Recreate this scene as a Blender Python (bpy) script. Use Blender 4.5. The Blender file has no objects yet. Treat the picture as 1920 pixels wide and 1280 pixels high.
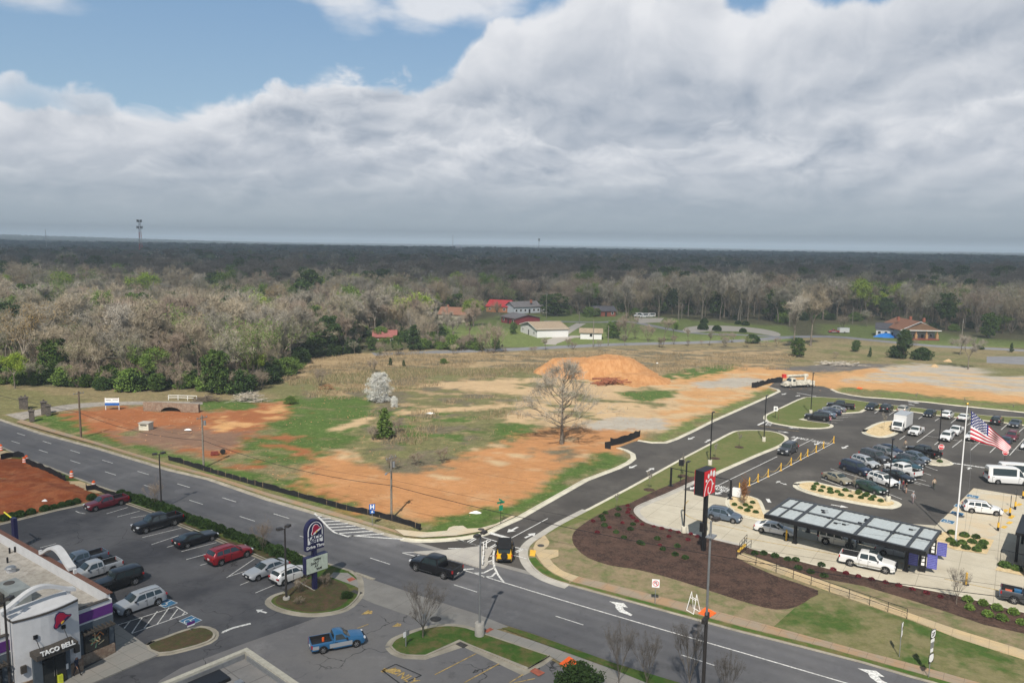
import bpy, bmesh, math, random
import numpy as np
from mathutils import Vector, Matrix
from mathutils.geometry import tessellate_polygon
from math import sin, cos, pi, radians, sqrt, atan2
S = bpy.context.scene
COL = S.collection
# ---------------------------------------------------------------- camera (drone, 36 m up)
F, Y0, ROLL, CH = 1450.0, 457.0, 0.0146, 36.0      # focal length in photo pixels, horizon row, roll, height
PITCH = math.atan((640 - Y0) / F)
cd = bpy.data.cameras.new('camera'); cam = bpy.data.objects.new('camera', cd); COL.objects.link(cam)
cd.sensor_width = 36; cd.lens = F / 1920 * 36; cd.clip_end = 40000; cd.clip_start = 0.5
_r0 = Vector((1, 0, 0)); _u0 = Vector((0, sin(PITCH), cos(PITCH))); _f = Vector((0, cos(PITCH), -sin(PITCH)))
_rt = _r0 * cos(ROLL) + _u0 * sin(ROLL); _up = -_r0 * sin(ROLL) + _u0 * cos(ROLL)
cam.matrix_world = Matrix(((_rt.x, _up.x, -_f.x, 0), (_rt.y, _up.y, -_f.y, 0), (_rt.z, _up.z, -_f.z, CH), (0, 0, 0, 1)))
S.camera = cam
def ray(px, py):
 return _rt * (px - 960) - _up * (py - 640) + _f * F
def P(px, py, h=0.0):
 "world point at height h that a surveyed photo pixel shows"
 d = ray(px, py); t = (h - CH) / d.z
 return (d.x * t, d.y * t)
def hgt(base, top):
 b = P(*base); D = math.hypot(*b); d = ray(*top)
 return CH + d.z * D / math.hypot(d.x, d.y)
# ---------------------------------------------------------------- node helper
class N:
 nt = None
 def __init__(s, k): s.k = k
 @staticmethod
 def node(t, **kw):
  n = N.nt.nodes.new(t)
  for a, b in kw.items(): setattr(n, a, b)
  return n
 @staticmethod
 def put(sock, v):
  if isinstance(v, N): N.nt.links.new(v.k, sock)
  elif v is not None: sock.default_value = v
 @staticmethod
 def math(op, *a, clamp=False):
  n = N.node('ShaderNodeMath', operation=op, use_clamp=clamp)
  for i, v in enumerate(a): N.put(n.inputs[i], v)
  return N(n.outputs[0])
 def __add__(s, o): return N.math('ADD', s, o)
 __radd__ = __add__
 def __sub__(s, o): return N.math('SUBTRACT', s, o)
 def __rsub__(s, o): return N.math('SUBTRACT', o, s)
 def __mul__(s, o): return N.math('MULTIPLY', s, o)
 __rmul__ = __mul__
 def __truediv__(s, o): return N.math('DIVIDE', s, o)
 def __rtruediv__(s, o): return N.math('DIVIDE', o, s)
 def clamp(s): return N.math('ADD', s, 0.0, clamp=True)
def sstep(x, a, b, lo=0.0, hi=1.0):
 n = N.node('ShaderNodeMapRange', interpolation_type='SMOOTHSTEP')
 for i, v in enumerate((x, a, b, lo, hi)): N.put(n.inputs[i], v)
 return N(n.outputs[0])
def noise(vec, scale, detail=4, rough=.55, dist=0.0, d3='3D'):
 n = N.node('ShaderNodeTexNoise', noise_dimensions=d3)
 N.put(n.inputs['Vector'], vec); N.put(n.inputs['Scale'], scale); N.put(n.inputs['Detail'], float(detail))
 N.put(n.inputs['Roughness'], rough); N.put(n.inputs['Distortion'], dist)
 return N(n.outputs['Fac'])
def vec(x, y, z=0.0):
 n = N.node('ShaderNodeCombineXYZ')
 for i, v in enumerate((x, y, z)): N.put(n.inputs[i], v)
 return N(n.outputs[0])
def sep(v):
 n = N.node('ShaderNodeSeparateXYZ'); N.put(n.inputs[0], v)
 return N(n.outputs[0]), N(n.outputs[1]), N(n.outputs[2])
def mixc(f, a, b, blend='MIX'):
 n = N.node('ShaderNodeMix', data_type='RGBA', blend_type=blend)
 N.put(n.inputs[0], f); N.put(n.inputs[6], rgba(a)); N.put(n.inputs[7], rgba(b))
 return N(n.outputs[2])
def rgba(c): return c if isinstance(c, N) or c is None else (*c[:3], 1.0)
def texco(kind='Object'): return N(N.node('ShaderNodeTexCoord').outputs[kind])
def worldpos(): return N(N.node('ShaderNodeNewGeometry').outputs['Position'])
def curve(x, pts, rng=(-1, 1)):
 n = N.node('ShaderNodeFloatCurve'); a, b = rng
 N.put(n.inputs['Value'], (x - a) / (b - a))
 c = n.mapping.curves[0]
 while len(c.points) < len(pts): c.points.new(.5, .5)
 for p, (u, v) in zip(c.points, pts): p.location = ((u - a) / (b - a), v)
 n.mapping.update()
 return N(n.outputs[0])
# ---------------------------------------------------------------- light: sun behind the camera, sky with broken cumulus
SUN = Vector((-0.115, -0.655, 0.747)).normalized()
sun_el = math.asin(SUN.z); sun_az = atan2(SUN.x, SUN.y)
W = bpy.data.worlds.new('World'); S.world = W; W.use_nodes = True
N.nt = W.node_tree; W.node_tree.nodes.clear()
def build_world():
 sky = N.node('ShaderNodeTexSky', sky_type='NISHITA', sun_disc=False, sun_elevation=sun_el, sun_rotation=sun_az % (2 * pi),
     altitude=120, air_density=1.0, dust_density=1.2, ozone_density=1.0)
 d = texco('Generated'); x, y, z = sep(d)
 u = N.math('ARCTAN2', x, y); v = N.math('ARCSINE', N.math('MAXIMUM', z, 0.0))
 X = u * 6.0; Y = N.math('LOGARITHM', v + .09, 2.71828) * 2.3
 warp = noise(vec(X, Y, 3.1), .9, 3) - .5; warp2 = noise(vec(X, Y, 13.1), .9, 3) - .5
 PX = X + warp * .8; PY = Y + warp2 * .6
 n1 = noise(vec(PX, PY, 3.1), 1.25, 9, .53)
 n2 = noise(vec(PX + .07, PY - .12, 3.1), 1.25, 6, .5)
 relief = (n1 - n2) * 3.4
 big = noise(vec(X * .5, Y * .9, 9.0), 1.0, 3, .5)
 # edge of the main cumulus bank over the blue, as elevation against azimuth
 e0 = -.006 + curve(u, [(-1.0, .20), (-.66, .155), (-.56, .150), (-.46, .160), (-.38, .155), (-.31, .178), (-.25, .205), (-.17, .212),
     (-.10, .206), (-.05, .25), (.0, .285), (.1, .31), (.22, .315), (.28, .275), (.33, .295), (.42, .30), (.5, .32), (1.0, .3)])
 cov = None; lit = None
 for i, (off, amp, sc, soft, rough, deep) in enumerate(((None, 0, 0, 11.0, 1.5, 1.2), (.165, .10, 1.6, 11.0, 2.2, .8), (.125, .09, 2.3, 14.0, 2.2, .7),
             (.088, .06, 3.1, 20.0, 2.2, .7), (.058, .04, 4.3, 30.0, 2.2, .7))):
  ei = e0 if off is None else off + (noise(vec(u * sc, 4.7 * i, 0.0), 2.0, 2, .5) - .5) * amp * 2.4 + u * .03
  ni = noise(vec(PX, PY, 3.1 + 5 * i), 1.3 + .25 * i, 8, .54) if i else n1
  di = (ei - v) * soft + (ni - .5) * rough
  ci = sstep(di, -.02, .19 + .03 * i)
  bright = sstep(di, .0, deep * .8, 1.0 - .07 * i, .33) + relief * (.72 + .12 * i) + (big - .5) * .9
  if i: ci = ci * sstep(noise(vec(u * 2.6, v * 5.0, 20.0 + 3 * i), 1.0, 3, .5), .36, .52)
  cov = ci if cov is None else N.math('MAXIMUM', cov, ci)
  lit = bright if lit is None else lit + (bright - lit) * ci
 lit = (lit * .92 + .02).clamp()
 # loose wisps and a darker cloud above the bank
 w1 = noise(vec(u * 5.0, v * 13.0, 1.7), 1.0, 7, .6) ; up = sstep(v, .16, .34)
 def puff(uc, vc, ru, rv):
  a = (u - uc) / ru; b = (v - vc) / rv
  return N.math('MAXIMUM', 1.0 - (a * a + b * b), 0.0)
 pf = puff(-.36, .318, .115, .05) * 1.1 + puff(-.53, .245, .09, .022) * .6 + puff(-.06, .305, .11, .05) * 1.2 + puff(-.2, .27, .05, .035) * .5 \
  + puff(-.61, .2, .05, .03) * .35 + puff(.1, .38, .5, .06) * .9 + puff(-.48, .33, .12, .03) * .3 + puff(-.30, .29, .16, .02) * .35 + puff(-.12, .27, .05, .03) * .6 + puff(-.45, .275, .05, .02) * .4
 c2 = sstep(pf + (w1 - .5) * 2.2, .14, .95) * .88
 c3 = sstep(noise(vec(u * 2.2, v * 4.0, 5.0), 1.0, 6, .6), .5, .7) * sstep(v, .33, .5)
 cov = N.math('MAXIMUM', N.math('MAXIMUM', cov, c2), c3)
 low = sstep(v, .02, .15)
 lit = lit * (low * .5 + .5) + (1.0 - low) * .05
 dark = (0.36, 0.415, 0.50); white = (0.80, 0.815, 0.85)
 cc = mixc(lit, dark, white)
 k = 9.2      # cloud radiance over the sky strength of 0.1
 cc = mixc(1.0, cc, (k, k, k), 'MULTIPLY')
 # clear sky above the bank as seen through thin moist air
 blue = mixc(sstep(v, .12, .34), (2.9, 4.45, 6.0), (2.1, 3.7, 5.9))
 base = mixc(.62, N(sky.outputs[0]), blue)
 col = mixc(cov, base, cc)
 hz = sstep(v, 0.0, .11, .97, 0.0)
 gl = sstep(v, 0.0, .05, 1.10, 1.0)
 col = mixc(hz, col, mixc(1.0, (3.5, 4.12, 4.62), vec(gl, gl, gl), 'MULTIPLY'))
 bg = N.node('ShaderNodeBackground'); N.put(bg.inputs[0], col); bg.inputs[1].default_value = .1
 out = N.node('ShaderNodeOutputWorld'); N.nt.links.new(bg.outputs[0], out.inputs[0])
build_world()
W.cycles.sampling_method = 'MANUAL'; W.cycles.sample_map_resolution = 512
sl = bpy.data.lights.new('sun', 'SUN'); sl.energy = 5.0; sl.angle = radians(.55); sl.color = (1.0, .935, .84)
sun = bpy.data.objects.new('sun', sl); COL.objects.link(sun)
sun.rotation_euler = (-SUN).to_track_quat('-Z', 'Y').to_euler(); sun.location = (0, -50, 200)
S.view_settings.view_transform = 'Standard'; S.view_settings.look = 'None'; S.view_settings.gamma = 1; S.view_settings.exposure = 0.12
S.render.engine = 'CYCLES'; S.cycles.use_denoising = True; S.cycles.max_bounces = 5; S.cycles.diffuse_bounces = 2
S.cycles.glossy_bounces = 2; S.cycles.transmission_bounces = 2; S.cycles.transparent_max_bounces = 12; S.cycles.volume_bounces = 0
# ---------------------------------------------------------------- mesh helpers
class MB:
 "collects shapes; build() links them as one mesh object"
 def __init__(s): s.v = []; s.f = []; s.m = []
 def add(s, vs, fs, m=0, T=None):
  o = len(s.v)
  if T is not None: vs = [tuple(T @ Vector(p)) for p in vs]
  s.v += [tuple(p) for p in vs]; s.f += [tuple(i + o for i in f) for f in fs]; s.m += [m] * len(fs)
  return s
 def box(s, c, d, rz=0.0, m=0, T=None, top=1.0):
  a, b, h = d[0] / 2, d[1] / 2, d[2] / 2; k, q = cos(rz), sin(rz); vs = []
  for z, sc in ((-h, 1.0), (h, top)):
   for x, y in ((-a, -b), (a, -b), (a, b), (-a, b)):
    x *= sc; y *= sc
    vs.append((c[0] + x * k - y * q, c[1] + x * q + y * k, c[2] + z))
  return s.add(vs, [(3, 2, 1, 0), (4, 5, 6, 7), (0, 1, 5, 4), (1, 2, 6, 5), (2, 3, 7, 6), (3, 0, 4, 7)], m, T)
 def tube(s, a, b, r0, r1=None, n=8, m=0, cap=True, T=None):
  r1 = r0 if r1 is None else r1; a = Vector(a); b = Vector(b); d = (b - a)
  if d.length < 1e-6: return s
  d.normalize(); q = d.to_track_quat('Z', 'Y').to_matrix(); vs = []
  for c, r in ((a, r0), (b, r1)):
   for i in range(n): vs.append(c + q @ Vector((cos(2 * pi * i / n) * r, sin(2 * pi * i / n) * r, 0)))
  fs = [(i, (i + 1) % n, n + (i + 1) % n, n + i) for i in range(n)]
  if cap: fs += [tuple(range(n))[::-1], tuple(range(n, 2 * n))]
  return s.add(vs, fs, m, T)
 def path(s, pts, r, n=6, m=0):
  for a, b in zip(pts, pts[1:]): s.tube(a, b, r, r, n, m)
  return s
 def lathe(s, prof, n=16, c=(0, 0, 0), m=0, T=None, axis='z'):
  vs = []; fs = []
  for r, z in prof:
   for i in range(n):
    x, y = r * cos(2 * pi * i / n), r * sin(2 * pi * i / n)
    p = (x, y, z) if axis == 'z' else (x, z, y)
    vs.append((c[0] + p[0], c[1] + p[1], c[2] + p[2]))
  for j in range(len(prof) - 1):
   for i in range(n):
    q = (j * n + i, j * n + (i + 1) % n, (j + 1) * n + (i + 1) % n, (j + 1) * n + i)
    fs.append(q if axis == 'z' else q[::-1])
  return s.add(vs, fs, m, T)
 def prism(s, pts, z0, z1, m=0, T=None, mtop=None):
  "vertical prism over a 2-D outline (any simple polygon)"
  n = len(pts); ar = sum(pts[i][0] * pts[(i + 1) % n][1] - pts[(i + 1) % n][0] * pts[i][1] for i in range(n))
  if ar < 0: pts = pts[::-1]
  tri = tessellate_polygon([[Vector((p[0], p[1], 0)) for p in pts]])
  vs = [(p[0], p[1], z0) for p in pts] + [(p[0], p[1], z1) for p in pts]
  up = []
  for t in tri:
   a, b, c = (Vector(pts[i][:2]) for i in t)
   if (b - a).cross(c - a) < 0: t = t[::-1]
   up.append(tuple(i + n for i in t))
  sd = [(i, (i + 1) % n, n + (i + 1) % n, n + i) for i in range(n)]
  s.add(vs, sd, m, T); o = len(s.v) - 2 * n
  for t in up: s.f.append(tuple(i + o for i in t)); s.m.append(m if mtop is None else mtop)
  for t in up: s.f.append(tuple(i + o - n for i in t)[::-1]); s.m.append(m)
  return s
 def sheet(s, pts, z, m=0):
  n = len(pts); tri = tessellate_polygon([[Vector((p[0], p[1], 0)) for p in pts]]); up = []
  for t in tri:
   a, b, c = (Vector(pts[i][:2]) for i in t)
   if (b - a).cross(c - a) < 0: t = t[::-1]
   up.append(t)
  return s.add([(p[0], p[1], z) for p in pts], up, m)
 def ribbon(s, pts, w, z, m=0, off=0.0, h=None):
  "flat ribbon of width w along pts (offset sideways by off); with h a raised strip h high"
  n = len(pts); L = []; R = []
  for i, p in enumerate(pts):
   a = Vector(pts[max(i - 1, 0)][:2]); b = Vector(pts[min(i + 1, n - 1)][:2]); d = (b - a).normalized()
   if 0 < i < n - 1:
    d1 = (Vector(p[:2]) - a).normalized(); d2 = (b - Vector(p[:2])).normalized(); k = 1 / max(.5, d.dot(d1))
   else: k = 1
   nn = Vector((-d.y, d.x)); p = Vector(p[:2])
   L.append(p + nn * (off + w / 2) * k); R.append(p + nn * (off - w / 2) * k)
  if h is None:
   s.add([(q.x, q.y, z) for q in L] + [(q.x, q.y, z) for q in R], [(n + i, n + i + 1, i + 1, i) for i in range(n - 1)], m)
  else:
   vs = [(q.x, q.y, zz) for zz in (z, z + h) for Q in (L, R) for q in Q]
   fs = []
   for i in range(n - 1):
    fs += [(3 * n + i, 3 * n + i + 1, 2 * n + i + 1, 2 * n + i), (i, 2 * n + i, 2 * n + i + 1, i + 1)[::-1], (n + i, 3 * n + i, 3 * n + i + 1, n + i + 1)]
   fs += [(0, n, 3 * n, 2 * n), (n - 1, 3 * n - 1, 4 * n - 1, 2 * n - 1)]
   s.add(vs, fs, m)
  return s
 def mesh(s, name, mats, smooth=None):
  me = bpy.data.meshes.new(name); me.from_pydata(s.v, [], s.f)
  for m in (mats if isinstance(mats, (list, tuple)) else [mats]): me.materials.append(m)
  me.polygons.foreach_set('material_index', s.m)
  if smooth is not None:
   me.polygons.foreach_set('use_smooth', [True] * len(me.polygons)); me.set_sharp_from_angle(angle=radians(smooth))
  me.update(); return me
 def build(s, name, mats, parent=None, smooth=None, loc=None):
  o = bpy.data.objects.new(name, s.mesh(name, mats, smooth)); COL.objects.link(o)
  if parent is not None: o.parent = parent
  if loc is not None: o.location = loc
  return o
def grid_mesh(name, X, Y, Z, mat, smooth=True):
 r, c = X.shape
 me = bpy.data.meshes.new(name); me.vertices.add(r * c)
 me.vertices.foreach_set('co', np.stack([X, Y, Z], -1).astype(np.float32).ravel())
 i = np.arange(r * c).reshape(r, c); q = np.stack([i[:-1, :-1], i[:-1, 1:], i[1:, 1:], i[1:, :-1]], -1).reshape(-1, 4)
 return quads_into(me, q, mat, smooth)
def quads_into(me, q, mat, smooth=True):
 k = q.shape[1]
 me.loops.add(q.size); me.loops.foreach_set('vertex_index', q.ravel().astype(np.int32))
 me.polygons.add(len(q)); me.polygons.foreach_set('loop_start', (np.arange(len(q)) * k).astype(np.int32))
 me.polygons.foreach_set('use_smooth', [smooth] * len(q))
 for m in (mat if isinstance(mat, (list, tuple)) else [mat]): me.materials.append(m)
 me.update(calc_edges=True); return me
def tag(o, label=None, cat=None, group=None, kind=None):
 if label: o['label'] = label
 if cat: o['category'] = cat
 if group: o['group'] = group
 if kind: o['kind'] = kind
 return o
def empty(name, loc, rz=0.0, label=None, cat=None, group=None):
 o = bpy.data.objects.new(name, None); COL.objects.link(o); o.empty_display_size = .3
 o.location = (loc[0], loc[1], loc[2] if len(loc) > 2 else 0.0); o.rotation_euler = (0, 0, rz)
 return tag(o, label, cat, group)
def struct(name, o, label=None): o.name = name; return tag(o, label, None, None, 'structure')
def kids(o): return [c for c in bpy.data.objects if c.parent == o]
KIDS = {}
def copy_tree(o, parent=None):
 if o.name not in KIDS: KIDS[o.name] = kids(o)
 c = o.copy(); COL.objects.link(c)
 if parent is not None: c.parent = parent
 for k in KIDS[o.name]: copy_tree(k, c)
 return c
def clone(o, x, y, rz=0.0, label=None, z=0.0, s=None):
 c = copy_tree(o); c.location = (x, y, z); c.rotation_euler = (0, 0, rz)
 if s: c.scale = (s, s, s) if not isinstance(s, tuple) else s
 if label: c['label'] = label
 return c
def W2(pts, h=0.0): return [P(p[0], p[1], h) if len(p) == 2 else (p[0], p[1]) for p in pts]
def smooth(pts, k=4, closed=False):
 "Catmull-Rom through world points"
 n = len(pts); out = []
 for i in range(n if closed else n - 1):
  g = (lambda j: Vector(pts[j % n])) if closed else (lambda j: Vector(pts[min(max(j, 0), n - 1)]))
  p0, p1, p2, p3 = g(i - 1), g(i), g(i + 1), g(i + 2)
  for j in range(k):
   t = j / k
   q = .5 * ((2 * p1) + (p2 - p0) * t + (2 * p0 - 5 * p1 + 4 * p2 - p3) * t * t + (3 * p1 - p0 - 3 * p2 + p3) * t ** 3)
   out.append((q.x, q.y))
 if not closed: out.append(tuple(pts[-1]))
 return out
def lerp(a, b, t): return a + (b - a) * t
def mixp(a, b, t): return (a[0] + (b[0] - a[0]) * t, a[1] + (b[1] - a[1]) * t)
def heading(a, b): return atan2(b[1] - a[1], b[0] - a[0])
E1 = (cos(radians(-33.4)), sin(radians(-33.4))); E2 = (-E1[1], E1[0])     # along the highway, and away from it
A1 = radians(-33.4); A2 = A1 + pi / 2
# ---------------------------------------------------------------- materials
MATS = {}
def mat(name, col, rough=.8, metal=0.0, var=.12, scale=3.0, bump=0.0, bscale=30.0, spec=.3, coat=0.0, alpha=1.0, col2=None, emit=0.0, fine=None):
 if name in MATS: return MATS[name]
 m = bpy.data.materials.new(name); m.use_nodes = True; nt = m.node_tree; nt.nodes.clear(); N.nt = nt
 b = nt.nodes.new('ShaderNodeBsdfPrincipled'); o = nt.nodes.new('ShaderNodeOutputMaterial'); nt.links.new(b.outputs[0], o.inputs[0])
 if callable(col): c = col()
 elif var > 0:
  n = noise(texco('Object'), scale, 5, .6)
  lo = tuple(x * (1 - var) for x in col[:3]); hi = tuple(min(1, x * (1 + var)) for x in (col2 or col)[:3])
  c = mixc(sstep(n, .3, .7), lo, hi)
 else: c = rgba(col)
 N.put(b.inputs['Base Color'], c); N.put(b.inputs['Roughness'], rough); b.inputs['Metallic'].default_value = metal
 b.inputs['Specular IOR Level'].default_value = spec; b.inputs['Coat Weight'].default_value = coat; b.inputs['Coat Roughness'].default_value = .04
 b.inputs['Alpha'].default_value = alpha
 if emit: N.put(b.inputs['Emission Color'], c); b.inputs['Emission Strength'].default_value = emit
 if bump:
  n = noise(texco('Object'), bscale, 5, .65)
  bp = nt.nodes.new('ShaderNodeBump'); N.put(bp.inputs['Height'], n); bp.inputs['Strength'].default_value = bump; bp.inputs['Distance'].default_value = .05
  nt.links.new(bp.outputs[0], b.inputs['Normal'])
 MATS[name] = m; return m
def wpos(s=1.0): return worldpos()
def x_(p): return sep(p)[0]
def y_(p): return sep(p)[1]
def asphalt(name, base, patch, crack=0.0, streak=None, seams=0.0):
 def c():
  p = worldpos()
  n1 = noise(p, .09, 5, .62); n2 = noise(p, 1.3, 4, .65); n3 = noise(p, 14.0, 3, .7)
  col = mixc(sstep(n1, .38, .62), base, patch)
  k = .86 + (n2 - .5) * .22 + (n3 - .5) * .34 + .14
  if streak:     # wheel tracks and oil drip along the lanes
   x, y, z = sep(p); t = (x * streak[0] + y * streak[1])
   w = N.math('SINE', (t + (noise(p, .06, 2) - .5) * 1.2) * (2 * pi / 1.83) + streak[2])
   k = k + w * .05 + (noise(vec(t * 1.1, (x * streak[1] - y * streak[0]) * .03), 1.0, 4) - .5) * .36
  k = k * (1.0 - sstep(noise(p, .5, 4, .7), .56, .74) * .24) * (1.0 + sstep(noise(vec(x_(p), y_(p), 7.0), .16, 5, .7), .54, .70) * .28)
  if crack:
   v = N.node('ShaderNodeTexVoronoi', feature='DISTANCE_TO_EDGE'); N.put(v.inputs['Vector'], p); v.inputs['Scale'].default_value = .2
   N.nt.links.new(mixv(p, .55).k, v.inputs['Vector'])
   e = sstep(N(v.outputs['Distance']), .0, .013, 1.0, 0.0) * sstep(noise(p, .12, 3), .45, .56)
   k = k * (1.0 - e * crack)
  return mixc(1.0, col, vec(k, k, k), 'MULTIPLY')
 return mat(name, c, .88, bump=.12, bscale=9.0, spec=.25)
def mixv(p, amt):
 "domain warp"
 n = N.node('ShaderNodeTexNoise'); N.put(n.inputs['Vector'], p); n.inputs['Scale'].default_value = .5; n.inputs['Detail'].default_value = 3
 a = N.node('ShaderNodeVectorMath', operation='SCALE'); N.nt.links.new(n.outputs['Color'], a.inputs[0]); a.inputs['Scale'].default_value = amt * 4
 b = N.node('ShaderNodeVectorMath', operation='ADD'); N.put(b.inputs[0], p); N.nt.links.new(a.outputs[0], b.inputs[1])
 return N(b.outputs[0])
def patchy(name, a, b, c, s1=.12, s2=1.2, bump=.4, bs=6.0, lo=.4, hi=.6, rough=.95):
 def f():
  p = worldpos()
  m1 = sstep(noise(p, s1, 5, .65), lo, hi); m2 = sstep(noise(p, s2, 5, .7), .42, .66)
  k = .34 + noise(p, 6.0, 5, .8) * .72 + noise(p, 1.1, 4, .75) * .60
  return mixc(1.0, mixc(m2 * .75, mixc(m1, a, b), c), vec(k, k, k), 'MULTIPLY')
 return mat(name, f, rough, bump=bump, bscale=bs, spec=.15)
def jointed(name, base, alt, warm=0.0, step=1.5, ang=A1, lw=.02):
 "cast concrete with joints"
 def f():
  p = worldpos(); x, y, z = sep(p); col = mixc(sstep(noise(p, .35, 5, .6), .38, .62), base, alt)
  u = x * cos(ang) + y * sin(ang); w = y * cos(ang) - x * sin(ang); j = None
  for t in (u, w):
   fr = N.math('FRACT', t / step); d = N.math('MINIMUM', fr, 1.0 - fr); s = sstep(d, lw / step * .6, lw / step * 1.4, 1.0, 0.0)
   j = s if j is None else N.math('MAXIMUM', j, s)
  k = (.90 + noise(p, 5.0, 5, .7) * .22) * (1.0 - j * .35)
  return mixc(1.0, col, vec(k, k, k), 'MULTIPLY')
 return mat(name, f, .85, bump=.05, bscale=12, spec=.2)
perp = (-sin(A1), cos(A1), .6)
M_HWY = asphalt('highway_asphalt', (.105, .105, .112), (.130, .129, .133), 0, perp)
M_NEW = asphalt('new_asphalt', (.058, .053, .049), (.088, .081, .073), 0, None)
M_TB = asphalt('dark_lot_asphalt', (.050, .051, .058), (.098, .098, .104), .6, None)
M_OLD = asphalt('old_asphalt', (.150, .147, .150), (.180, .175, .172), .8, None)
M_CONC = jointed('concrete', (.44, .40, .315), (.49, .45, .36), step=3.6, lw=.03)
M_CONCW = jointed('warm_concrete', (.50, .45, .35), (.52, .43, .30), step=3.4, lw=.025)
M_WALK = jointed('clay_stained_walk', (.42, .34, .22), (.50, .38, .22), step=1.5)
M_WALK2 = jointed('old_walk', (.33, .22, .13), (.28, .23, .17), step=1.5)
M_GWALK = jointed('grey_walk', (.27, .26, .235), (.30, .28, .25), step=1.5)
M_APRON = jointed('apron_concrete', (.22, .21, .195), (.26, .25, .23), step=4.5)
M_KERB = mat('kerb_concrete', (.56, .53, .43), .85, var=.14, scale=.6, bump=.05)
M_KERBG = mat('grey_kerb_concrete', (.40, .38, .34), .85, var=.14, scale=.6, bump=.05)
M_KERBO = mat('old_kerb_concrete', (.34, .31, .25), .88, var=.2, scale=.6, bump=.05)
M_MULCH = patchy('mulch', (.038, .024, .020), (.075, .044, .034), (.120, .075, .055), .5, 5.0, 1.0, 10)
M_LAWN = patchy('lawn', (.115, .140, .040), (.165, .160, .065), (.080, .115, .028), .10, 1.1, .5, 9, .35, .65)
M_LAWNB = patchy('dormant_lawn', (.055, .100, .020), (.190, .170, .085), (.120, .125, .045), .16, .8, .8, 7, .40, .54)
M_STRAW = patchy('thin_straw_lawn', (.250, .195, .120), (.200, .165, .095), (.105, .135, .045), .12, .7, .5, 9, .4, .6)
M_GRASSTB = patchy('dark_lawn', (.050, .105, .018), (.075, .120, .024), (.160, .120, .055), .25, .5, .5, 9)
M_ROCK = patchy('river_rock', (.60, .47, .27), (.48, .35, .18), (.66, .55, .36), 1.5, 4.0, .9, 10)
M_REDDIRT = patchy('red_clay', (.260, .072, .026), (.190, .052, .020), (.330, .120, .050), .12, .5, .9, 2.2)
M_WHITE = mat('road_paint_white', (.60, .60, .58), .75, var=.34, scale=5)
M_YELL = mat('road_paint_yellow', (.62, .38, .05), .7, var=.25, scale=1.5)
M_YELLW = mat('worn_paint_yellow', (.40, .28, .10), .8, var=.45, scale=4)
M_BLUE = mat('road_paint_blue', (.035, .14, .26), .7, var=.2, scale=2)
M_BLACK = mat('black_metal', (.012, .012, .014), .45, var=.1)
M_DARKM = mat('dark_bronze_metal', (.045, .040, .038), .5, var=.1)
M_GALV = mat('galvanised_steel', (.30, .31, .32), .45, .5, var=.1)
M_WOOD = mat('weathered_pole_wood', (.13, .095, .07), .9, var=.25, scale=3, bump=.3)
M_WOODG = mat('grey_pole_wood', (.20, .18, .15), .9, var=.25, scale=3, bump=.3)
M_RUB = mat('black_silt_cloth', (.012, .012, .015), .8, var=.2, bump=.5, bscale=3)
M_STAKE = mat('wooden_stake', (.30, .22, .14), .9, var=.2)
M_YPOST = mat('yellow_post_paint', (.72, .42, .04), .5, var=.08)
M_ROPE = mat('yellow_rope', (.60, .42, .13), .9, var=.1)
M_GLASS = mat('car_glass', (.026, .038, .042), .04, var=0, spec=.7)
M_GLASSG = mat('tinted_glass', (.03, .05, .05), .08, var=0, spec=.7)
M_TYRE = mat('tyre_rubber', (.018, .018, .018), .8, var=.1)
M_RIM = mat('alloy_rim', (.42, .42, .43), .3, .7, var=0)
M_RIMD = mat('dark_rim', (.05, .05, .05), .35, .4, var=0)
M_TRIM = mat('black_trim', (.02, .02, .022), .55, var=0)
M_CHROME = mat('chrome', (.6, .6, .6), .15, 1.0, var=0)
M_HEAD = mat('headlight_lens', (.62, .64, .66), .12, var=0, spec=.7)
M_TAIL = mat('taillight_lens', (.36, .012, .014), .2, var=0, spec=.6)
M_PLATE = mat('plate_white', (.6, .6, .58), .5, var=0)
M_WHITEP = mat('white_panel', (.78, .78, .77), .5, var=.04)
M_SIGNW = mat('sign_white', (.80, .80, .78), .5, var=.03)
M_SIGNR = mat('sign_red', (.62, .015, .025), .45, var=.04)
M_ORANGE = mat('safety_orange', (.78, .12, .02), .6, var=.12)
M_BARK = mat('grey_bark', (.17, .145, .115), .95, var=.3, scale=2, bump=.3)
M_BARKP = mat('pale_bark', (.40, .36, .30), .9, var=.3, scale=1)
M_BARKD = mat('brown_bark', (.13, .10, .075), .95, var=.3, scale=2)
def lampwood(): return M_WOOD
# ---------------------------------------------------------------- ground sheet with its soils painted in
rng = np.random.default_rng(7); random.seed(5)
def vnoise(x, y, s, seed, oct=3):
 out = np.zeros_like(x); a = 1.0; tot = 0
 for o in range(oct):
  r = np.random.default_rng(seed + o * 17).random((256, 256))
  u = x / s; v = y / s; i = np.floor(u).astype(int); j = np.floor(v).astype(int); fu = u - i; fv = v - j
  fu = fu * fu * (3 - 2 * fu); fv = fv * fv * (3 - 2 * fv)
  g = lambda p, q: r[p % 256, q % 256]
  out += a * ((g(i, j) * (1 - fu) + g(i + 1, j) * fu) * (1 - fv) + (g(i, j + 1) * (1 - fu) + g(i + 1, j + 1) * fu) * fv)
  tot += a; a *= .5; s /= 2.1
 return out / tot
def inside(poly, x, y):
 c = np.zeros(x.shape, bool); n = len(poly); j = n - 1
 for i in range(n):
  xi, yi = poly[i]; xj, yj = poly[j]
  if yi != yj: c ^= ((yi > y) != (yj > y)) & (x < (xj - xi) * (y - yi) / (yj - yi) + xi)
  j = i
 return c
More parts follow.
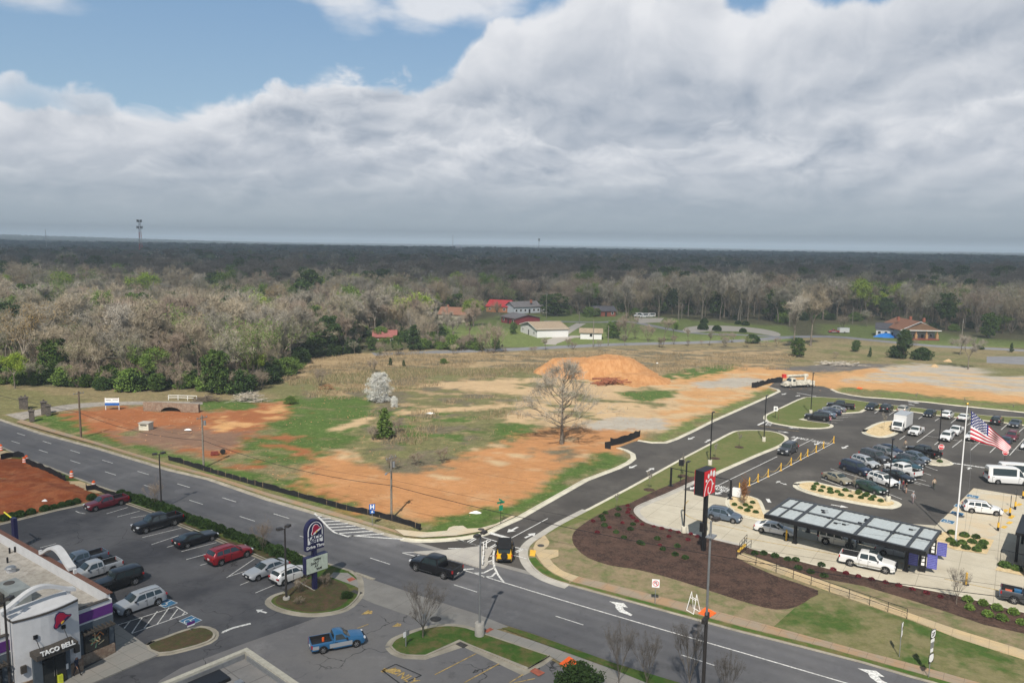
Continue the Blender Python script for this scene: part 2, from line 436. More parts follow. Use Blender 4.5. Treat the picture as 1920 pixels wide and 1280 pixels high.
def axis(lo, hi, step, far, g=1.12, cap=180):
 a = list(np.arange(lo, hi + .01, step)); s = step
 while a[-1] < far: s = min(s * g, max(cap, a[-1] * .08)); a.append(a[-1] + s)
 s = step
 while a[0] > -far: s = min(s * g, max(cap, -a[0] * .08)); a.insert(0, a[0] - s)
 return np.array(a)
GX, GY = np.meshgrid(axis(-125, 120, .62, 10800), axis(88, 300, .62, 10800))
wx = GX + (vnoise(GX, GY, 5, 1) - .5) * 7 + (vnoise(GX, GY, 1.9, 4) - .5) * 4.5
wy = GY + (vnoise(GX, GY, 5, 2) - .5) * 8 + (vnoise(GX, GY, 1.9, 5) - .5) * 5.0
wx += rng.normal(size=GX.shape) * 1.0; wy += rng.normal(size=GX.shape) * 1.0
gate = vnoise(GX, GY, 7, 11, 4); gate2 = vnoise(GX + GY * .5, GY * 1.9, 6, 23, 4); gate3 = vnoise(GX, GY, 2.4, 31, 3)
C = {'dry': (.215, .175, .095), 'straw': (.335, .245, .140), 'brush': (.145, .125, .082), 'green': (.075, .125, .028), 'olive': (.155, .150, .066),
  'clay': (.430, .215, .092), 'sand': (.485, .350, .205), 'orange': (.500, .285, .125), 'grit': (.385, .350, .295), 'red': (.300, .115, .048),
  'mud': (.205, .125, .085), 'lawn': (.130, .165, .050), 'wood': (.085, .080, .045), 'tar': (.130, .120, .110), 'ver': (.165, .155, .070)}
paint = np.empty(GX.shape + (4,)); paint[..., :3] = C['wood']; paint[..., 3] = 1
def brush(cname, pts, g=None, lo=0, warp=1.0, veg=None):
 poly = W2(pts); m = inside(poly, GX + (wx - GX) * warp, GY + (wy - GY) * warp)
 if g is not None: m &= g > lo
 paint[m, :3] = C[cname]; paint[m, 3] = veg if veg is not None else (0.0 if cname in ('clay', 'sand', 'orange', 'grit', 'red', 'mud', 'tar') else 1.0)
FIELD = [(-60, 700), (60, 725), (350, 730), (480, 735), (545, 690), (600, 668), (760, 655), (960, 655), (1150, 645), (1400, 640), (1480, 636), (1540, 628), (1920, 655), (2300, 690), (2300, 1300), (-500, 1300), (-400, 700)]
brush('dry', FIELD)
brush('lawn', [(790, 645), (830, 612), (950, 590), (1180, 585), (1270, 598), (1480, 612), (1500, 640), (1200, 645), (1000, 652)], warp=.5)
brush('lawn', [(1530, 625), (1540, 608), (1650, 608), (1790, 630), (2100, 650), (2100, 662), (1920, 652), (1700, 645)], warp=.5)
brush('olive', [(1480, 640), (1920, 662), (2200, 700), (2200, 720), (1920, 700), (1700, 683), (1480, 690)])
brush('dry', [(1480, 640), (1920, 662), (2200, 700), (2200, 720), (1920, 700), (1700, 683), (1480, 690)], gate, .5)
brush('straw', [(520, 692), (560, 672), (760, 657), (960, 660), (1150, 655), (1480, 655), (1480, 692), (1400, 695), (1240, 700), (1030, 695), (900, 700), (720, 722), (620, 730), (520, 712)])
brush('brush', [(520, 700), (760, 668), (960, 662), (1150, 652), (1480, 648), (1480, 690), (1240, 696), (1030, 692), (880, 700), (720, 722), (560, 720)], gate2, .53)
brush('olive', [(480, 730), (600, 700), (760, 690), (960, 690), (1030, 690), (1060, 705), (960, 735), (1010, 770), (1010, 820), (900, 860), (700, 872), (560, 872), (440, 845), (430, 800), (540, 745)])
brush('straw', [(600, 720), (1000, 700), (1000, 760), (860, 830), (700, 830), (620, 770)], gate2, .56)
brush('brush', [(560, 720), (1000, 690), (980, 750), (860, 840), (640, 850)], gate, .58)
brush('green', [(400, 860), (440, 820), (530, 765), (620, 745), (700, 770), (690, 800), (650, 838), (560, 872), (470, 868)], gate2, .40)
brush('green', [(950, 780), (1012, 778), (1008, 812), (960, 832), (920, 815)])
brush('green', [(500, 750), (640, 742), (700, 745), (690, 760), (560, 765)])
brush('green', [(730, 765), (960, 755), (990, 775), (900, 840), (740, 850)], gate2, .60)
brush('sand', [(765, 724), (830, 716), (960, 711), (1060, 704), (1060, 730), (960, 727), (860, 728)], warp=.6)
brush('sand', [(740, 768), (880, 762), (1000, 752), (1000, 760), (880, 769), (760, 776)], warp=.6)
brush('sand', [(610, 806), (690, 780), (700, 786), (625, 812)], warp=.5)
brush('sand', [(620, 850), (680, 848), (690, 866), (640, 868)])
brush('clay', [(560, 890), (610, 855), (680, 858), (700, 874), (860, 874), (880, 846), (960, 828), (1000, 815), (1060, 795), (1200, 800), (1190, 835), (1150, 848), (1100, 862), (1000, 912), (950, 950), (900, 968), (780, 985), (640, 950), (560, 912)])
brush('sand', [(700, 874), (1000, 815), (1180, 830), (1100, 860), (980, 890), (800, 900)], gate2, .62)
brush('sand', [(1060, 700), (1100, 712), (1240, 716), (1330, 690), (1395, 687), (1440, 695), (1470, 712), (1440, 733), (1380, 757), (1310, 790), (1250, 812), (1160, 806), (1080, 796), (1000, 795), (930, 785), (1010, 755), (960, 738), (880, 731), (960, 716)])
brush('orange', [(1240, 712), (1392, 687), (1520, 692), (1545, 722), (1450, 728), (1380, 760), (1290, 800), (1180, 800), (1280, 750), (1200, 735)], warp=1.4)
brush('sand', [(1240, 702), (1520, 692), (1450, 728), (1280, 800), (1100, 760)], gate2, .54)
brush('olive', [(960, 715), (1060, 705), (1250, 730), (1200, 790), (1000, 790)], gate2, .60)
brush('grit', [(1100, 792), (1160, 782), (1260, 788), (1250, 806), (1120, 806)], warp=.6)
brush('grit', [(1300, 716), (1380, 708), (1440, 712), (1400, 726), (1310, 726)], warp=.6)
brush('green', [(1148, 735), (1275, 731), (1262, 744), (1200, 750)], warp=.5)
brush('green', [(1240, 705), (1300, 688), (1392, 684), (1350, 703), (1290, 712)], gate3, .36)
brush('brush', [(1020, 840), (1090, 838), (1085, 856), (1010, 852)])
brush('brush', [(690, 875), (780, 850), (860, 850), (850, 878), (760, 885)])
brush('green', [(560, 960), (480, 885), (600, 905), (700, 968), (690, 980)], gate3, .38)
brush('green', [(760, 1000), (820, 975), (900, 960), (960, 945), (1000, 922), (1100, 866), (1150, 846), (1184, 855), (1180, 864), (1094, 901), (1007, 949), (920, 998), (870, 1008)], warp=.7)
brush('olive', [(1197, 824), (1245, 814), (1300, 786), (1380, 752), (1440, 725), (1462, 732), (1440, 746), (1335, 790), (1283, 816), (1254, 830), (1223, 831)], warp=.5)
brush('lawn', [(1197, 824), (1245, 814), (1300, 786), (1380, 752), (1440, 725), (1462, 732), (1440, 746), (1335, 790), (1283, 816), (1254, 830), (1223, 831)], gate3, .5, .5)
brush('red', [(98, 782), (130, 768), (200, 762), (290, 765), (350, 768), (440, 772), (480, 757), (530, 754), (545, 765), (530, 782), (452, 825), (455, 850), (430, 852), (360, 850), (290, 838), (230, 824), (170, 806), (108, 796)])
brush('mud', [(185, 803), (280, 796), (380, 799), (440, 806), (470, 812), (420, 838), (300, 840), (230, 818)])
brush('ver', [(215, 806), (265, 803), (262, 812), (225, 814)], warp=.4)
brush('orange', [(400, 790), (470, 775), (530, 756), (545, 765), (470, 800), (420, 810)], gate2, .5)
brush('red', [(400, 850), (520, 800), (600, 860), (560, 900), (640, 930), (700, 965), (600, 925), (430, 862)], gate2, .52)
brush('green', [(360, 752), (500, 745), (500, 752), (440, 771), (380, 767)], warp=.6)
brush('ver', [(-200, 730), (0, 722), (120, 742), (170, 750), (100, 760), (0, 776), (-200, 800)], warp=.5)
brush('green', [(40, 790), (100, 768), (140, 790), (220, 822), (320, 850), (450, 880), (560, 912), (650, 955), (560, 935), (320, 868), (180, 826), (90, 806)], gate3, .30, .5)
brush('ver', [(-300, 690), (0, 784), (183, 838), (320, 878), (503, 932), (620, 966), (760, 1004), (760, 996), (560, 935), (320, 862), (180, 822), (60, 790), (0, 775), (-300, 680)], warp=.3)
brush('orange', [(1520, 722), (1545, 697), (1640, 690), (1800, 700), (1920, 712), (2200, 760), (2200, 800), (1920, 768), (1740, 750), (1622, 741), (1565, 730)], warp=1.3)
brush('grit', [(1560, 712), (1620, 706), (1660, 690), (1720, 682), (1800, 687), (1920, 700), (2200, 735), (2200, 765), (1920, 742), (1780, 727), (1700, 716), (1620, 712)])
brush('sand', [(1560, 712), (1620, 700), (1720, 682), (1920, 700), (2200, 735), (2200, 765), (1920, 745), (1700, 722)], gate2, .56)
brush('tar', [(1430, 692), (1500, 686), (1640, 681), (1690, 683), (1620, 692), (1530, 697)], warp=.5)
brush('olive', [(1570, 722), (1650, 732), (1760, 742), (1920, 758), (2100, 780), (2100, 792), (1920, 772), (1740, 755), (1600, 742)], warp=.8)
brush('lawn', [(1570, 722), (1650, 732), (1760, 742), (1920, 758), (2100, 780), (2100, 792), (1920, 772), (1740, 755), (1600, 742)], gate3, .5)
brush('olive', [(1850, 690), (2100, 690), (2100, 705), (1850, 705)], warp=.5)
near = (GX > -300) & (GX < 300) & (GY > 40) & (GY < 480)
for _ in range(1):
 q = paint.copy(); q[1:-1, 1:-1] = (paint[1:-1, 1:-1] * 2 + paint[:-2, 1:-1] + paint[2:, 1:-1] + paint[1:-1, :-2] + paint[1:-1, 2:]) / 6; paint = q
far = np.clip((np.hypot(GX, GY) - 1500) / 3000, 0, 1)[..., None]
def ground_mat():
 p = worldpos(); at = N.node('ShaderNodeAttribute', attribute_name='paint'); c = N(at.outputs['Color']); a = N(at.outputs['Alpha'])
 n1 = noise(p, .55, 5, .7); n2 = noise(p, 3.2, 4, .75); n3 = noise(p, .12, 4, .6)
 x, y, z = sep(p)
 track = noise(vec(x * .5 + y * .25, y * 1.6 - x * .3), .9, 4, .6)
 k = 1.0 + (n1 - .5) * (a * .9 + .42) + (n2 - .5) * (a * 1.3 + .5) + (n3 - .5) * .45 + (track - .5) * (1.0 - a) * .45
 col = mixc(1.0, c, vec(k, k, k), 'MULTIPLY')
 # straw and shoots mixed through anything that grows, pale crust on bare soil
 col = mixc(sstep(noise(p, 1.1, 5, .75), .54, .70) * a * .55, col, (.36, .28, .16))
 col = mixc(sstep(noise(vec(x + 40.0, y, z), .9, 5, .7), .53, .68) * a * .55, col, (.085, .125, .035))
 col = mixc(sstep(noise(vec(x, y + 90.0, z), .16, 6, .7), .52, .70) * (1.0 - a) * .30, col, (.58, .42, .25))
 rut = noise(vec(x * .22 + y * .10, y * 3.4 + x * 2.2), 1.0, 3, .6); col = mixc(sstep(rut, .56, .66) * (1.0 - a) * .45, col, mixc(1.0, c, (.55, .50, .46), 'MULTIPLY'))
 return col
gm = mat('ground_soil', ground_mat, .97, bump=1.0, bscale=1.7, spec=.1)
GZ = -.35 * np.exp(-((GX + 74) / 26) ** 2 - ((GY - 144) / 11) ** 2) + np.where((GX > -125) & (GX < 60) & (GY > 100) & (GY < 300), 0, 0)
g = grid_mesh('ground', GX, GY, GZ, gm)
at = g.color_attributes.new('paint', 'FLOAT_COLOR', 'POINT'); at.data.foreach_set('color', paint.astype(np.float32).ravel())
go = bpy.data.objects.new('ground', g); COL.objects.link(go); struct('ground', go)
# ---------------------------------------------------------------- roads, lots, islands
RN = W2([(0, 786), (81, 813), (183, 840), (320, 881), (393.4, 898), (503, 935.6), (580, 958), (620, 969.4), (670, 982.5), (700, 992), (722, 1000), (755, 1009)])
RN = [(RN[0][0] - 160 * E1[0] - 4, RN[0][1] - 160 * E1[1] - 6)] + RN
CURVE_W = smooth(W2([(755, 1009), (792, 1012.5), (855, 1009), (905, 1000), (930, 988), (967, 971.5)]), 3)      # west corner
ENT_W = W2([(967, 971.5), (1007.4, 948.5), (1094.7, 899.5), (1153.6, 877.5), (1174, 867.5), (1183.8, 859.5), (1182, 851), (1169.6, 844), (1156, 840)])
ENT_W2 = W2([(1197, 825.5), (1223, 829.6), (1245, 829.6), (1265, 823), (1300, 806.5), (1334.7, 789), (1386, 766.5), (1434, 745.3), (1459, 733.6), (1456, 730.3), (1441, 726)])
TOPN = W2([(1522, 722), (1545, 725), (1560, 729.5), (1572.5, 735.5), (1597.5, 741), (1622.5, 744.5), (1660, 747), (1740, 754), (1792, 760), (1920, 773), (2250, 812)])
CORN_E = smooth(W2([(1103, 957.5), (1050, 985), (1021.6, 1003), (1001, 1016), (990, 1029), (989, 1045), (999, 1063), (1018, 1079), (1044, 1090), (1067, 1097)]), 3)
ENT_E = W2([(1340, 830), (1283, 860), (1180, 917), (1103, 957.5)])
RNE = W2([(1067, 1097), (1225, 1140), (1380, 1182.5), (1505, 1213.5), (1620, 1243), (1700, 1267), (1770, 1286), (2050, 1372)])
RS = W2([(-500, 660), (0, 838), (51, 862), (92, 877), (142, 897), (183, 912), (223, 925), (300, 952), (365, 976), (470, 1011), (560, 1041), (611, 1057.5), (657, 1072), (700, 1087), (767, 1110), (895, 1151), (940, 1169), (1000, 1188), (1150, 1242), (1275, 1279.5), (1500, 1350)])
def sheet(name, pts, z, m, label=None):
 return struct(name, MB().sheet(pts, z).build(name, m), label)
sheet('highway', RN + CURVE_W[:1] + W2([(792, 1012), (989, 1045)]) + CORN_E[-4:] + RNE[1:] + RS[::-1], .020, M_HWY)
sheet('side_road', CURVE_W + ENT_W[1:] + W2([(1161, 838), (1180, 831)]) + ENT_W2 + W2([(1452, 716), (1475, 717), (1500, 719)]) + TOPN + W2([(2250, 1000), (1920, 930), (1898, 926.5), (1824.7, 914.8), (1755, 985), (1600, 975), (1433, 955), (1359.4, 933), (1275, 917), (1200, 900)]) + ENT_E[1:] + CORN_E[1:7] + W2([(1019, 1081), (680, 997)])[:1], .026, M_NEW)
M_GUT = M_KERB
# junction: pale concrete pan of the old gutter crossing the mouth, new asphalt behind it
s = MB().ribbon(W2([(722, 1002), (860, 1041), (940, 1060), (1019, 1081), (1067, 1096)]), .75, .034); struct('gutter_pan', s.build('gutter_pan', M_APRON))
def kerb(name, pts, m, side=1, gut=True, closed=False, w=.17, gw=.5, h=.13):
 "raised kerb along pts with a flat gutter; side +1 = gutter to the right of the walking direction"
 b = MB();
 if closed: pts = list(pts) + [pts[0], pts[1]]
 b.ribbon(pts, w, .0, 0, 0, h)
 if gut: b.ribbon(pts, gw, .038, 0, -side * (w / 2 + gw / 2))
 return struct(name, b.build(name, m))
kerb('kerb', RN, M_KERBO, 1)
kerb('kerb', CURVE_W + ENT_W[1:], M_KERB, 1, gw=.75)
kerb('kerb', ENT_W2, M_KERB, 1, gw=.6)
kerb('kerb', TOPN[2:], M_KERB, 1, gw=.6)
kerb('kerb', RNE, M_KERBO, -1, gw=.35); kerb('kerb', CORN_E, M_KERBG, 1, gw=.9)
kerb('kerb', RS[:8], M_KERBO, -1, gw=.3)
# the raised block between side road, drive-through and highway
PADK = smooth(W2([(1340, 887), (1300, 903), (1276, 914), (1245, 928), (1204, 945), (1192, 952), (1189, 959), (1194, 967), (1206, 977), (1225, 985), (1280, 998), (1325, 1009), (1405, 1028)]), 2)
ISL1 = smooth(W2([(1340, 830), (1374, 812), (1392, 808), (1432, 808), (1455, 811.5), (1469.5, 818), (1472, 823), (1469, 829), (1455, 838), (1420, 852), (1340, 887)]), 3)
WALKU = W2([(1390, 1039), (1455, 1060), (1555, 1095), (1630, 1122), (1707, 1152), (1795, 1182.5), (1920, 1221), (2100, 1280)])
DRV_S = W2([(1405, 1028), (1555, 1067), (1700, 1099), (1795, 1117), (1920, 1149), (2100, 1195)])
BLOCK = ENT_E[::-1] + ISL1[1:] + PADK[1:] + DRV_S[1:] + W2([(2100, 1385)]) + RNE[::-1][1:] + CORN_E[::-1][1:]
struct('verge', MB().prism(BLOCK, -.05, .10).build('verge', M_STRAW))
kerb('kerb', ENT_E, M_KERB, 1, gw=.45); kerb('kerb', ISL1, M_KERB, 1 if False else -1, gw=.55)
kerb('kerb', PADK, M_KERBG, -1, gw=.7); kerb('kerb', DRV_S, M_KERB, -1, gw=.0, gut=False, w=.3)
sheet('lawn', ENT_E[:2][::-1] + ISL1[1:-1] + W2([(1340, 886), (1312, 894), (1269, 905), (1231, 919), (1180, 944), (1103, 975), (1050, 992), (1022, 1003), (1050, 985), (1103, 958), (1180, 918)]), .106, M_LAWN)
sheet('lawn', smooth(W2([(1492, 1139), (1520, 1122), (1534, 1106), (1600, 1128), (1700, 1162), (1795, 1198), (1920, 1238), (2100, 1300)]), 1) + W2([(2100, 1368), (1832, 1280), (1700, 1243), (1630, 1225), (1505, 1191), (1450, 1176)]), .106, M_LAWNB)
sheet('mulch_bed', smooth(W2([(1340, 888), (1312, 893), (1290, 895), (1269, 905), (1231.6, 919), (1180, 944.5), (1163.8, 948), (1123, 965), (1092.7, 984), (1076.4, 998), (1072.8, 1012.4), (1080.5, 1028.6), (1102.9, 1047), (1143.5, 1061), (1184, 1067), (1225, 1076), (1280, 1092), (1350, 1115), (1405, 1132.5), (1455, 1144), (1492.5, 1139), (1520, 1122.5), (1534, 1108), (1455, 1081), (1382, 1047), (1392, 1038), (1405, 1028)]), 2) + PADK[::-1][1:], .112, M_MULCH)
sheet('mulch_bed', DRV_S + W2([(2100, 1235), (1920, 1189), (1845, 1172.5), (1795, 1155), (1720, 1130), (1620, 1100), (1555, 1088), (1530, 1086), (1455, 1059), (1395, 1037)]), .112, M_MULCH)
sheet('lawn', W2([(1555, 1089), (1620, 1101), (1720, 1131), (1795, 1156), (1845, 1173.5), (1920, 1190), (2100, 1236), (2100, 1278), (1920, 1220), (1795, 1181), (1707, 1151), (1630, 1121)]), .106, M_STRAW)
struct('footpath', MB().prism(WALKU + W2([(2100, 1300), (1920, 1238), (1795, 1198), (1707.5, 1163), (1555, 1110), (1455, 1074), (1380, 1046)]), .05, .16).build('footpath', M_WALK))
struct('footpath', MB().sheet(W2([(1085, 1082), (1200, 1110), (1290, 1133), (1400, 1162), (1505, 1191), (1630, 1225), (1700, 1243), (1832, 1280), (2050, 1345), (2050, 1360), (1700, 1257), (1540, 1212.5), (1400, 1178), (1225, 1131), (1072, 1091)]), .116).build('footpath', M_WALK2))
struct('footpath', MB().sheet(smooth(W2([(1021, 1004), (1030, 1017), (1027, 1025)]), 2) + W2([(1020, 1031), (1047, 1032), (1047, 1044), (1031, 1049)]) + smooth(W2([(1037, 1057), (1056, 1072), (1085, 1082)]), 2) + smooth(W2([(1072, 1091), (1042, 1078), (1020, 1062), (1005, 1040), (1000, 1028), (1006, 1016)]), 2), .122).build('footpath', M_WALK))
struct('tactile_paving', MB().prism(W2([(994, 1032), (1005, 1033), (1003, 1044), (993, 1043)]), .1, .135).build('tactile_paving', mat('tactile_yellow', (.72, .40, .04), .7)))
sheet('verge', smooth(W2([(990, 1048), (1004, 1065), (1030, 1082), (1067, 1094)]), 2) + smooth(W2([(1067, 1091), (1040, 1079), (1018, 1062), (1004, 1046)]), 2), .118, M_GRASSTB)
sheet('verge', W2([(1067, 1094), (1225, 1137), (1380, 1180), (1505, 1211), (1620, 1241), (1770, 1284), (1790, 1282), (1700, 1258), (1540, 1213.5), (1400, 1179), (1225, 1132.5), (1072, 1092)]), .110, M_GRASSTB)
# west corner walks
struct('footpath', MB().sheet(W2([(740, 993), (760, 995), (800, 999), (838, 996), (842, 990), (850, 987.5), (868, 986.5), (876, 992), (900, 991), (930, 983), (962, 967), (966, 969.5), (930, 986), (904, 997), (855, 1005), (792, 1008.5), (757, 1005)]), .128).build('footpath', M_CONCW))
struct('footpath', MB().sheet(W2([(40, 786), (100, 805), (183, 829), (310, 867), (393, 889), (503, 924), (620, 957), (740, 993), (757, 1003), (722, 992), (615, 964), (503, 930), (393, 894.5), (310, 872), (183, 834), (95, 810), (30, 791)]), .03).build('footpath', M_WALK2))
# concrete drive-through pad and accessible bays
PAD = W2([(1275, 917), (1359.4, 933), (1378, 930), (1433, 955), (1600, 975), (1755, 985), (1826, 915), (1898, 926.7), (1960, 938), (2250, 1000), (2250, 1230), (2100, 1195)]) + DRV_S[::-1][1:] + PADK[::-1][1:-3]
sheet('concrete_pad', PAD, .034, M_CONC)
sheet('accessible_bays', W2([(1755, 985), (1825.5, 915.3), (1898, 927), (1925, 931), (1900, 958), (1868, 1003), (1848, 1008), (1790, 997)]), .040, M_CONCW)
ISL2 = smooth(W2([(1512.5, 745.3), (1498.4, 750), (1470, 763.6), (1446.4, 774.8), (1437, 780.5), (1438, 787.5), (1449, 793), (1484.4, 799.4), (1519.5, 803), (1547.6, 802), (1557.5, 798.7), (1552, 794.5), (1533.6, 792.4)]), 2) + W2([(1499, 787), (1545, 777), (1598, 773.5), (1611, 772.5), (1622, 766.5), (1660, 768), (1709, 771.5), (1760.6, 779), (1889, 793), (1920, 797), (2100, 820), (2100, 803), (1917, 783), (1854, 780), (1776, 772.3), (1717, 764.8), (1648, 757.5), (1611, 752), (1583, 748), (1540, 745)])
struct('grass_island', MB().prism(ISL2, -.05, .11).build('grass_island', M_LAWN)); kerb('kerb', ISL2 + ISL2[:1], M_KERB, 1, gw=.5)
def island(pts, m=M_ROCK, km=M_KERB, gw=.35, name='rock_island', side=None):
 ar = sum(pts[i][0] * pts[(i + 1) % len(pts)][1] - pts[(i + 1) % len(pts)][0] * pts[i][1] for i in range(len(pts)))
 struct(name, MB().prism(pts, -.05, .12).build(name, m)); kerb('kerb', pts, km, 1 if ar > 0 else -1, gw=gw, closed=True, w=.22, h=.15)
island(smooth(W2([(1622.5, 810), (1635, 801), (1650, 794), (1672, 790), (1684, 800), (1676, 812), (1662, 817.5), (1647.5, 819), (1630, 815)]), 2, True), gw=.6)
ISL4 = smooth(W2([(1497, 909.8), (1503, 906), (1520, 904.5), (1531, 906), (1560, 913), (1603, 921), (1640, 930), (1668, 938.5), (1679, 944), (1672, 949), (1652.5, 950), (1590, 939), (1540, 929), (1503, 917)]), 2, True)
island(ISL4, gw=.7)
island(smooth(W2([(1740, 852), (1758, 857), (1780, 866), (1782, 870), (1768, 872.5), (1748, 871), (1735, 862)]), 2, True), M_CONC, gw=.3)
island(W2([(1652, 842), (1672, 839), (1692, 848), (1686, 856), (1668, 855)]), gw=.2)
island(smooth(W2([(1371, 933), (1392.5, 929), (1416, 935), (1423.8, 943), (1431, 962), (1436, 975), (1405, 970), (1378, 960), (1366, 945)]), 2, True), gw=.35)
sheet('rock_bed', W2([(1774, 997), (1789.5, 998), (1864, 1012.5), (1850, 1039), (1790, 1031), (1760, 1020), (1740, 1004)]), .075, M_ROCK)
sheet('rock_bed', W2([(1876.7, 1056), (1920, 1066), (2000, 1084), (2000, 1100), (1920, 1080), (1865.5, 1069)]), .075, M_ROCK)
# taco-side lot
LOTN = W2([(-300, 1060), (0, 982.5), (50, 970), (106, 956), (165, 944), (200, 938), (239, 942.7), (292, 961), (340, 984), (406, 1010), (499, 1049), (568.5, 1096.8), (590, 1108)])
TBISL = smooth(W2([(536, 1112), (515, 1119), (507, 1130), (526, 1142), (566, 1151), (605.7, 1151), (645.5, 1142), (669.5, 1121), (673.4, 1104.7), (669.4, 1083.5), (656, 1072.8)]), 3)
sheet('parking_lot', W2([(-400, 1090)]) + LOTN + TBISL[3:-2] + W2([(680, 1100), (680, 1500), (-400, 1500)]), .022, M_TB)
sheet('service_road', W2([(300, 1275), (340, 1251), (450, 1209), (564.5, 1168.5), (608, 1152)]) + smooth(W2([(608, 1152), (645.5, 1143), (670, 1121.5), (674.5, 1104), (671, 1090)]), 2) + W2([(690, 1085), (840, 1150), (905, 1186), (1040, 1240), (1100, 1290), (1300, 1400), (200, 1400)]), .028, M_OLD)
sheet('driveway_apron', W2([(669, 1077), (700, 1087), (767, 1110), (895, 1151), (940, 1169), (955, 1176), (920, 1181), (905, 1183), (870, 1174), (836, 1172), (820, 1172), (775, 1157), (700, 1131), (675, 1120), (676, 1095)]), .036, M_APRON)
struct('verge', MB().prism(LOTN[6:] + W2([(568, 1097), (530, 1112), (520, 1120)]) + TBISL + RS[::-1][8:15], -.05, .10).build('verge', M_GRASSTB))
kerb('kerb', LOTN, M_KERBO, -1 if False else 1, gw=.35); kerb('kerb', TBISL, M_KERBO, 1, gw=.45)
kerb('kerb', RS[7:14], M_KERBO, -1, gw=.3)
sheet('planting_bed', smooth(W2([(532, 1113), (520, 1121), (517, 1131), (532, 1139), (568, 1147), (604, 1147), (638, 1138), (655, 1120), (650, 1098), (600, 1082), (560, 1094)]), 2), .106, patchy('bark_and_twigs', (.115, .075, .045), (.080, .065, .035), (.060, .085, .025), .8, 2.0, .9, 12))
sheet('planting_bed', W2([(239, 944.7), (292, 963), (340, 986), (406, 1012), (499, 1051), (560, 1091), (590, 1080), (520, 1044), (400, 1003), (330, 975), (250, 947), (238, 940)]), .106, MATS['bark_and_twigs'])
sheet('footpath', W2([(625, 1074), (652, 1075), (672, 1090), (674, 1104), (664, 1099), (640, 1090), (618, 1082)]), .108, M_GWALK)
ISLB = smooth(W2([(733, 1212), (742, 1200), (768, 1189), (800, 1179), (835, 1174.5), (868, 1177), (903, 1188), (1031, 1231)]), 3) + W2([(1011, 1243), (990, 1255), (880, 1210), (862.5, 1202), (800, 1229)]) + smooth(W2([(797, 1230), (762, 1229), (742, 1222), (733, 1212)]), 2)
struct('grass_island', MB().prism(ISLB[:-1], -.05, .12).build('grass_island', M_GRASSTB)); kerb('kerb', ISLB, M_KERBO, -1, gw=.45)
sheet('footpath', W2([(905, 1186), (922, 1178), (1000, 1202), (1150, 1256), (1212, 1281), (1300, 1310), (1240, 1330), (1120, 1280), (1032, 1232)]), .09, M_GWALK)
sheet('verge', W2([(940, 1178), (955, 1176), (1000, 1190), (1150, 1243.5), (1275, 1281), (1400, 1318), (1380, 1325), (1212, 1281), (1150, 1255.5), (1000, 1201)]), .09, M_GRASSTB)
sheet('verge', W2([(0, 838), (51, 862), (92, 877), (142, 897), (183, 912), (223, 925), (240, 935), (200, 925), (165, 918), (130, 905), (92, 885), (40, 866), (-60, 840)]), .05, M_GRASSTB)
sheet('footpath', W2([(120, 902), (150, 902), (186, 914), (200, 922), (180, 925), (150, 916)]), .056, M_WALK)
sheet('footpath', W2([(-60, 836), (0, 842), (30, 852), (20, 860), (-60, 862)]), .056, M_WALK)
kerb('kerb', W2([(990, 1255), (1011, 1243), (1031, 1231)]), M_KERBO, -1, gw=.0, gut=False)
# gravel drive through the gate posts, far streets
sheet('driveway', smooth(W2([(10, 777), (55, 770), (100, 762), (150, 756), (210, 753), (290, 752), (380, 753)]), 3) + smooth(W2([(380, 758), (290, 758), (210, 760), (150, 765), (100, 773), (72, 779), (40, 788)]), 3), .012, patchy('driveway_gravel', (.28, .26, .24), (.34, .31, .27), (.20, .18, .15)))
M_FAR = mat('far_street_asphalt', (.20, .20, .21), .9, var=.12, scale=.3)
def road(name, pts, w, z=.012, m=M_FAR): return struct(name, MB().ribbon(smooth(W2(pts), 4), w, z).build(name, m))
road('street', [(700, 664), (840, 659), (960, 655), (1060, 650), (1160, 645.5), (1300, 642), (1400, 638), (1480, 632), (1560, 631), (1640, 638), (1760, 649), (1920, 657), (2200, 680)], 7)
road('street', [(1480, 632), (1400, 628), (1290, 623), (1180, 603), (1120, 604), (1020, 602)], 5, .016)
road('street', [(1030, 646), (1062, 622), (1090, 606)], 4.5, .018, mat('pale_driveway', (.36, .33, .29), .9))
road('street', [(1030, 642), (1062, 632), (1092, 631)], 7, .02, MATS['pale_driveway'])
sheet('circular_drive', smooth(W2([(1285, 614), (1330, 610), (1400, 613), (1448, 620), (1464, 627), (1452, 630), (1400, 622), (1330, 621), (1285, 624)]), 2, True), .02, MATS['pale_driveway'])
sheet('circular_drive', W2([(1188, 596), (1245, 596), (1238, 604), (1200, 606)]), .02, MATS['pale_driveway'])
sheet('far_lot', W2([(1850, 668), (1920, 668), (2200, 690), (2200, 706), (1930, 684), (1850, 680)]), .014, M_FAR)
# red cut bank with rubble beside the highway
def clod(x, y): return .35 * math.sin(x * .7) * math.cos(y * .9) + .25 * math.sin(x * 2.1 + y * 1.3) + .12 * math.sin(x * 5 + 1) * math.sin(y * 4.3)
RB = W2([(-260, 800), (-20, 858), (45, 862), (92, 884), (125, 903), (160, 919), (186, 930), (165, 938), (106, 949), (50, 963), (0, 975), (-300, 1050)])
xs = np.arange(-150, -40, .45); ys = np.arange(80, 165, .45); RX, RY = np.meshgrid(xs, ys)
dist = np.full(RX.shape, 1e9); n = len(RB)
for i in range(n):
 a = np.array(RB[i]); b = np.array(RB[(i + 1) % n]); d = b - a; t = np.clip(((RX - a[0]) * d[0] + (RY - a[1]) * d[1]) / (d @ d), 0, 1)
 dist = np.minimum(dist, np.hypot(RX - a[0] - t * d[0], RY - a[1] - t * d[1]))
ins = inside(RB, RX, RY); sd = np.where(ins, dist, -dist)
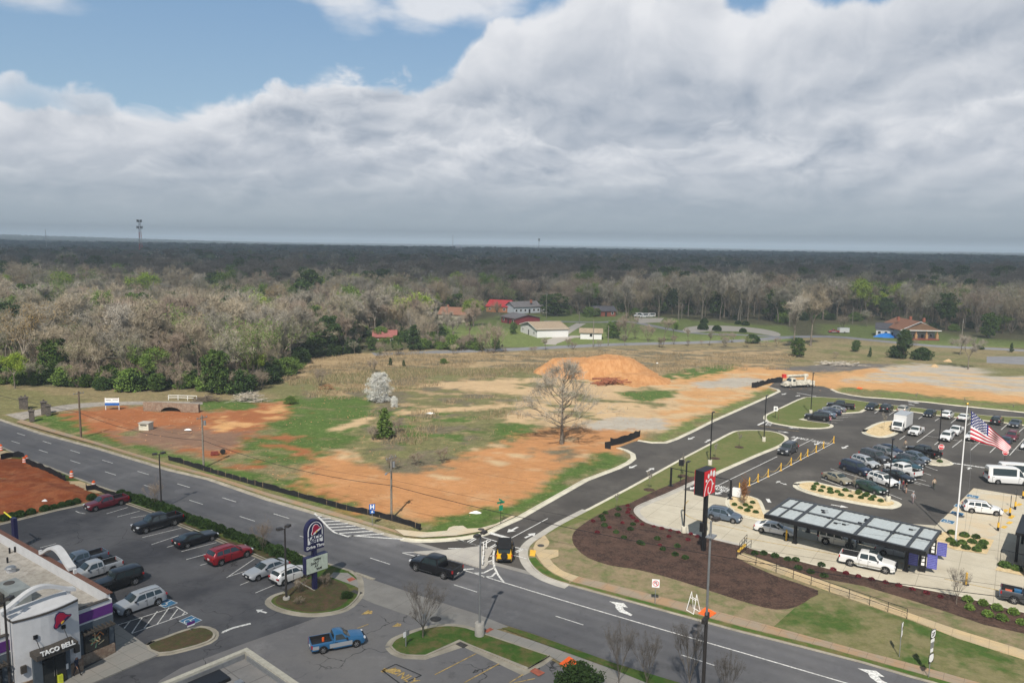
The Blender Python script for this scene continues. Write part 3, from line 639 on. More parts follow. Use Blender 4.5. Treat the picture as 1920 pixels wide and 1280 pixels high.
RZ = np.clip(sd, -1.5, 3) * .10 + .06 + np.where(ins, (vnoise(RX, RY, 3.5, 3) - .45) * 1.1 * np.clip(dist / 3, 0, 1) + (vnoise(RX, RY, .9, 9) - .5) * .4, 0); RZ[sd < -.6] = -.4
o = bpy.data.objects.new('dirt_bank', grid_mesh('dirt_bank', RX, RY, RZ, M_REDDIRT)); COL.objects.link(o); struct('dirt_bank', o)
# mound of orange spoil
mx, my = P(1118, 702); cx, cy = P(1165, 690)
xs = np.arange(mx - 26, mx + 40, .5); ys = np.arange(my - 24, my + 26, .5); MX, MY = np.meshgrid(xs, ys)
u = (MX - mx); v = (MY - my)
h1 = 1 - np.hypot((u + 5) / 12.5, (v - 3) / 11.5); h2 = 1 - np.hypot((u - 4) / 14.5, (v - 2) / 11.5); h3 = 1 - np.hypot((u - 8) / 13, (v + 6) / 13)
hh = np.maximum(np.maximum(np.clip(h1 * 2.3, -1, 1) * 3.9, np.clip(h2 * 1.75, -1, 1) * 4.9 ), np.clip(h3 * 1.4, -1, 1) * 2.0)
hh = hh + (vnoise(MX, MY, 4, 40) - .5) * 1.2 + (vnoise(MX, MY, 1.3, 44) - .5) * .3 - .25
MZ = np.where(hh < -.3, -.4, hh)
def mound_col():
 p = worldpos(); x, y, z = sep(p); n = noise(vec(x * 1.5, y * .5, z * .4), .8, 6, .7)
 return mixc(sstep(n, .35, .65), (.40, .19, .075), (.50, .27, .12))
o = bpy.data.objects.new('dirt_mound', grid_mesh('dirt_mound', MX, MY, MZ, mat('orange_spoil', mound_col, .97, bump=.4, bscale=1.5, spec=.1))); COL.objects.link(o)
struct('dirt_mound', o)
# ---------------------------------------------------------------- painted markings
ZM = .046
def bar(b, p, q, w, z=ZM): b.ribbon([p, q], w, z)
def marks(name, segs, w, m, z=ZM):
 b = MB()
 for p, q in segs:
  p = P(*p) if isinstance(p, tuple) else p; q = P(*q) if isinstance(q, tuple) else q
  bar(b, p, q, w, z)
 return struct(name, b.build(name, m))
dash = []
for px, py in [(449.5, 968), (562, 1004.5), (694, 1046), (851, 1096), (1042, 1155), (1277, 1227.5), (355, 937.5), (270, 909.3), (197, 884.2), (132, 863), (73, 843.3), (21.5, 826.6),
    (32, 812), (80, 827), (132, 844), (192, 862.5), (258, 883.5), (332.5, 906.8), (416.8, 933), (513, 963)]:
 a = P(px, py); dash.append((list(a), [a[0] + E1[0] * 3.05, a[1] + E1[1] * 3.05]))
b = MB()
for p, q in dash: bar(b, p, q, .13)
struct('lane_markings', b.build('lane_markings', M_WHITE))
L = [((865, 1067.5), (1000, 1109)), ((1000, 1109), (1040, 1121)), ((1040, 1121), (1200, 1168)), ((1200, 1168), (1400, 1226)), ((1400, 1226), (1585, 1280)), ((1585, 1280), (1700, 1313)),
  ((754, 1036.5), (780, 1043)), ((754, 1036.5), (845, 1032))]
marks('lane_markings', L, .15, M_WHITE)
H = [((590, 962.5), (604, 976)), ((604, 976), (617, 990)), ((617, 990), (627, 998)), ((627, 998), (654, 1006.5)), ((593, 968), (603, 967.5)), ((602, 972.5), (620, 972)), ((608, 978), (637, 976.5)), ((614, 983.5), (652, 981.5)),
  ((618, 989), (667, 986)), ((624, 994), (684, 990.5)), ((633, 1000), (699, 995.5)), ((652, 1005), (720, 1000.5)), ((655, 1004), (757, 1011))]
marks('lane_markings', H, .26, M_WHITE)
# traffic island and crossing
isl = smooth(W2([(776, 1036), (830, 1033), (870, 1029), (899, 1025.5), (916, 1027), (924, 1030.5), (922, 1037), (915, 1049), (916, 1057), (911, 1064), (900, 1065.5), (860, 1053), (815, 1042)]), 2, True)
struct('traffic_island', MB().prism(isl, .0, .16).build('traffic_island', jointed('island_concrete', (.36, .34, .31), (.40, .38, .34), step=2.2)))
X = [((855, 1011), (966, 1042)), ((904, 1007), (948, 1020)), ((966, 1026), (990, 1031)), ((968, 1042), (987, 1047.5)), ((855, 1011), (897, 1023)), ((876, 1016), (895, 1006)), ((880, 1018), (893, 1010)), ((903, 1018), (916, 1012)), ((908, 1021), (920, 1013)),
  ((919, 1026), (937, 1016)), ((922, 1027), (941, 1018)), ((966, 1034), (979, 1028)), ((968, 1036), (983, 1029)), ((911, 1028), (912, 1017)),
  ((838, 1031), (897, 1025)), ((820, 1033), (850, 1030)), ((840, 1028), (898, 1028)), ((855, 1011), (870, 1014))]
marks('crosswalk_markings', X, .17, M_WHITE)
Y = [((927, 1031.5), (925, 1040)), ((925, 1040), (925, 1052)), ((925, 1052), (927, 1064)), ((927, 1064), (934, 1078)), ((934, 1078), (944, 1091)), ((927, 1064), (907, 1074)), ((907, 1074), (888, 1074.5)), ((930, 1073), (922, 1081)), ((922, 1081), (906, 1081.5)),
  ((917, 1043), (925, 1041)), ((915, 1053), (924, 1050)), ((864, 1067.5), (888, 1066.5)), ((927, 1031), (934, 1033))]
marks('lane_markings', Y, .24, M_WHITE)
marks('stop_line', [((918, 999), (957, 1010))], .6, M_WHITE, ZM + .002)
marks('lane_markings', [((957, 1009.5), (1027, 972))], .13, M_WHITE)
def arrow(b, base, tip, w=.2, head=.9, hw=.55):
 a = Vector(P(*base)); t = Vector(P(*tip)); d = (t - a).normalized(); n = Vector((-d.y, d.x)); k = t - d * head
 b.ribbon([tuple(a), tuple(k)], w, ZM); b.add([(*(k + n * hw), ZM), (*(k - n * hw), ZM), (*t, ZM)], [(0, 1, 2)])
ARW = [((971, 988), (951, 998)), ((984, 1008.5), (1004, 999)), ((1193.5, 872), (1179, 878)), ((1212, 884), (1226.5, 877)), ((1302, 819), (1290, 824)), ((1322, 829.5), (1333, 823.5)),
  ((1474, 737.5), (1466, 740)), ((1492, 743), (1500, 741)), ((1497.5, 803.5), (1477, 801)), ((1459, 808.5), (1479.5, 811.5)), ((1312, 908), (1294, 918)), ((1355, 921), (1341, 927)),
  ((1496.5, 820), (1486, 827)), ((1538, 829.5), (1527, 834)), ((1590, 835.5), (1579, 841)), ((1558, 946), (1591, 951.5)), ((1703, 754), (1724, 755.5)), ((1715, 760), (1703, 757.5)),
  ((1815, 880), (1819, 876)), ((500, 1149), (480, 1143)), ((425, 1184), (414, 1187)), ((1463, 905), (1476, 909)), ((1455, 905), (1463, 902))]
b = MB()
for a, t in ARW:
 Lw = math.dist(P(*a), P(*t)); arrow(b, a, t, min(.32, Lw * .16), min(1.1, Lw * .45), min(.55, Lw * .28))
for p in [(412, 1186.5), (430, 1179), (450, 1173), (470, 1169)]: pass
b.ribbon(smooth(W2([(418, 1185), (438, 1177), (470, 1169)]), 3), .3, ZM)
# turn arrows on the highway
for (x0, y0) in ((1160, 1141), (1640, 1272)):
 a = Vector(P(x0, y0)); e1 = Vector(E1); e2 = Vector(E2)
 q = [(-1.6, 1.0), (-.3, .95), (.25, -.35), (1.5, -.75), (1.55, -.35), (.7, .1), (.4, 1.0), (.95, 1.15), (-.1, 2.0)]
 pts = [a + e1 * (u * .88) + e2 * (v * .78) for u, v in [(1.9, -.9), (1.9, -.5), (.6, .1), (.2, .75), (.75, .95), (-.1, 1.75), (-1.7, 1.15), (-.7, .72), (-.4, .0), (.4, -.75)]]
 b.sheet([tuple(p) for p in pts], ZM)
struct('direction_arrows', b.build('direction_arrows', M_WHITE))
def text_obj(name, s, size, mtx, m, parent=None, ext=.0, align='CENTER', bold=0.0, space=1.0):
 cu = bpy.data.curves.new(name, 'FONT'); cu.body = s; cu.size = size; cu.align_x = align; cu.align_y = 'CENTER'; cu.extrude = ext; cu.offset = bold; cu.space_character = space; cu.space_line = .8
 cu.resolution_u = 2
 t = bpy.data.objects.new(name, cu); COL.objects.link(t); bpy.context.view_layer.update()
 me = bpy.data.meshes.new_from_object(t.evaluated_get(bpy.context.evaluated_depsgraph_get())); bpy.data.objects.remove(t); me.name = name
 me.transform(mtx); me.materials.clear(); me.materials.append(m)
 o = bpy.data.objects.new(name, me); COL.objects.link(o)
 if parent is not None: o.parent = parent
 return o
def ground_text(s, px, py, size, ang, stretch=1.6, z=ZM + .001, m=M_WHITE):
 x, y = P(px, py)
 return struct('lane_lettering', text_obj('lane_lettering', s, size, Matrix.Translation((x, y, z)) @ Matrix.Rotation(ang, 4, 'Z') @ Matrix.Diagonal((1, stretch, 1, 1)), m, bold=.02))
# lane lettering reads for drivers coming down the lane towards the pad
LD = heading(P(1562, 829), P(1410, 915))
ground_text('DRIVE', 1500, 821.5, 1.15, LD - pi / 2); ground_text('DRIVE', 1539, 829, 1.15, LD - pi / 2)
ground_text('DRIVE\nTHRU', 1306, 903, 1.0, LD - pi / 2, 1.5); ground_text('DRIVE\nTHRU', 1353, 915.5, 1.0, LD - pi / 2, 1.5)
ground_text('STOP', 1443, 794.5, 1.5, heading(P(1480, 800), P(1437, 795)) - pi / 2, 1.1)
marks('stop_line', [((1421, 797), (1440, 788))], .5, M_WHITE); marks('stop_line', [((1494, 736.5), (1530, 743))], .35, M_WHITE); marks('stop_line', [((1786, 868), (1856, 878))], .3, M_WHITE)
marks('stop_line', [((1703, 752.5), (1723, 755))], .4, M_WHITE)
ground_text('DO NOT BLOCK', 1822, 873.5, .75, A1, 1.3)
marks('lane_markings', [((1422, 798), (1499, 809))], .12, M_YELLW)
marks('lane_markings', [((1525, 823), (1497, 837)), ((1457, 856), (1340, 913))], .13, M_WHITE)
BL = [(1563, 830), (1544, 840), (1530, 847.5), (1514, 855), (1501, 862), (1483, 871.5), (1464, 882), (1440, 893.5), (1421, 903), (1405, 910)]
marks('lane_markings', [(BL[i], BL[i + 1]) for i in range(len(BL) - 1)] + [((1405, 910), (1386, 921))], .14, M_WHITE)
# bay lines of the large lot
b = MB()
for a, q in [((1540, 897.5), (1593, 917)), ((1557, 878.5), (1620, 897.5)), ((1598, 880), (1640, 893)), ((1620, 897.5), (1645, 906)), ((1671, 911), (1693, 918)), ((1664, 925), (1691, 936)), ((1678, 890), (1715, 898)), ((1700, 902), (1726, 909)), ((1704, 900), (1746, 912)),
    ((1708, 894), (1736, 902)), ((1723, 884), (1746, 891)), ((1735, 874), (1758, 882)), ((1655, 868), (1677, 878)), ((1633, 865), (1655, 872)), ((1693, 916), (1715, 921)), ((1640, 768), (1648, 769)),
    ((1640, 774.5), (1648, 769.5)), ((1667, 778), (1680, 769.5)), ((1722, 785.5), (1732, 779)), ((1753, 789), (1763, 783)), ((1783, 793), (1793, 785)), ((1814, 797), (1824, 790)), ((1877, 805.5), (1891, 793.5)), ((1910, 810), (1922, 800)),
    ((1578, 778.5), (1599, 777)), ((1568, 783.5), (1590, 782)), ((1557, 787.5), (1580, 788)), ((1551, 791.5), (1570, 792.5)),
    ((1686.5, 824), (1697, 817)), ((1719, 829), (1752, 805)), ((1752, 834), (1760, 828)), ((1785.6, 838.75), (1804.4, 823.75)), ((1820.4, 843.5), (1841.5, 825)), ((1856, 848.5), (1871, 834)), ((1892.75, 853.5), (1921, 822)),
    ((1737, 817), (1920, 845)), ((1825.5, 925), (1838, 926.5)), ((1838, 923), (1920, 932)), ((1845, 891), (1853, 889))]:
 bar(b, P(*a), P(*q), .13)
for a, q in [((1439, 935), (1443, 942))]: bar(b, P(*a), P(*q), .5)
struct('bay_markings', b.build('bay_markings', M_WHITE))
# worn yellow guide lines on the concrete
b = MB()
for pts in [[(1410, 988), (1480, 1004), (1540, 1018), (1620, 1038), (1700, 1058)], [(1395, 1008), (1470, 1022), (1570, 1040)], [(1291, 938), (1284, 947), (1283, 958), (1290, 968), (1320, 978), (1400, 996)], [(1770, 1085), (1845, 1101), (1900, 1112)], [(1392, 985), (1420, 995)]]:
 b.ribbon(smooth(W2(pts), 3), .14, ZM)
struct('guide_lines', b.build('guide_lines', M_YELLW))
b = MB();
for p, q in [((1882, 960), (1888, 955)), ((1889, 982), (1896, 978)), ((1893, 972), (1900, 966)), ((1880, 990), (1886, 986)), ((1907, 948), (1914, 944))]: bar(b, P(*p), P(*q), .5)
struct('guide_lines', b.build('guide_lines', M_YELL))
# accessible symbols
def access(px, py, ang, w=1.7, h=1.4, z=ZM):
 x, y = P(px, py); T = Matrix.Translation((x, y, z)) @ Matrix.Rotation(ang, 4, 'Z')
 b = MB(); b.add([(-w / 2, -h / 2, 0), (w / 2, -h / 2, 0), (w / 2, h / 2, 0), (-w / 2, h / 2, 0)], [(0, 1, 2, 3)], 0, T)
 arc = [(cos(t) * .36 - .05, sin(t) * .36 - .18, .003) for t in np.linspace(2.2, 6.6, 12)]
 for pts, ww in ((arc, .1), ([(-.12, .32, 0), (-.08, 0, 0), (.22, -.02, 0), (.36, -.34, 0), (.5, -.32, 0)], .1)):
  r = MB().ribbon(pts, ww, .003); b.add(r.v, r.f, 1, T)
 d = MB().lathe([(0, .003), (.09, .003)], 8, (-.14, .45, 0)); b.add(d.v, [f[::-1] for f in d.f], 1, T)
 for u, v, uw, vh in ((0, h / 2 - .04, w, .06), (0, -h / 2 + .04, w, .06), (w / 2 - .04, 0, .06, h), (-w / 2 + .04, 0, .06, h)):
  r = MB().add([(u - uw / 2, v - vh / 2, .003), (u + uw / 2, v - vh / 2, .003), (u + uw / 2, v + vh / 2, .003), (u - uw / 2, v + vh / 2, .003)], [(0, 1, 2, 3)]); b.add(r.v, r.f, 1, T)
 return struct('access_symbol', b.build('access_symbol', [M_BLUE, M_WHITE]))
AL = heading(P(1755, 985), P(1826, 915))
for p in [(1824, 930.5), (1802, 949), (1794.5, 962.5), (1777, 977.5)]: access(*p, AL - pi / 2, 1.6, 1.5)
access(357, 1163.5, radians(-33)); access(312, 1131, radians(-33))
# taco-side bay lines, hatch and yellow marks
b = MB()
for a, q in [((340, 1034), (406, 1017)), ((349, 1049), (393, 1037)), ((375, 1060), (389, 1056)), ((425, 1079 + 4), (478, 1047)), ((426, 1082), (462, 1070)), ((450, 1097), (467, 1090)), ((479, 1111.5), (516, 1096)), ((267, 1007.5), (340, 990)), ((284, 1021), (335, 1004)), ((313, 1026), (340, 1018)),
    ((200, 963), (240, 951)), ((220, 969), (262, 958)), ((245, 971), (275, 966)), ((75, 1027), (105, 1019)), ((160, 963), (148, 961)), ((148, 961), (142, 958)),
    ((220, 1172), (330, 1137)), ((247, 1187.5), (352, 1150)), ((330, 1137), (352, 1150)), ((233, 1178), (245, 1163)), ((247, 1187), (268, 1156)), ((270, 1178), (295, 1146)), ((295, 1170), (317, 1139)), ((318, 1162), (333, 1142)), ((341, 1154), (347, 1147))]:
 bar(b, P(*a), P(*q), .11)
struct('bay_markings', b.build('bay_markings', M_WHITE))
b = MB()
for a, q in [((815, 1265), (893, 1225)), ((870, 1280), (936, 1244)), ((955, 1280), (981, 1264)), ((964, 1280), (1003, 1272)), ((670, 1178), (691, 1170)), ((790, 1290), (805, 1282))]: bar(b, P(*a), P(*q), .11)
struct('bay_markings', b.build('bay_markings', M_YELLW))
b = MB(); arrow(b, (698, 1146), (677, 1152), .35, 1.0, .5); arrow(b, (752, 1170), (735, 1175), .3, .8, .4); arrow(b, (751, 1257), (717, 1258), .35, 1.1, .55); b.ribbon(W2([(716, 1260), (724, 1253)]), .3, ZM)
struct('direction_arrows', b.build('direction_arrows', M_YELLW)); ground_text('ONLY', 757, 1268, 1.1, radians(-40), 1.1, m=M_YELLW)
marks('tar_patch', [((742, 1245), (790, 1266)), ((742, 1245), (717, 1257)), ((790, 1266), (752, 1283)), ((717, 1257), (752, 1283))], .12, mat('crack_sealant', (.03, .03, .033), .7), ZM)
# red brick-coloured ramps, utility covers
M_BRICKW = mat('brick_red_ramp', (.36, .11, .07), .9, var=.25, scale=2, bump=.3)
struct('ramp_paving', MB().sheet(W2([(907, 1184), (919, 1178), (926, 1181), (913, 1187.5)]), .115).sheet(W2([(993, 1259), (1003, 1253), (1022, 1262), (1010, 1269)]), .10).sheet(W2([(650, 1087), (660, 1083), (668, 1087), (655, 1092)]), .115).build('ramp_paving', M_BRICKW))
for i, (px, py, rr) in enumerate([(902, 993.6, .42), (1014, 1024, .42), (817, 1160.5, .55), (1420, 962, .3)]):
 x, y = P(px, py); struct('manhole_cover', MB().lathe([(0, 0), (rr, 0), (rr, -.03)][::-1], 18, (x, y, .142 if i < 2 else .05)).build('manhole_cover', mat('cast_iron', (.06, .055, .05), .7, var=.3, scale=8)))
struct('storm_drain', MB().box((*P(865, 1207), .04), (1.3, .8, .06), radians(-42)).build('storm_drain', MATS['cast_iron']))
struct('storm_drain', MB().box((*P(668, 1111), .06), (1.2, .6, .1), A1).build('storm_drain', MATS['cast_iron']))
# ---------------------------------------------------------------- vehicles
PAINTS = {}
def paint_mat(name, col, metal=.15, rough=.32):
 return mat(name, col, rough, metal, var=0, coat=.35, spec=.4)
for nm, c in dict(black=(.010, .010, .012), white=(.74, .74, .73), silver=(.38, .40, .42), charcoal=(.055, .058, .065), grey=(.15, .155, .165), maroon=(.13, .012, .022), red=(.26, .012, .020), blue=(.03, .14, .30),
     navy=(.016, .024, .050), tan=(.26, .235, .17), green=(.018, .045, .028), darkgreen=(.02, .035, .03), bluegrey=(.10, .13, .17), teal=(.02, .06, .075), yellow=(.75, .42, .01), dullwhite=(.62, .60, .54), champagne=(.40, .38, .33), truckred=(.45, .02, .02)).items():
 PAINTS[nm] = paint_mat(nm + '_paint', c)
# profile rows: (u from the nose, height of the body line along the middle) and belt line
K = {
 'sedan': dict(L=4.85, W=1.84, top=[(0, .52), (.012, .66), (.05, .78), (.14, .87), (.27, .97), (.34, 1.14), (.43, 1.38), (.50, 1.44), (.62, 1.45), (.72, 1.38), (.80, 1.24), (.875, 1.07), (.95, 1.03), (.985, .98), (1, .62)],
    belt=[(0, .5), (.05, .70), (.2, .84), (.3, .90), (.6, .94), (.88, .98), (.97, .93), (1, .60)], wh=(.175, .80), r=.335, sw=[(.335, .575, .47, .58), (.592, .80, .597, .745)], ws=(.285, .425), rw=(.735, .865), tum=.42),
 'coupe': dict(L=5.0, W=1.92, top=[(0, .60), (.01, .74), (.05, .86), (.15, .93), (.34, 1.02), (.40, 1.18), (.48, 1.38), (.55, 1.43), (.66, 1.42), (.76, 1.30), (.86, 1.12), (.97, 1.08), (.99, 1.0), (1, .6)],
    belt=[(0, .55), (.05, .80), (.3, .93), (.6, .98), (.9, 1.04), (.98, .98), (1, .6)], wh=(.18, .80), r=.36, sw=[(.40, .66, .52, .65), (.675, .78, .68, .74)], ws=(.35, .475), rw=(.76, .87), tum=.5),
 'suv': dict(L=4.75, W=1.90, top=[(0, .55), (.012, .76), (.05, .92), (.14, 1.03), (.25, 1.12), (.31, 1.28), (.39, 1.58), (.46, 1.67), (.6, 1.70), (.82, 1.67), (.90, 1.61), (.955, 1.30), (.985, 1.08), (1, .62)],
    belt=[(0, .5), (.05, .86), (.2, .98), (.3, 1.03), (.6, 1.07), (.9, 1.13), (.975, 1.08), (1, .6)], wh=(.175, .80), r=.37, sw=[(.31, .555, .43, .555), (.57, .73, .57, .72), (.745, .90, .745, .865)], ws=(.26, .39), rw=(.905, .965), tum=.36),
 'tall_suv': dict(L=5.2, W=2.03, top=[(0, .62), (.01, .95), (.04, 1.12), (.14, 1.19), (.25, 1.24), (.31, 1.40), (.365, 1.74), (.43, 1.86), (.6, 1.89), (.88, 1.87), (.945, 1.80), (.975, 1.40), (.99, 1.12), (1, .66)],
    belt=[(0, .6), (.04, 1.04), (.2, 1.12), (.6, 1.15), (.95, 1.17), (.985, 1.1), (1, .64)], wh=(.17, .79), r=.41, sw=[(.315, .53, .40, .53), (.545, .72, .545, .72), (.74, .93, .74, .91)], ws=(.26, .365), rw=(.948, .98), tum=.22),
 'jeep': dict(L=4.4, W=1.86, top=[(0, .62), (.01, 1.02), (.05, 1.12), (.14, 1.15), (.30, 1.19), (.345, 1.25), (.39, 1.72), (.44, 1.80), (.6, 1.82), (.9, 1.80), (.965, 1.76), (.985, 1.20), (.995, 1.0), (1, .62)],
    belt=[(0, .6), (.03, 1.0), (.3, 1.10), (.98, 1.14), (1, .64)], wh=(.16, .79), r=.43, sw=[(.37, .56, .41, .56), (.58, .76, .58, .76), (.79, .955, .79, .945)], ws=(.335, .395), rw=(.963, .984), tum=.10),
 'hatch': dict(L=4.3, W=1.80, top=[(0, .52), (.012, .70), (.05, .84), (.14, .95), (.24, 1.04), (.31, 1.22), (.40, 1.50), (.47, 1.57), (.6, 1.60), (.8, 1.55), (.89, 1.46), (.95, 1.20), (.985, 1.0), (1, .6)],
    belt=[(0, .5), (.05, .78), (.2, .92), (.6, 1.02), (.9, 1.10), (.975, 1.02), (1, .58)], wh=(.18, .81), r=.35, sw=[(.31, .555, .43, .555), (.57, .80, .57, .78), (.81, .885, .81, .86)], ws=(.25, .40), rw=(.895, .96), tum=.38),
 'pickup': dict(L=5.85, W=2.02, top=[(0, .62), (.01, .98), (.035, 1.12), (.12, 1.19), (.235, 1.25), (.285, 1.42), (.335, 1.78), (.38, 1.89), (.46, 1.92), (.60, 1.90), (.635, 1.84), (.655, 1.45), (.662, 1.30), (.668, .8)],
    belt=[(0, .6), (.04, 1.02), (.2, 1.14), (.66, 1.18), (.668, .8)], wh=(.165, .79), r=.43, sw=[(.29, .465, .36, .465), (.48, .625, .48, .615)], ws=(.245, .335), rw=(.637, .656), tum=.24, bed=(.668, .995, 1.26)),
 'extpickup': dict(L=5.3, W=1.85, top=[(0, .55), (.01, .84), (.035, .98), (.12, 1.04), (.25, 1.10), (.30, 1.26), (.36, 1.56), (.42, 1.65), (.5, 1.67), (.58, 1.65), (.615, 1.58), (.635, 1.2), (.64, .8)],
    belt=[(0, .55), (.04, .88), (.2, .98), (.63, 1.04), (.64, .8)], wh=(.165, .79), r=.37, sw=[(.31, .50, .39, .50), (.515, .60, .515, .59)], ws=(.26, .36), rw=(.617, .635), tum=.30, bed=(.64, .995, 1.10)),
 'regpickup': dict(L=4.8, W=1.72, top=[(0, .55), (.01, .80), (.035, .93), (.12, .99), (.27, 1.05), (.33, 1.22), (.40, 1.50), (.44, 1.58), (.5, 1.60), (.55, 1.58), (.575, 1.50), (.592, 1.15), (.598, .8)],
    belt=[(0, .55), (.04, .84), (.2, .94), (.59, .98), (.598, .8)], wh=(.175, .785), r=.35, sw=[(.345, .555, .42, .55)], ws=(.285, .40), rw=(.576, .592), tum=.32, bed=(.598, .995, 1.02)),
 'van': dict(L=6.0, W=2.05, top=[(0, .60), (.012, .90), (.04, 1.08), (.12, 1.22), (.16, 1.40), (.24, 2.05), (.29, 2.45), (.36, 2.58), (.6, 2.62), (.95, 2.60), (.985, 2.50), (.995, 1.2), (1, .6)],
    belt=[(0, .55), (.04, .98), (.12, 1.14), (.22, 1.22), (.98, 1.24), (1, .6)], wh=(.155, .775), r=.37, sw=[(.165, .30, .235, .30), (.36, .90, .36, .90)], ws=(.135, .245), rw=(.988, .994), tum=.13),
}
def interp(t, u):
 for (a, x), (b, y) in zip(t, t[1:]):
  if u <= b: return x + (y - x) * (u - a) / max(b - a, 1e-6)
 return t[-1][1]
def section(k, u):
 "half section of the body at u (0 nose .. 1 tail): list of (y, z) from sill to roof middle"
 w = k['W'] / 2; zt = interp(k['top'], u); zb = min(interp(k['belt'], u), zt - .02)
 e = abs(2 * u - 1); hw = w * (1 - .15 * max(0, (e - .72) / .28) ** 2.2)
 if 'bed' in k and u > .5: hw = w
 x = k['L'] / 2 - u * k['L']; zs = .25 + (.10 if u < .03 or u > .97 else 0) + k['r'] * .15
 for q in k['wh']:
  d = x - (k['L'] / 2 - q * k['L']); R = k['r'] * 1.17
  if abs(d) < R: zs = max(zs, k['r'] + sqrt(R * R - d * d) * .97)
 g = max(0.0, zt - zb); s = min(1.0, max(0.0, (g - .10) / .25))
 y4 = hw * .955; y5 = lerp(y4 * .80, y4 - k['tum'] * g, s); z5 = lerp(zb + g * .75, zt - .075, s)
 zm = max(zb * .62, zs + .02)
 return x, [(hw * .80, zs - .02), (hw * .975, zs), (hw, max(zm, zs + .01)), (hw * .995, max(zb - .10, zs + .03)), (y4, zb), (y5, z5), (y5 * .82, lerp(zt - .01, zt - .022, s)), (0, zt)]
def surf(k, u, t):
 x, s = section(k, u); (ya, za), (yb, zb) = s[4], s[5]
 return x, ya + (yb - ya) * t, za + (zb - za) * t
def wheel_mesh(r, w, rim):
 T = MB(); T.lathe([(r * .62, -w / 2), (r * .93, -w / 2), (r, -w * .36), (r, w * .36), (r * .93, w / 2), (r * .62, w / 2)], 20, axis='y')
 R = MB(); R.lathe([(r * .64, -w * .42), (r * .62, 0), (r * .64, w * .42)], 16, axis='y')
 for sgn in (-1, 1):
  o = len(R.v); R.v += [(cos(2 * pi * i / 16) * r * .60, sgn * w * .22, sin(2 * pi * i / 16) * r * .60) for i in range(16)]; R.f.append(tuple(range(o, o + 16))[::-sgn]); R.m.append(1)
  for i in range(6):
   a = 2 * pi * i / 6; d = Vector((cos(a), 0, sin(a))); p = Vector((-sin(a), 0, cos(a)))
   R.add([tuple(d * r * .08 + p * r * .10 + Vector((0, sgn * w * .40, 0))), tuple(d * r * .08 - p * r * .10 + Vector((0, sgn * w * .40, 0))), tuple(d * r * .62 - p * r * .08 + Vector((0, sgn * w * .36, 0))), tuple(d * r * .62 + p * r * .08 + Vector((0, sgn * w * .36, 0)))], [(0, 1, 2, 3) if sgn < 0 else (3, 2, 1, 0)])
 return T.mesh('tyre', M_TYRE, 40), R.mesh('rim', [rim, M_TRIM], 40)
WM = {}
def add_wheel(root, x, y, r, w=.23, rim=None):
 rim = rim or M_RIM; key = (round(r, 2), w, rim.name)
 if key not in WM: WM[key] = wheel_mesh(r, w, rim)
 o = bpy.data.objects.new('wheel', None); COL.objects.link(o); o.parent = root; o.location = (x, y, r); o.empty_display_size = .1
 for n_, me in zip(('tyre', 'rim'), WM[key]):
  c = bpy.data.objects.new(n_, me); COL.objects.link(c); c.parent = o
PAINTED = []
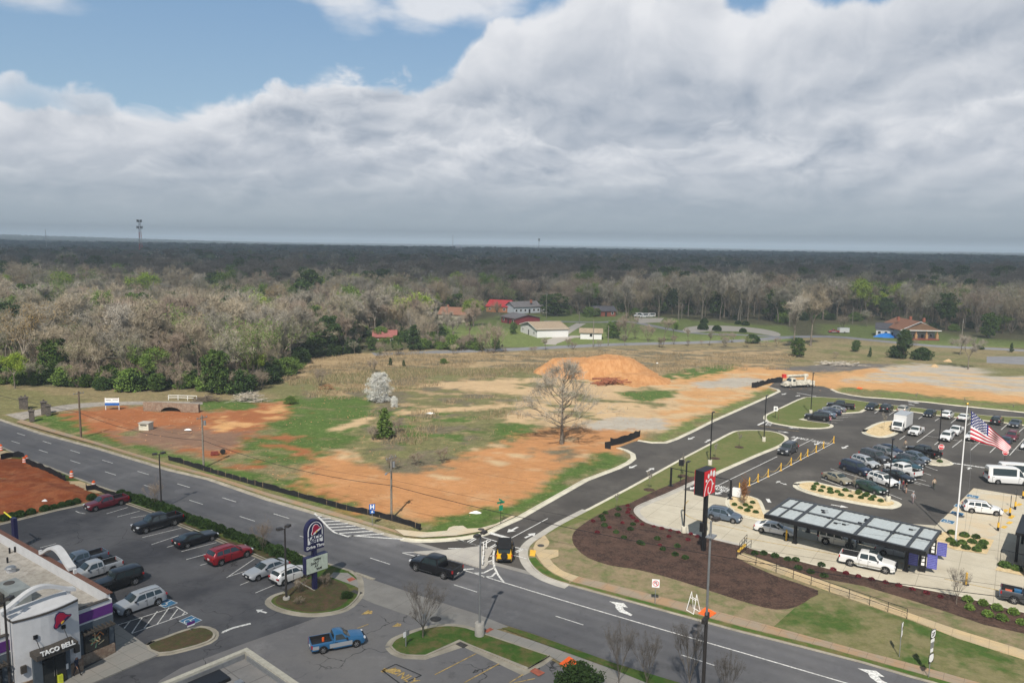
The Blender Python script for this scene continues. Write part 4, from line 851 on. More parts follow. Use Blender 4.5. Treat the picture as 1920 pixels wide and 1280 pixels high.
def make_car(kind, rim=None, **kw):
 k = dict(K[kind]); k.update(kw); L, w = k['L'], k['W'] / 2
 root = empty('car', (0, 0, 0)); bed = k.get('bed')
 us = set(np.linspace(0, bed[0] if bed else 1, 26)) | {a for a, _ in k['top'] if not bed or a <= bed[0]}
 for q in k['wh']:
  for t in (-1.17, -1.16, -1.0, -.75, -.4, 0, .4, .75, 1.0, 1.16, 1.17): us.add(q + t * k['r'] / L)
 us = sorted(u for u in us if 0 <= u <= (bed[0] if bed else 1)); b = MB(); n = 8
 secs = [section(k, u) for u in us]
 for x, s in secs:
  for y, z in s: b.v.append((x, y, z))
  for y, z in s[:-1][::-1]: b.v.append((x, -y, z))
 m = 2 * n - 1
 for i in range(len(us) - 1):
  for j in range(m - 1):
   b.f.append((i * m + j, i * m + j + 1, (i + 1) * m + j + 1, (i + 1) * m + j)); b.m.append(0)
 b.f.append(tuple(range(m))[::-1]); b.m.append(1); o0 = (len(us) - 1) * m; b.f.append(tuple(range(o0, o0 + m))); b.m.append(0)
 rz = k['r']
 if bed:      # open load bed with side walls, floor and tailgate
  u0, u1, zb = bed; x0 = L / 2 - u0 * L; x1 = L / 2 - u1 * L; xs = sorted({x0, x1, *np.linspace(x0, x1, 6), *[L / 2 - k['wh'][1] * L + t * rz for t in (-1.17, -1.1, -.8, -.4, 0, .4, .8, 1.1, 1.17)]}, reverse=True)
  xs = [x for x in xs if x1 <= x <= x0]
  for sg in (1, -1):
   rows = []
   for x in xs:
    d = x - (L / 2 - k['wh'][1] * L); zs = .40 if abs(d) >= rz * 1.17 else max(.4, rz + sqrt((rz * 1.17) ** 2 - d * d) * .97)
    rows.append([(x, sg * w * .97, zs), (x, sg * w, max(.8, zs + .02)), (x, sg * w * .985, zb - .05), (x, sg * w * .95, zb), (x, sg * w * .87, zb), (x, sg * w * .86, .72)])
   o_ = len(b.v); [b.v.extend(r) for r in rows]
   for i in range(len(rows) - 1):
    for j in range(5):
     q = (o_ + i * 6 + j, o_ + i * 6 + j + 1, o_ + (i + 1) * 6 + j + 1, o_ + (i + 1) * 6 + j); b.f.append(q if sg > 0 else q[::-1]); b.m.append(1 if j == 4 else 0)
  b.box(((x0 + x1) / 2, 0, .70), (x0 - x1 - .02, w * 1.72, .06), m=1); b.box((x0 - .02, 0, (.7 + zb) / 2), (.05, w * 1.74, zb - .7), m=0)
 body = b.build('body', [M_TRIM, M_TRIM], root, 38)
 body['paint'] = 1
 tg = None
 if bed:
  tg = MB().box((x1 + .03, 0, (.62 + zb) / 2), (.06, w * 1.74, zb - .60)).build('tailgate', M_TRIM, root); tg['paint'] = 1
 c = MB().box((0, 0, .46), (L * .93, w * 1.55, .36)); MBx = c.build('chassis', M_TRIM, root)
 # glass
 for sg in (1, -1):
  for ub0, ub1, ut0, ut1 in k['sw']:
   g_ = MB(); nn = 6
   for i in range(nn + 1):
    f = i / nn
    for t, (a_, c_) in ((.10, (ub0, ub1)), (.50, (lerp(ub0, ut0, .5), lerp(ub1, ut1, .5))), (.90, (ut0, ut1))):
     x, y, z = surf(k, lerp(a_, c_, f), t); g_.v.append((x, sg * (y + .012), z + .004))
   for i in range(nn):
    for j in range(2):
     q = (i * 3 + j, i * 3 + j + 1, (i + 1) * 3 + j + 1, (i + 1) * 3 + j); g_.f.append(q if sg > 0 else q[::-1]); g_.m.append(0)
   g_.build('side_window', M_GLASS, root)
 for name, (ua, ub), dx in (('windshield', k['ws'], .012), ('rear_window', k['rw'], -.012)):
  g_ = MB(); nu = 5; ys = np.linspace(-1, 1, 9)
  for i in range(nu + 1):
   x, s = section(k, lerp(ua, ub, i / nu)); (y5, z5), (y6, z6), (_, z7) = s[5], s[6], s[7]
   for yy in ys:
    y = yy * y5 * .93; a = abs(y); z = (lerp(z7, z6, a / y6) if a <= y6 else lerp(z6, z5, (a - y6) / max(y5 - y6, 1e-4)))
    g_.v.append((x + dx, y, z + .012))
  for i in range(nu):
   for j in range(8): g_.f.append((i * 9 + j, (i + 1) * 9 + j, (i + 1) * 9 + j + 1, i * 9 + j + 1)[::-1]); g_.m.append(0)
  g_.build(name, M_GLASS, root, 30)
 for q in k['wh']:
  for sg in (1, -1): add_wheel(root, L / 2 - q * L, sg * (w - .125), rz, .24 if rz < .4 else .28, rim)
 zf = interp(k['top'], .03); fx = L / 2; zh = zf - .14
 for sg in (1, -1):
  MB().box((fx - .10, sg * w * .70, zh), (.26, w * .34, .14), top=.9).build('headlight', M_HEAD, root)
  zr = (bed[2] - .22) if bed else interp(k['belt'], .97) - .16
  MB().box((-L / 2 + (.07 if bed else .06), sg * w * (.93 if bed or kind in ('tall_suv', 'van', 'jeep') else .80), zr), (.13, w * (.14 if bed or kind in ('tall_suv', 'van', 'jeep') else .34), .32 if bed or kind in ('tall_suv', 'van') else .16)).build('taillight', M_TAIL, root)
  mx_ = L / 2 - lerp(k['ws'][0], k['ws'][1], .55) * L; mz = interp(k['belt'], k['ws'][1]) + .12
  MB().box((mx_, sg * (w + .07), mz), (.12, .18, .14)).build('mirror', M_TRIM, root)
 MB().box((fx - .02, 0, zh - .04), (.10, w * 1.0, .26 if rz < .4 else .34), top=.95).box((fx - .03, 0, .44), (.12, w * 1.6, .12)).build('grille', M_TRIM, root)
 MB().box((-L / 2 + .0, 0, .52), (.12, w * 1.7, .20)).build('rear_bumper', M_CHROME if bed else M_TRIM, root)
 MB().box((-L / 2 - (.01 if bed else .0), 0, .78 if not bed else .60), (.05, .32, .16)).build('licence_plate', M_PLATE, root); MB().box((fx + .035, 0, .50), (.02, .32, .14)).build('licence_plate', M_PLATE, root)
 for ub0, ub1, *_ in k['sw'][:2]:
  for sg in (1, -1):
   xx, s2 = section(k, ub1 + .008); MB().box((xx, sg * (s2[2][0] + .002), (s2[1][1] + s2[4][1]) / 2 + .04), (.03, .02, max(.1, s2[4][1] - s2[1][1] - .12))).build('door_seam', M_TRIM, root)
   x, s = section(k, ub1 - .02); MB().box((x, sg * (s[3][0] + .012), s[3][1] - .02), (.18, .025, .035)).build('door_handle', M_TRIM, root)
 if kind in ('suv', 'tall_suv', 'hatch'):
  for sg in (1, -1):
   pts = [(section(k, u)[0], sg * section(k, u)[1][6][0], section(k, u)[1][6][1] + .05) for u in (.45, .6, .75, .87)]; MB().path(pts, .022, 5).build('roof_rail', M_TRIM, root)
 if kind == 'jeep':
  MB().lathe([(.0, -.12), (.20, -.12), (.38, -.1), (.40, 0), (.38, .1), (.0, .1)], 18, (0, 0, 0), T=Matrix.Translation((-L / 2 - .13, 0, 1.02)) @ Matrix.Rotation(pi / 2, 4, 'Z')  , axis='y').build('spare_wheel', M_TYRE, root, 40)
  for q in k['wh']:
   for sg in (1, -1):
    MB().box((L / 2 - q * L, sg * (w + .03), rz * 2 + .10), (rz * 2.3, .22, .06)).build('fender', M_TRIM, root)
 if rz >= .42 and bed:
  for sg in (1, -1): MB().box((L / 2 - .40 * L, sg * (w - .02), .38), (L * .30, .12, .05)).build('side_step', M_CHROME, root)
 for c_ in kids(root): KIDS.setdefault(root.name, None)
 KIDS.pop(root.name, None)
 return root
PROTO = {}
NAMES = {'sedan': 'sedan_car', 'coupe': 'coupe_car', 'suv': 'sport_utility_vehicle', 'tall_suv': 'large_sport_utility_vehicle', 'jeep': 'off_road_vehicle', 'hatch': 'hatchback_car', 'pickup': 'crew_cab_pickup_truck', 'extpickup': 'extended_cab_pickup_truck', 'regpickup': 'small_pickup_truck', 'van': 'passenger_van'}
CATS = {'sedan': 'car', 'coupe': 'car', 'suv': 'SUV', 'tall_suv': 'SUV', 'jeep': 'off-roader', 'hatch': 'car', 'pickup': 'pickup truck', 'extpickup': 'pickup truck', 'regpickup': 'pickup truck', 'van': 'van'}
def set_paint(root, col, low=None):
 for c in kids(root):
  if c.get('paint'):
   c.material_slots[0].link = 'OBJECT'; c.material_slots[0].material = PAINTS[col]
def strip_flags():
 for o in bpy.data.objects:
  if 'paint' in o: del o['paint']
def car(kind, col, px, py, head, label, group=None, s=1.0, rim=None, h=0.0, dz=.03):
 "kind, paint, photo point of the footprint middle, heading (radians)"
 key = (kind, rim.name if rim else '')
 x, y = P(px, py, h)
 if key not in PROTO: PROTO[key] = make_car(kind, rim); o = PROTO[key]
 else: o = copy_tree(PROTO[key])
 o.name = NAMES[kind]; o.location = (x, y, dz); o.rotation_euler = (0, 0, head); o.scale = (s, s, s)
 set_paint(o, col); tag(o, label, CATS[kind], group)
 return o
# headings: along the near rows of the large lot the noses point to the camera side
HN = heading(P(1540, 897.5), P(1593, 917)); HF = heading(P(1785.6, 838.75), P(1804.4, 823.75)); HI = heading(P(1640, 800), P(1560, 792))
HL = LD; G1 = 'vehicles parked in the restaurant lot'; G2 = 'vehicles parked in the taco restaurant lot'; G3 = 'vehicles in the drive-through lanes'
HR = heading(P(1746, 912), P(1704, 900))
# large lot, near double row (front line and second line)
car('sedan', 'tan', 1570, 903, HN, 'tan gold sedan parked beside the long rock island, nearest the rope posts', G1)
car('tall_suv', 'navy', 1605, 886, HN, 'tall dark navy SUV parked right behind the tan gold sedan', G1)
car('suv', 'silver', 1622, 873, HN, 'silver SUV half hidden behind the tall dark navy SUV', G1)
car('tall_suv', 'charcoal', 1640, 864, HN, 'charcoal boxy SUV nose out behind the silver SUV', G1)
car('suv', 'grey', 1660, 855.5, HN, 'grey SUV with a glossy roof near the small shrub island', G1)
car('sedan', 'navy', 1668, 848, HN, 'dark blue sedan at the far end of the near row by the shrub island', G1)
car('coupe', 'green', 1631, 920, HN, 'low dark green muscle coupe beside the lamp post on the rock island', G1)
o = car('suv', 'white', 1655, 907, HN, 'white SUV with a black sunroof between the green coupe and the black sedan', G1)
MB().box((-.25, 0, 1.72), (1.3, .95, .03)).build('sunroof', M_GLASS, o)
car('coupe', 'black', 1684, 899, HN, 'black sedan nose out with people standing at its front', G1)
car('pickup', 'white', 1692, 889, HN + pi, 'white crew cab pickup backed out between the black sedan and blue-grey cars', G1)
car('sedan', 'teal', 1700, 878, HN, 'dark teal sedan behind the white pickup in the lot', G1)
car('suv', 'charcoal', 1706, 871.5, HN, 'dark grey SUV with bright headlamps in the middle of the near lot', G1)
car('hatch', 'bluegrey', 1719, 864, HN, 'blue-grey crossover parked beside the black pickup with red lights', G1)
car('pickup', 'black', 1731, 854, HN + pi, 'black crew cab pickup with bright red tail light by the stop sign island', G1)
# truck bay
car('extpickup', 'white', 1717, 814, HF + pi, 'white utility pickup with open door beside the box truck', G1)
car('suv', 'white', 1775, 824.5, HF + pi, 'white SUV with roof vent facing the stop sign', G1)
car('extpickup', 'white', 1792, 813, HF + pi, 'white pickup parked nose out behind the white SUV', G1)
car('coupe', 'white', 1822, 823.5, HF + pi, 'low white sports car partly behind the flagpole flag', G1)
car('sedan', 'champagne', 1856, 829, HF + pi, 'champagne silver sedan under the trailing end of the flag', G1)
car('sedan', 'navy', 1885, 833, HF + pi, 'dark navy sedan below the tip of the flag', G1)
car('suv', 'maroon', 1897, 824, HF + pi, 'dark red SUV behind the navy sedan under the flag tip', G1)
car('sedan', 'white', 1927, 841, HF + pi, 'white sedan cut off by the right edge of the far lot', G1)
# far row against the grass strip
car('sedan', 'black', 1634.5, 766.5, HF + pi, 'black sedan at the left end of the far row facing out', G1)
car('suv', 'black', 1662, 770, HF, 'black SUV second from the left in the far row', G1)
car('suv', 'champagne', 1694, 773, HF, 'silver SUV with a brown tail light behind the box truck', G1)
car('sedan', 'black', 1743, 779.5, HF + pi, 'black car in the far row between the box truck and white SUV', G1)
car('suv', 'white', 1776, 783, HF, 'white SUV backed toward the camera in the far row', G1)
car('sedan', 'white', 1807, 787.5, HF, 'white sedan backed toward the camera next to the flag canton', G1)
car('suv', 'black', 1869, 794, HF, 'black SUV in the far row just right of the flag', G1)
car('coupe', 'charcoal', 1903, 799, HF + pi, 'charcoal sports coupe at the right end of the far row', G1)
# nose-in cars on the triangular lawn
car('tall_suv', 'black', 1532, 787, HI, 'black SUV nearest the lamp post on the triangular lawn', G1, s=.95)
car('sedan', 'bluegrey', 1545, 782, HI, 'blue-grey sedan second from the front on the triangular lawn row', G1)
car('sedan', 'navy', 1555, 776.5, HI, 'navy sedan third from the front beside the triangular lawn', G1)
car('sedan', 'grey', 1564, 771.5, HI, 'grey sedan between the navy sedan and the black pickup', G1)
car('pickup', 'black', 1576, 766, HI, 'black pickup with a silver bed rail at the far end of the lawn row', G1)
# drive-through
car('tall_suv', 'charcoal', 1477, 849, HL, 'dark grey SUV driving down the lane beside the yellow roped posts', G3)
HD = heading(P(1414, 1003), P(1490, 1018)); HD2 = heading(P(1555, 1067), P(1700, 1099))
car('hatch', 'bluegrey', 1357, 974, heading(P(1335, 972), P(1385, 982)), 'dark blue-grey crossover entering the drive-through by the tall pylon sign', G3, s=1.06)
car('sedan', 'white', 1452, 999, HD, 'white sedan about to drive under the ordering canopy', G3)
car('jeep', 'dullwhite', 1570, 1021, HD2, 'off-white boxy SUV under the middle of the canopy', G3, s=.98)
car('sedan', 'silver', 1683, 1042, HD2, 'silver sedan under the canopy beside the menu boards', G3)
o = car('pickup', 'white', 1626, 1063, HD2, 'white pickup with tan lower panels and a black grille guard outside the canopy', G3)
MB().box((0, 1.012, .56), (3.2, .02, .18)).box((0, -1.012, .56), (3.2, .02, .18)).build('lower_panel', PAINTS['champagne'], o)
gg = MB()
for yy in (-.75, -.3, .3, .75): gg.box((3.0, yy, .85), (.08, .07, .8))
for zz in (.55, .85, 1.2): gg.box((3.0, 0, zz), (.08, 1.7, .07))
gg.build('grille_guard', M_BLACK, o); MB().box((.55, 0, 1.915), (.9, .8, .03)).build('sunroof', M_GLASS, o)
o = car('pickup', 'charcoal', 1937, 1134, HD2, 'dark grey pickup with a loaded bed leaving the drive-through at the right edge', G3)
MB().box((-1.3, .3, .95), (.8, .6, .4)).build('load_box', PAINTS['blue'], o); MB().box((-2.2, -.2, .93), (.6, .7, .3)).build('load_bag', mat('orange_load', (.5, .12, .06), .8), o)
car('van', 'white', 1888, 906, radians(-10), 'white high-roof passenger van parked across the bays at the right edge', G1, s=1.04)
car('van', 'white', 1910, 898, radians(-10), 'second white passenger van hidden behind the first one', G1, s=1.0)
car('suv', 'white', 1841, 961, heading(P(1815, 958), P(1884, 966)), 'white SUV parked on the pale accessible bays', G1)
# highway and junction
car('pickup', 'black', 817, 1073, heading(P(862, 1086), P(775, 1061)), 'black crew cab pickup driving along the highway past the junction', 'vehicles on the roads', s=1.03)
o = car('jeep', 'black', 946, 1043, heading(P(946, 1052), P(948, 1020)), 'black-topped yellow off-roader turning into the side road', 'vehicles on the roads', s=1.0)
for c in kids(o):
 if c.name.startswith('body'): c.material_slots[0].material = PAINTS['yellow']
MB().box((-1.1, 0, 1.86), (2.3, 1.62, .06)).box((.6, 0, 1.84), (1.0, 1.5, .05)).box((-.75, .885, 1.48), (2.6, .03, .62)).box((-.75, -.885, 1.48), (2.6, .03, .62)).build('soft_top', mat('black_canvas', (.012, .012, .013), .9), o)
# taco-side lot
HT = heading(P(478, 1047), P(425, 1083)) ; HT = radians(53 + 180)
def tb(kind, col, px, py, rev, label, **kw): return car(kind, col, px, py, radians(51 + (0 if not rev else 180)), label, G2, **kw)
tb('extpickup', 'maroon', 200, 950, True, 'maroon extended cab pickup at the far corner of the dark lot')
tb('pickup', 'black', 296, 989, True, 'black lifted crew cab pickup nosed out beside the round shrubs')
tb('coupe', 'black', 367, 1018, False, 'black sports coupe parked nose-in under the hedge')
tb('suv', 'red', 430, 1049, False, 'dark red SUV parked nose-in beside the silver sedan', s=1.06)
tb('sedan', 'silver', 500, 1076, True, 'silver sedan facing out next to the small white SUV')
tb('hatch', 'white', 545, 1086, False, 'small white SUV parked nose-in below the arched restaurant sign')
tb('suv', 'silver', 262, 1139, True, 'silver SUV parked at the striped access aisle by the restaurant')
tb('jeep', 'black', 222, 1100, True, 'black hard-top off-roader parked against the restaurant wall', s=1.04)
tb('extpickup', 'silver', 178, 1078, True, 'silver pickup parked behind the black off-roader at the wall')
tb('extpickup', 'bluegrey', 152, 1060, True, 'blue-grey pickup with a ribbed bed cover by the roof arch')
o = car('regpickup', 'blue', 632, 1212, heading(P(590, 1219), P(682, 1201)), 'small two-tone blue and silver pickup driving across the grey service road', 'vehicles on the roads')
MB().box((.2, .866, .62), (2.0, .02, .38)).box((.2, -.866, .62), (2.0, .02, .38)).box((-2.0, -.866, .68), (.55, .02, .3)).build('lower_panel', PAINTS['silver'], o)
MB().tube((-1.2, .1, .74), (-1.2, .1, 1.05), .12, .1).build('load_cooler', M_ORANGE, o)
# far vehicles
for px, py, lab in ((1196, 594, 'white van in the gravel yard, leftmost of the far trio'), (1207, 595, 'white van in the middle of the far trio'), (1220, 594.5, 'white van at the right end of the far trio')):
 car('van', 'white', px, py, radians(200), lab, 'white vans parked in the far yard', s=.82)
o = car('regpickup', 'truckred', 1563, 624, radians(186), 'red pickup parked on the far lawn with a white trailer', None)
# box truck and bucket truck
def cab_truck(name, label, cat, px, py, head):
 x, y = P(px, py); return empty(name, (x, y, .03), head, label, cat, G1)
t = cab_truck('box_truck', 'white box truck with a tall cargo body standing in the restaurant lot', 'truck', 1690, 806, HF + pi)
wp = PAINTS['white']
cb = MB(); prof = [(3.35, .45), (3.38, 1.15), (3.25, 1.32), (2.85, 2.18), (2.5, 2.28), (1.75, 2.28), (1.75, .45)]
o_ = [(x, .98, z) for x, z in prof] + [(x, -.98, z) for x, z in prof]; n_ = len(prof)
cb.add(o_, [tuple(range(n_))[::-1], tuple(range(n_, 2 * n_))] + [(i, (i + 1) % n_, n_ + (i + 1) % n_, n_ + i)[::-1] for i in range(n_)][::1])
cb.build('cab', wp, t)
MB().add([(3.265, -.85, 1.38), (3.265, .85, 1.38), (2.885, .78, 2.14), (2.885, -.78, 2.14)], [(0, 1, 2, 3)]).build('windshield', M_GLASS, t)
for sg in (1, -1):
 MB().box((2.55, sg * .985, 1.65), (.75, .02, .6)).build('side_window', M_GLASS, t); MB().box((3.37, sg * .75, .95), (.06, .3, .2)).build('headlight', M_HEAD, t); MB().box((3.2, sg * 1.12, 1.6), (.08, .16, .4)).build('mirror', M_TRIM, t)
MB().box((3.38, 0, .92), (.05, 1.0, .2)).box((3.38, 0, .5), (.1, 1.9, .2)).build('grille', M_TRIM, t)
bx = MB().box((-.85, 0, 2.1), (4.9, 2.35, 2.45));
for i in range(9): bx.box((1.61, -1.05 + i * .26, 2.1), (.04, .05, 2.35))
cbx = bx.build('cargo_box', wp, t)
MB().box((-.85, 0, 3.34), (4.95, 2.4, .05)).build('roof_cap', PAINTS['silver'], t)
MB().box((-.4, 0, .62), (6.2, .9, .3)).build('chassis', M_TRIM, t)
for x_ in (2.6, -1.9):
 for sg in (1, -1): add_wheel(t, x_, sg * .86, .40, .28)
t = cab_truck('bucket_truck', 'dirty white bucket truck with its boom folded over the cab and a red bucket', 'truck', 1495, 725.5, heading(P(1524, 724), P(1466, 726)))
t.location.z = .03; dw = mat('dirty_white_paint', (.62, .58, .48), .5, var=.25, scale=1.5)
prof = [(3.9, .6), (3.95, 1.25), (3.7, 1.45), (2.7, 1.6), (2.35, 2.35), (2.0, 2.45), (1.2, 2.45), (1.1, .6)]; n_ = len(prof)
cb = MB(); cb.add([(x, 1.1, z) for x, z in prof] + [(x, -1.1, z) for x, z in prof], [tuple(range(n_))[::-1], tuple(range(n_, 2 * n_))] + [(i, (i + 1) % n_, n_ + (i + 1) % n_, n_ + i)[::-1] for i in range(n_)]); cb.build('cab', dw, t)
MB().add([(2.70, -.95, 1.64), (2.70, .95, 1.64), (2.38, .9, 2.32), (2.38, -.9, 2.32)], [(0, 1, 2, 3)]).build('windshield', M_GLASS, t)
for sg in (1, -1): MB().box((1.75, sg * 1.105, 1.95), (.75, .02, .55)).build('side_window', M_GLASS, t); MB().box((3.93, sg * .8, 1.1), (.08, .3, .22)).build('headlight', M_HEAD, t)
MB().box((3.95, 0, 1.05), (.08, .9, .4)).box((4.15, 0, .65), (.3, 2.2, .25)).build('grille', dw, t)
MB().box((-1.6, .85, 1.2), (5.2, .5, 1.0)).box((-1.6, -.85, 1.2), (5.2, .5, 1.0)).box((-1.6, 0, .85), (5.2, 1.3, .2)).build('service_body', dw, t)
MB().tube((-2.2, 0, .9), (-2.2, 0, 2.7), .35, .3, 12).build('pedestal', dw, t)
MB().box((-2.3, 0, 3.0), (1.1, .6, .8)).build('boom_knuckle', dw, t)
MB().box((.6, .18, 3.15), (6.6, .36, .36)).build('upper_boom', dw, t); MB().box((.1, -.2, 2.72), (4.6, .34, .34)).build('lower_boom', dw, t)
MB().box((4.2, .18, 3.05), (.8, .9, .95), top=1.0).build('bucket', mat('bucket_red', (.60, .04, .03), .6), t)
MB().box((.3, 0, .62), (7.6, .9, .3)).build('chassis', M_TRIM, t)
for x_ in (2.75, -2.3):
 for sg in (1, -1): add_wheel(t, x_, sg * .95, .5, .32, M_RIM)
MB().box((-4.3, .9, 1.0), (.25, .3, 1.4)).box((-4.3, -.9, 1.0), (.25, .3, 1.4)).build('outrigger', dw, t)
t['group'] = 'vehicles on the roads'
x, y = P(1581, 624); t = empty('cargo_trailer', (x, y, 0), radians(6), 'white enclosed trailer standing behind the red pickup', 'trailer')
MB().box((0, 0, 1.25), (4.4, 2.1, 1.9)).box((0, 0, 2.22), (4.45, 2.15, .05)).build('trailer_box', wp, t); MB().box((-2.7, 0, .5), (1.2, .1, .1)).build('drawbar', M_TRIM, t)
for sg in (1, -1): add_wheel(t, 0, sg * 1.08, .34, .2)
strip_flags()
# ---------------------------------------------------------------- buildings
M_STUC = mat('white_stucco', (.60, .60, .60), .85, var=.06, scale=1.2)
M_GREYW = mat('slate_grey_wall', (.085, .105, .125), .8, var=.08)
M_PURP = mat('purple_band', (.115, .028, .19), .6, var=.05)
M_COPE = mat('brown_coping', (.16, .075, .05), .7, var=.1)
M_BRZ = mat('bronze_trim', (.075, .065, .055), .6, var=.1)
M_ROOFC = patchy('cream_membrane', (.40, .375, .33), (.46, .43, .385), (.30, .27, .23), .35, 1.6, .1, 8, .4, .62, .8)
M_STONE = patchy('stacked_stone', (.26, .18, .13), (.36, .29, .22), (.17, .12, .09), 2.5, 6.0, .9, 14)
M_DGLASS = mat('dark_shop_glass', (.012, .016, .018), .05, var=0, spec=.8)
M_HVAC = mat('hvac_grey', (.26, .28, .27), .6, var=.12, scale=1)
M_SIGNN = mat('sign_navy', (.022, .022, .075), .45, var=.05)
TBA = radians(-126.5); TBC = P(215, 1223)
tb_ = empty('taco_restaurant', (*TBC, 0), TBA, 'white and grey restaurant with a purple band, curved roof fins and a red bell sign', 'restaurant')
def TL(px, py, h):
 x, y = P(px, py, h); x -= TBC[0]; y -= TBC[1]; return (x * cos(-TBA) - y * sin(-TBA), x * sin(-TBA) + y * cos(-TBA))
LB, LX = 24.5, 15.0
w = MB().box((LX / 2, -.15, 2.5), (LX, .3, 5.0)).box((LX / 2, -LB + .15, 2.75), (LX, .3, 5.5)).box((LX - .15, -LB / 2, 2.75), (.3, LB - .6, 5.5)).box((.15, -LB / 2, 2.75), (.3, LB - .6, 5.5))
w.build('wall', M_STUC, tb_)
MB().box((LX / 2, -LB / 2, 4.4), (LX - .6, LB - .6, .1)).build('roof', M_ROOFC, tb_)
MB().box((.13, -LB / 2, 5.53), (.42, LB + .1, .08)).box((LX / 2, -LB + .13, 5.533), (LX - .5, .42, .08)).build('coping', M_COPE, tb_)
MB().box((LX / 2, -.13, 5.04), (LX - .5, .40, .08)).build('coping', M_BRZ, tb_)
for a, c in ((0, 3.1), (8.0, LX)):
 MB().box(((a + c) / 2, .02, 4.2), (c - a, .06, .85)).build('purple_band', M_PURP, tb_)
 MB().box(((a + c) / 2, .03, 2.25), (c - a, .06, 2.7)).build('grey_panel', M_GREYW, tb_)
 MB().box(((a + c) / 2, .09, .5), (c - a, .18, 1.0)).build('stone_base', M_STONE, tb_)
MB().box((-.03, -LB / 2, 1.9), (.06, LB - .4, 3.7)).build('grey_panel', M_GREYW, tb_); MB().box((-.03, -LB / 2, 4.2), (.062, LB - .4, .85)).build('purple_band', M_PURP, tb_)
# entrance tower, bowed front
n = 8; fr = [(3.1 + 4.9 * i / n, .75 + .45 * math.sin(pi * i / n)) for i in range(n + 1)]
MB().prism([(3.1, -1.6)] + fr + [(8.0, -1.6)], .9, 6.40).build('tower', M_STUC, tb_)
fo = [(x, y + .06) for x, y in fr]
MB().prism([(3.02, -.3)] + fo + [(8.08, -.3)], 6.18, 6.34).build('tower_cornice', M_BRZ, tb_)
for a, c in ((3.08, 4.2), (6.9, 8.02)): MB().prism([(a, -.2), (a, .95 + .1), (c, 1.22), (c, -.2)], 0, 1.15).build('stone_base', M_STONE, tb_)
MB().box((5.55, .95, 1.7), (2.75, .75, 3.4)).build('portal', M_GREYW, tb_)
MB().box((5.4, 1.34, 1.3), (1.75, .06, 2.55)).build('door_frame', M_BLACK, tb_)
for sx in (-.43, .43):
 d = MB().box((5.4 + sx, 1.385, 1.28), (.80, .03, 2.35)).build('door', M_DGLASS, tb_); MB().box((5.4 + sx * .2, 1.42, 1.15), (.04, .05, .5)).build('handle', M_CHROME, d)
aw = MB().box((5.5, 1.75, 3.35), (3.1, 1.3, .42)).build('entrance_awning', M_BRZ, tb_)
for q in (4.5, 6.6): MB().tube((q, 1.15, 4.6), (q, 2.2, 3.56), .03).box((q, 1.22, 4.62), (.3, .12, .3)).build('awning_rod', M_BLACK, tb_)
T = Matrix.Translation((5.5, 2.43, 3.62)) @ Matrix.Rotation(pi, 4, 'Z') @ Matrix.Rotation(pi / 2 - .25, 4, 'X')
text_obj('awning_lettering', 'TACO BELL', .50, T, M_SIGNW, tb_, .05, bold=.015)
# bell emblem on the tower: red bell tilted, dark edge, yellow clapper
def bell(parent, T, s, m_out, m_in, m_cl, th=.12):
 o1 = [(-.62, -.50), (-.45, -.20), (-.42, .20), (-.25, .52), (.05, .62), (.35, .48), (.52, .20), (.72, .05), (.95, -.02), (.90, -.14), (.35, -.42), (-.10, -.66), (-.45, -.78), (-.60, -.68)]
 def ext(pts, z0, z1, k=1.0, dx=0, dy=0): return MB().prism([((x * k + dx) * s, (y * k + dy) * s) for x, y in pts], z0, z1)
 r = []
 for nm, pts, z0, z1, k, m in (('bell_edge', o1, 0, th, 1.08, m_out), ('bell_body', o1, th + .002, th + .05, .96, m_in)):
  b = ext(pts, z0, z1, k); b.v = [tuple(T @ Vector(p)) for p in b.v]; r.append(b.build(nm, m, parent))
 rim = [(-.42, -.66), (-.2, -.66), (.35, -.36), (.85, -.06), (.60, -.02), (.15, -.22), (-.25, -.46)]
 b = ext(rim, th + .052, th + .07); b.v = [tuple(T @ Vector(p)) for p in b.v]; b.build('bell_mouth', m_out, parent)
 b = ext([(-.05, -.52), (.15, -.42), (.28, -.26), (.12, -.24), (-.05, -.36)], th + .072, th + .10); b.v = [tuple(T @ Vector(p)) for p in b.v]; b.build('clapper', m_cl, parent)
M_BELLR = mat('bell_red', (.34, .012, .05), .4, var=.05); M_BELLY = mat('bell_yellow', (.75, .42, .05), .5, var=0)
bell(tb_, Matrix.Translation((4.75, 1.22, 5.45)) @ Matrix.Rotation(pi, 4, 'Z') @ Matrix.Rotation(pi / 2, 4, 'X') @ Matrix.Rotation(.1, 4, 'Z'), .85, M_SIGNN, M_BELLR, M_BELLY)
# curved white fins
def fin(x0, x1, y, z0, rise, depth, axis):
 b = MB(); n = 16; L_ = []
 for i in range(n + 1):
  t = i / n; z = z0 + rise * (math.sin(pi * t) ** 1.5) ; q = x0 + (x1 - x0) * t
  for dy, dz in ((0, 0), (depth, 0), (depth, .28), (0, .28)): L_.append((q, y + dy, z + dz) if axis == 'x' else (y + dy, q, z + dz))
 for i in range(n):
  for j in range(4):
   q = (i * 4 + j, i * 4 + (j + 1) % 4, (i + 1) * 4 + (j + 1) % 4, (i + 1) * 4 + j); b.f.append(q if axis == 'x' else q[::-1]); b.m.append(0)
 b.v = L_; b.f += [(0, 1, 2, 3), (n * 4, n * 4 + 3, n * 4 + 2, n * 4 + 1)]; b.m += [0, 0]
 for q in (x0 + .5, x1 - .5): b.box((q, y + depth / 2, z0 - .1) if axis == 'x' else (y + depth / 2, q, z0 - .1), (.25, .25, .6))
 return b.build('curved_fin', M_STUC, tb_, 30)
fin(2.7, 8.3, -.95, 6.55, 1.1, .55, 'x')
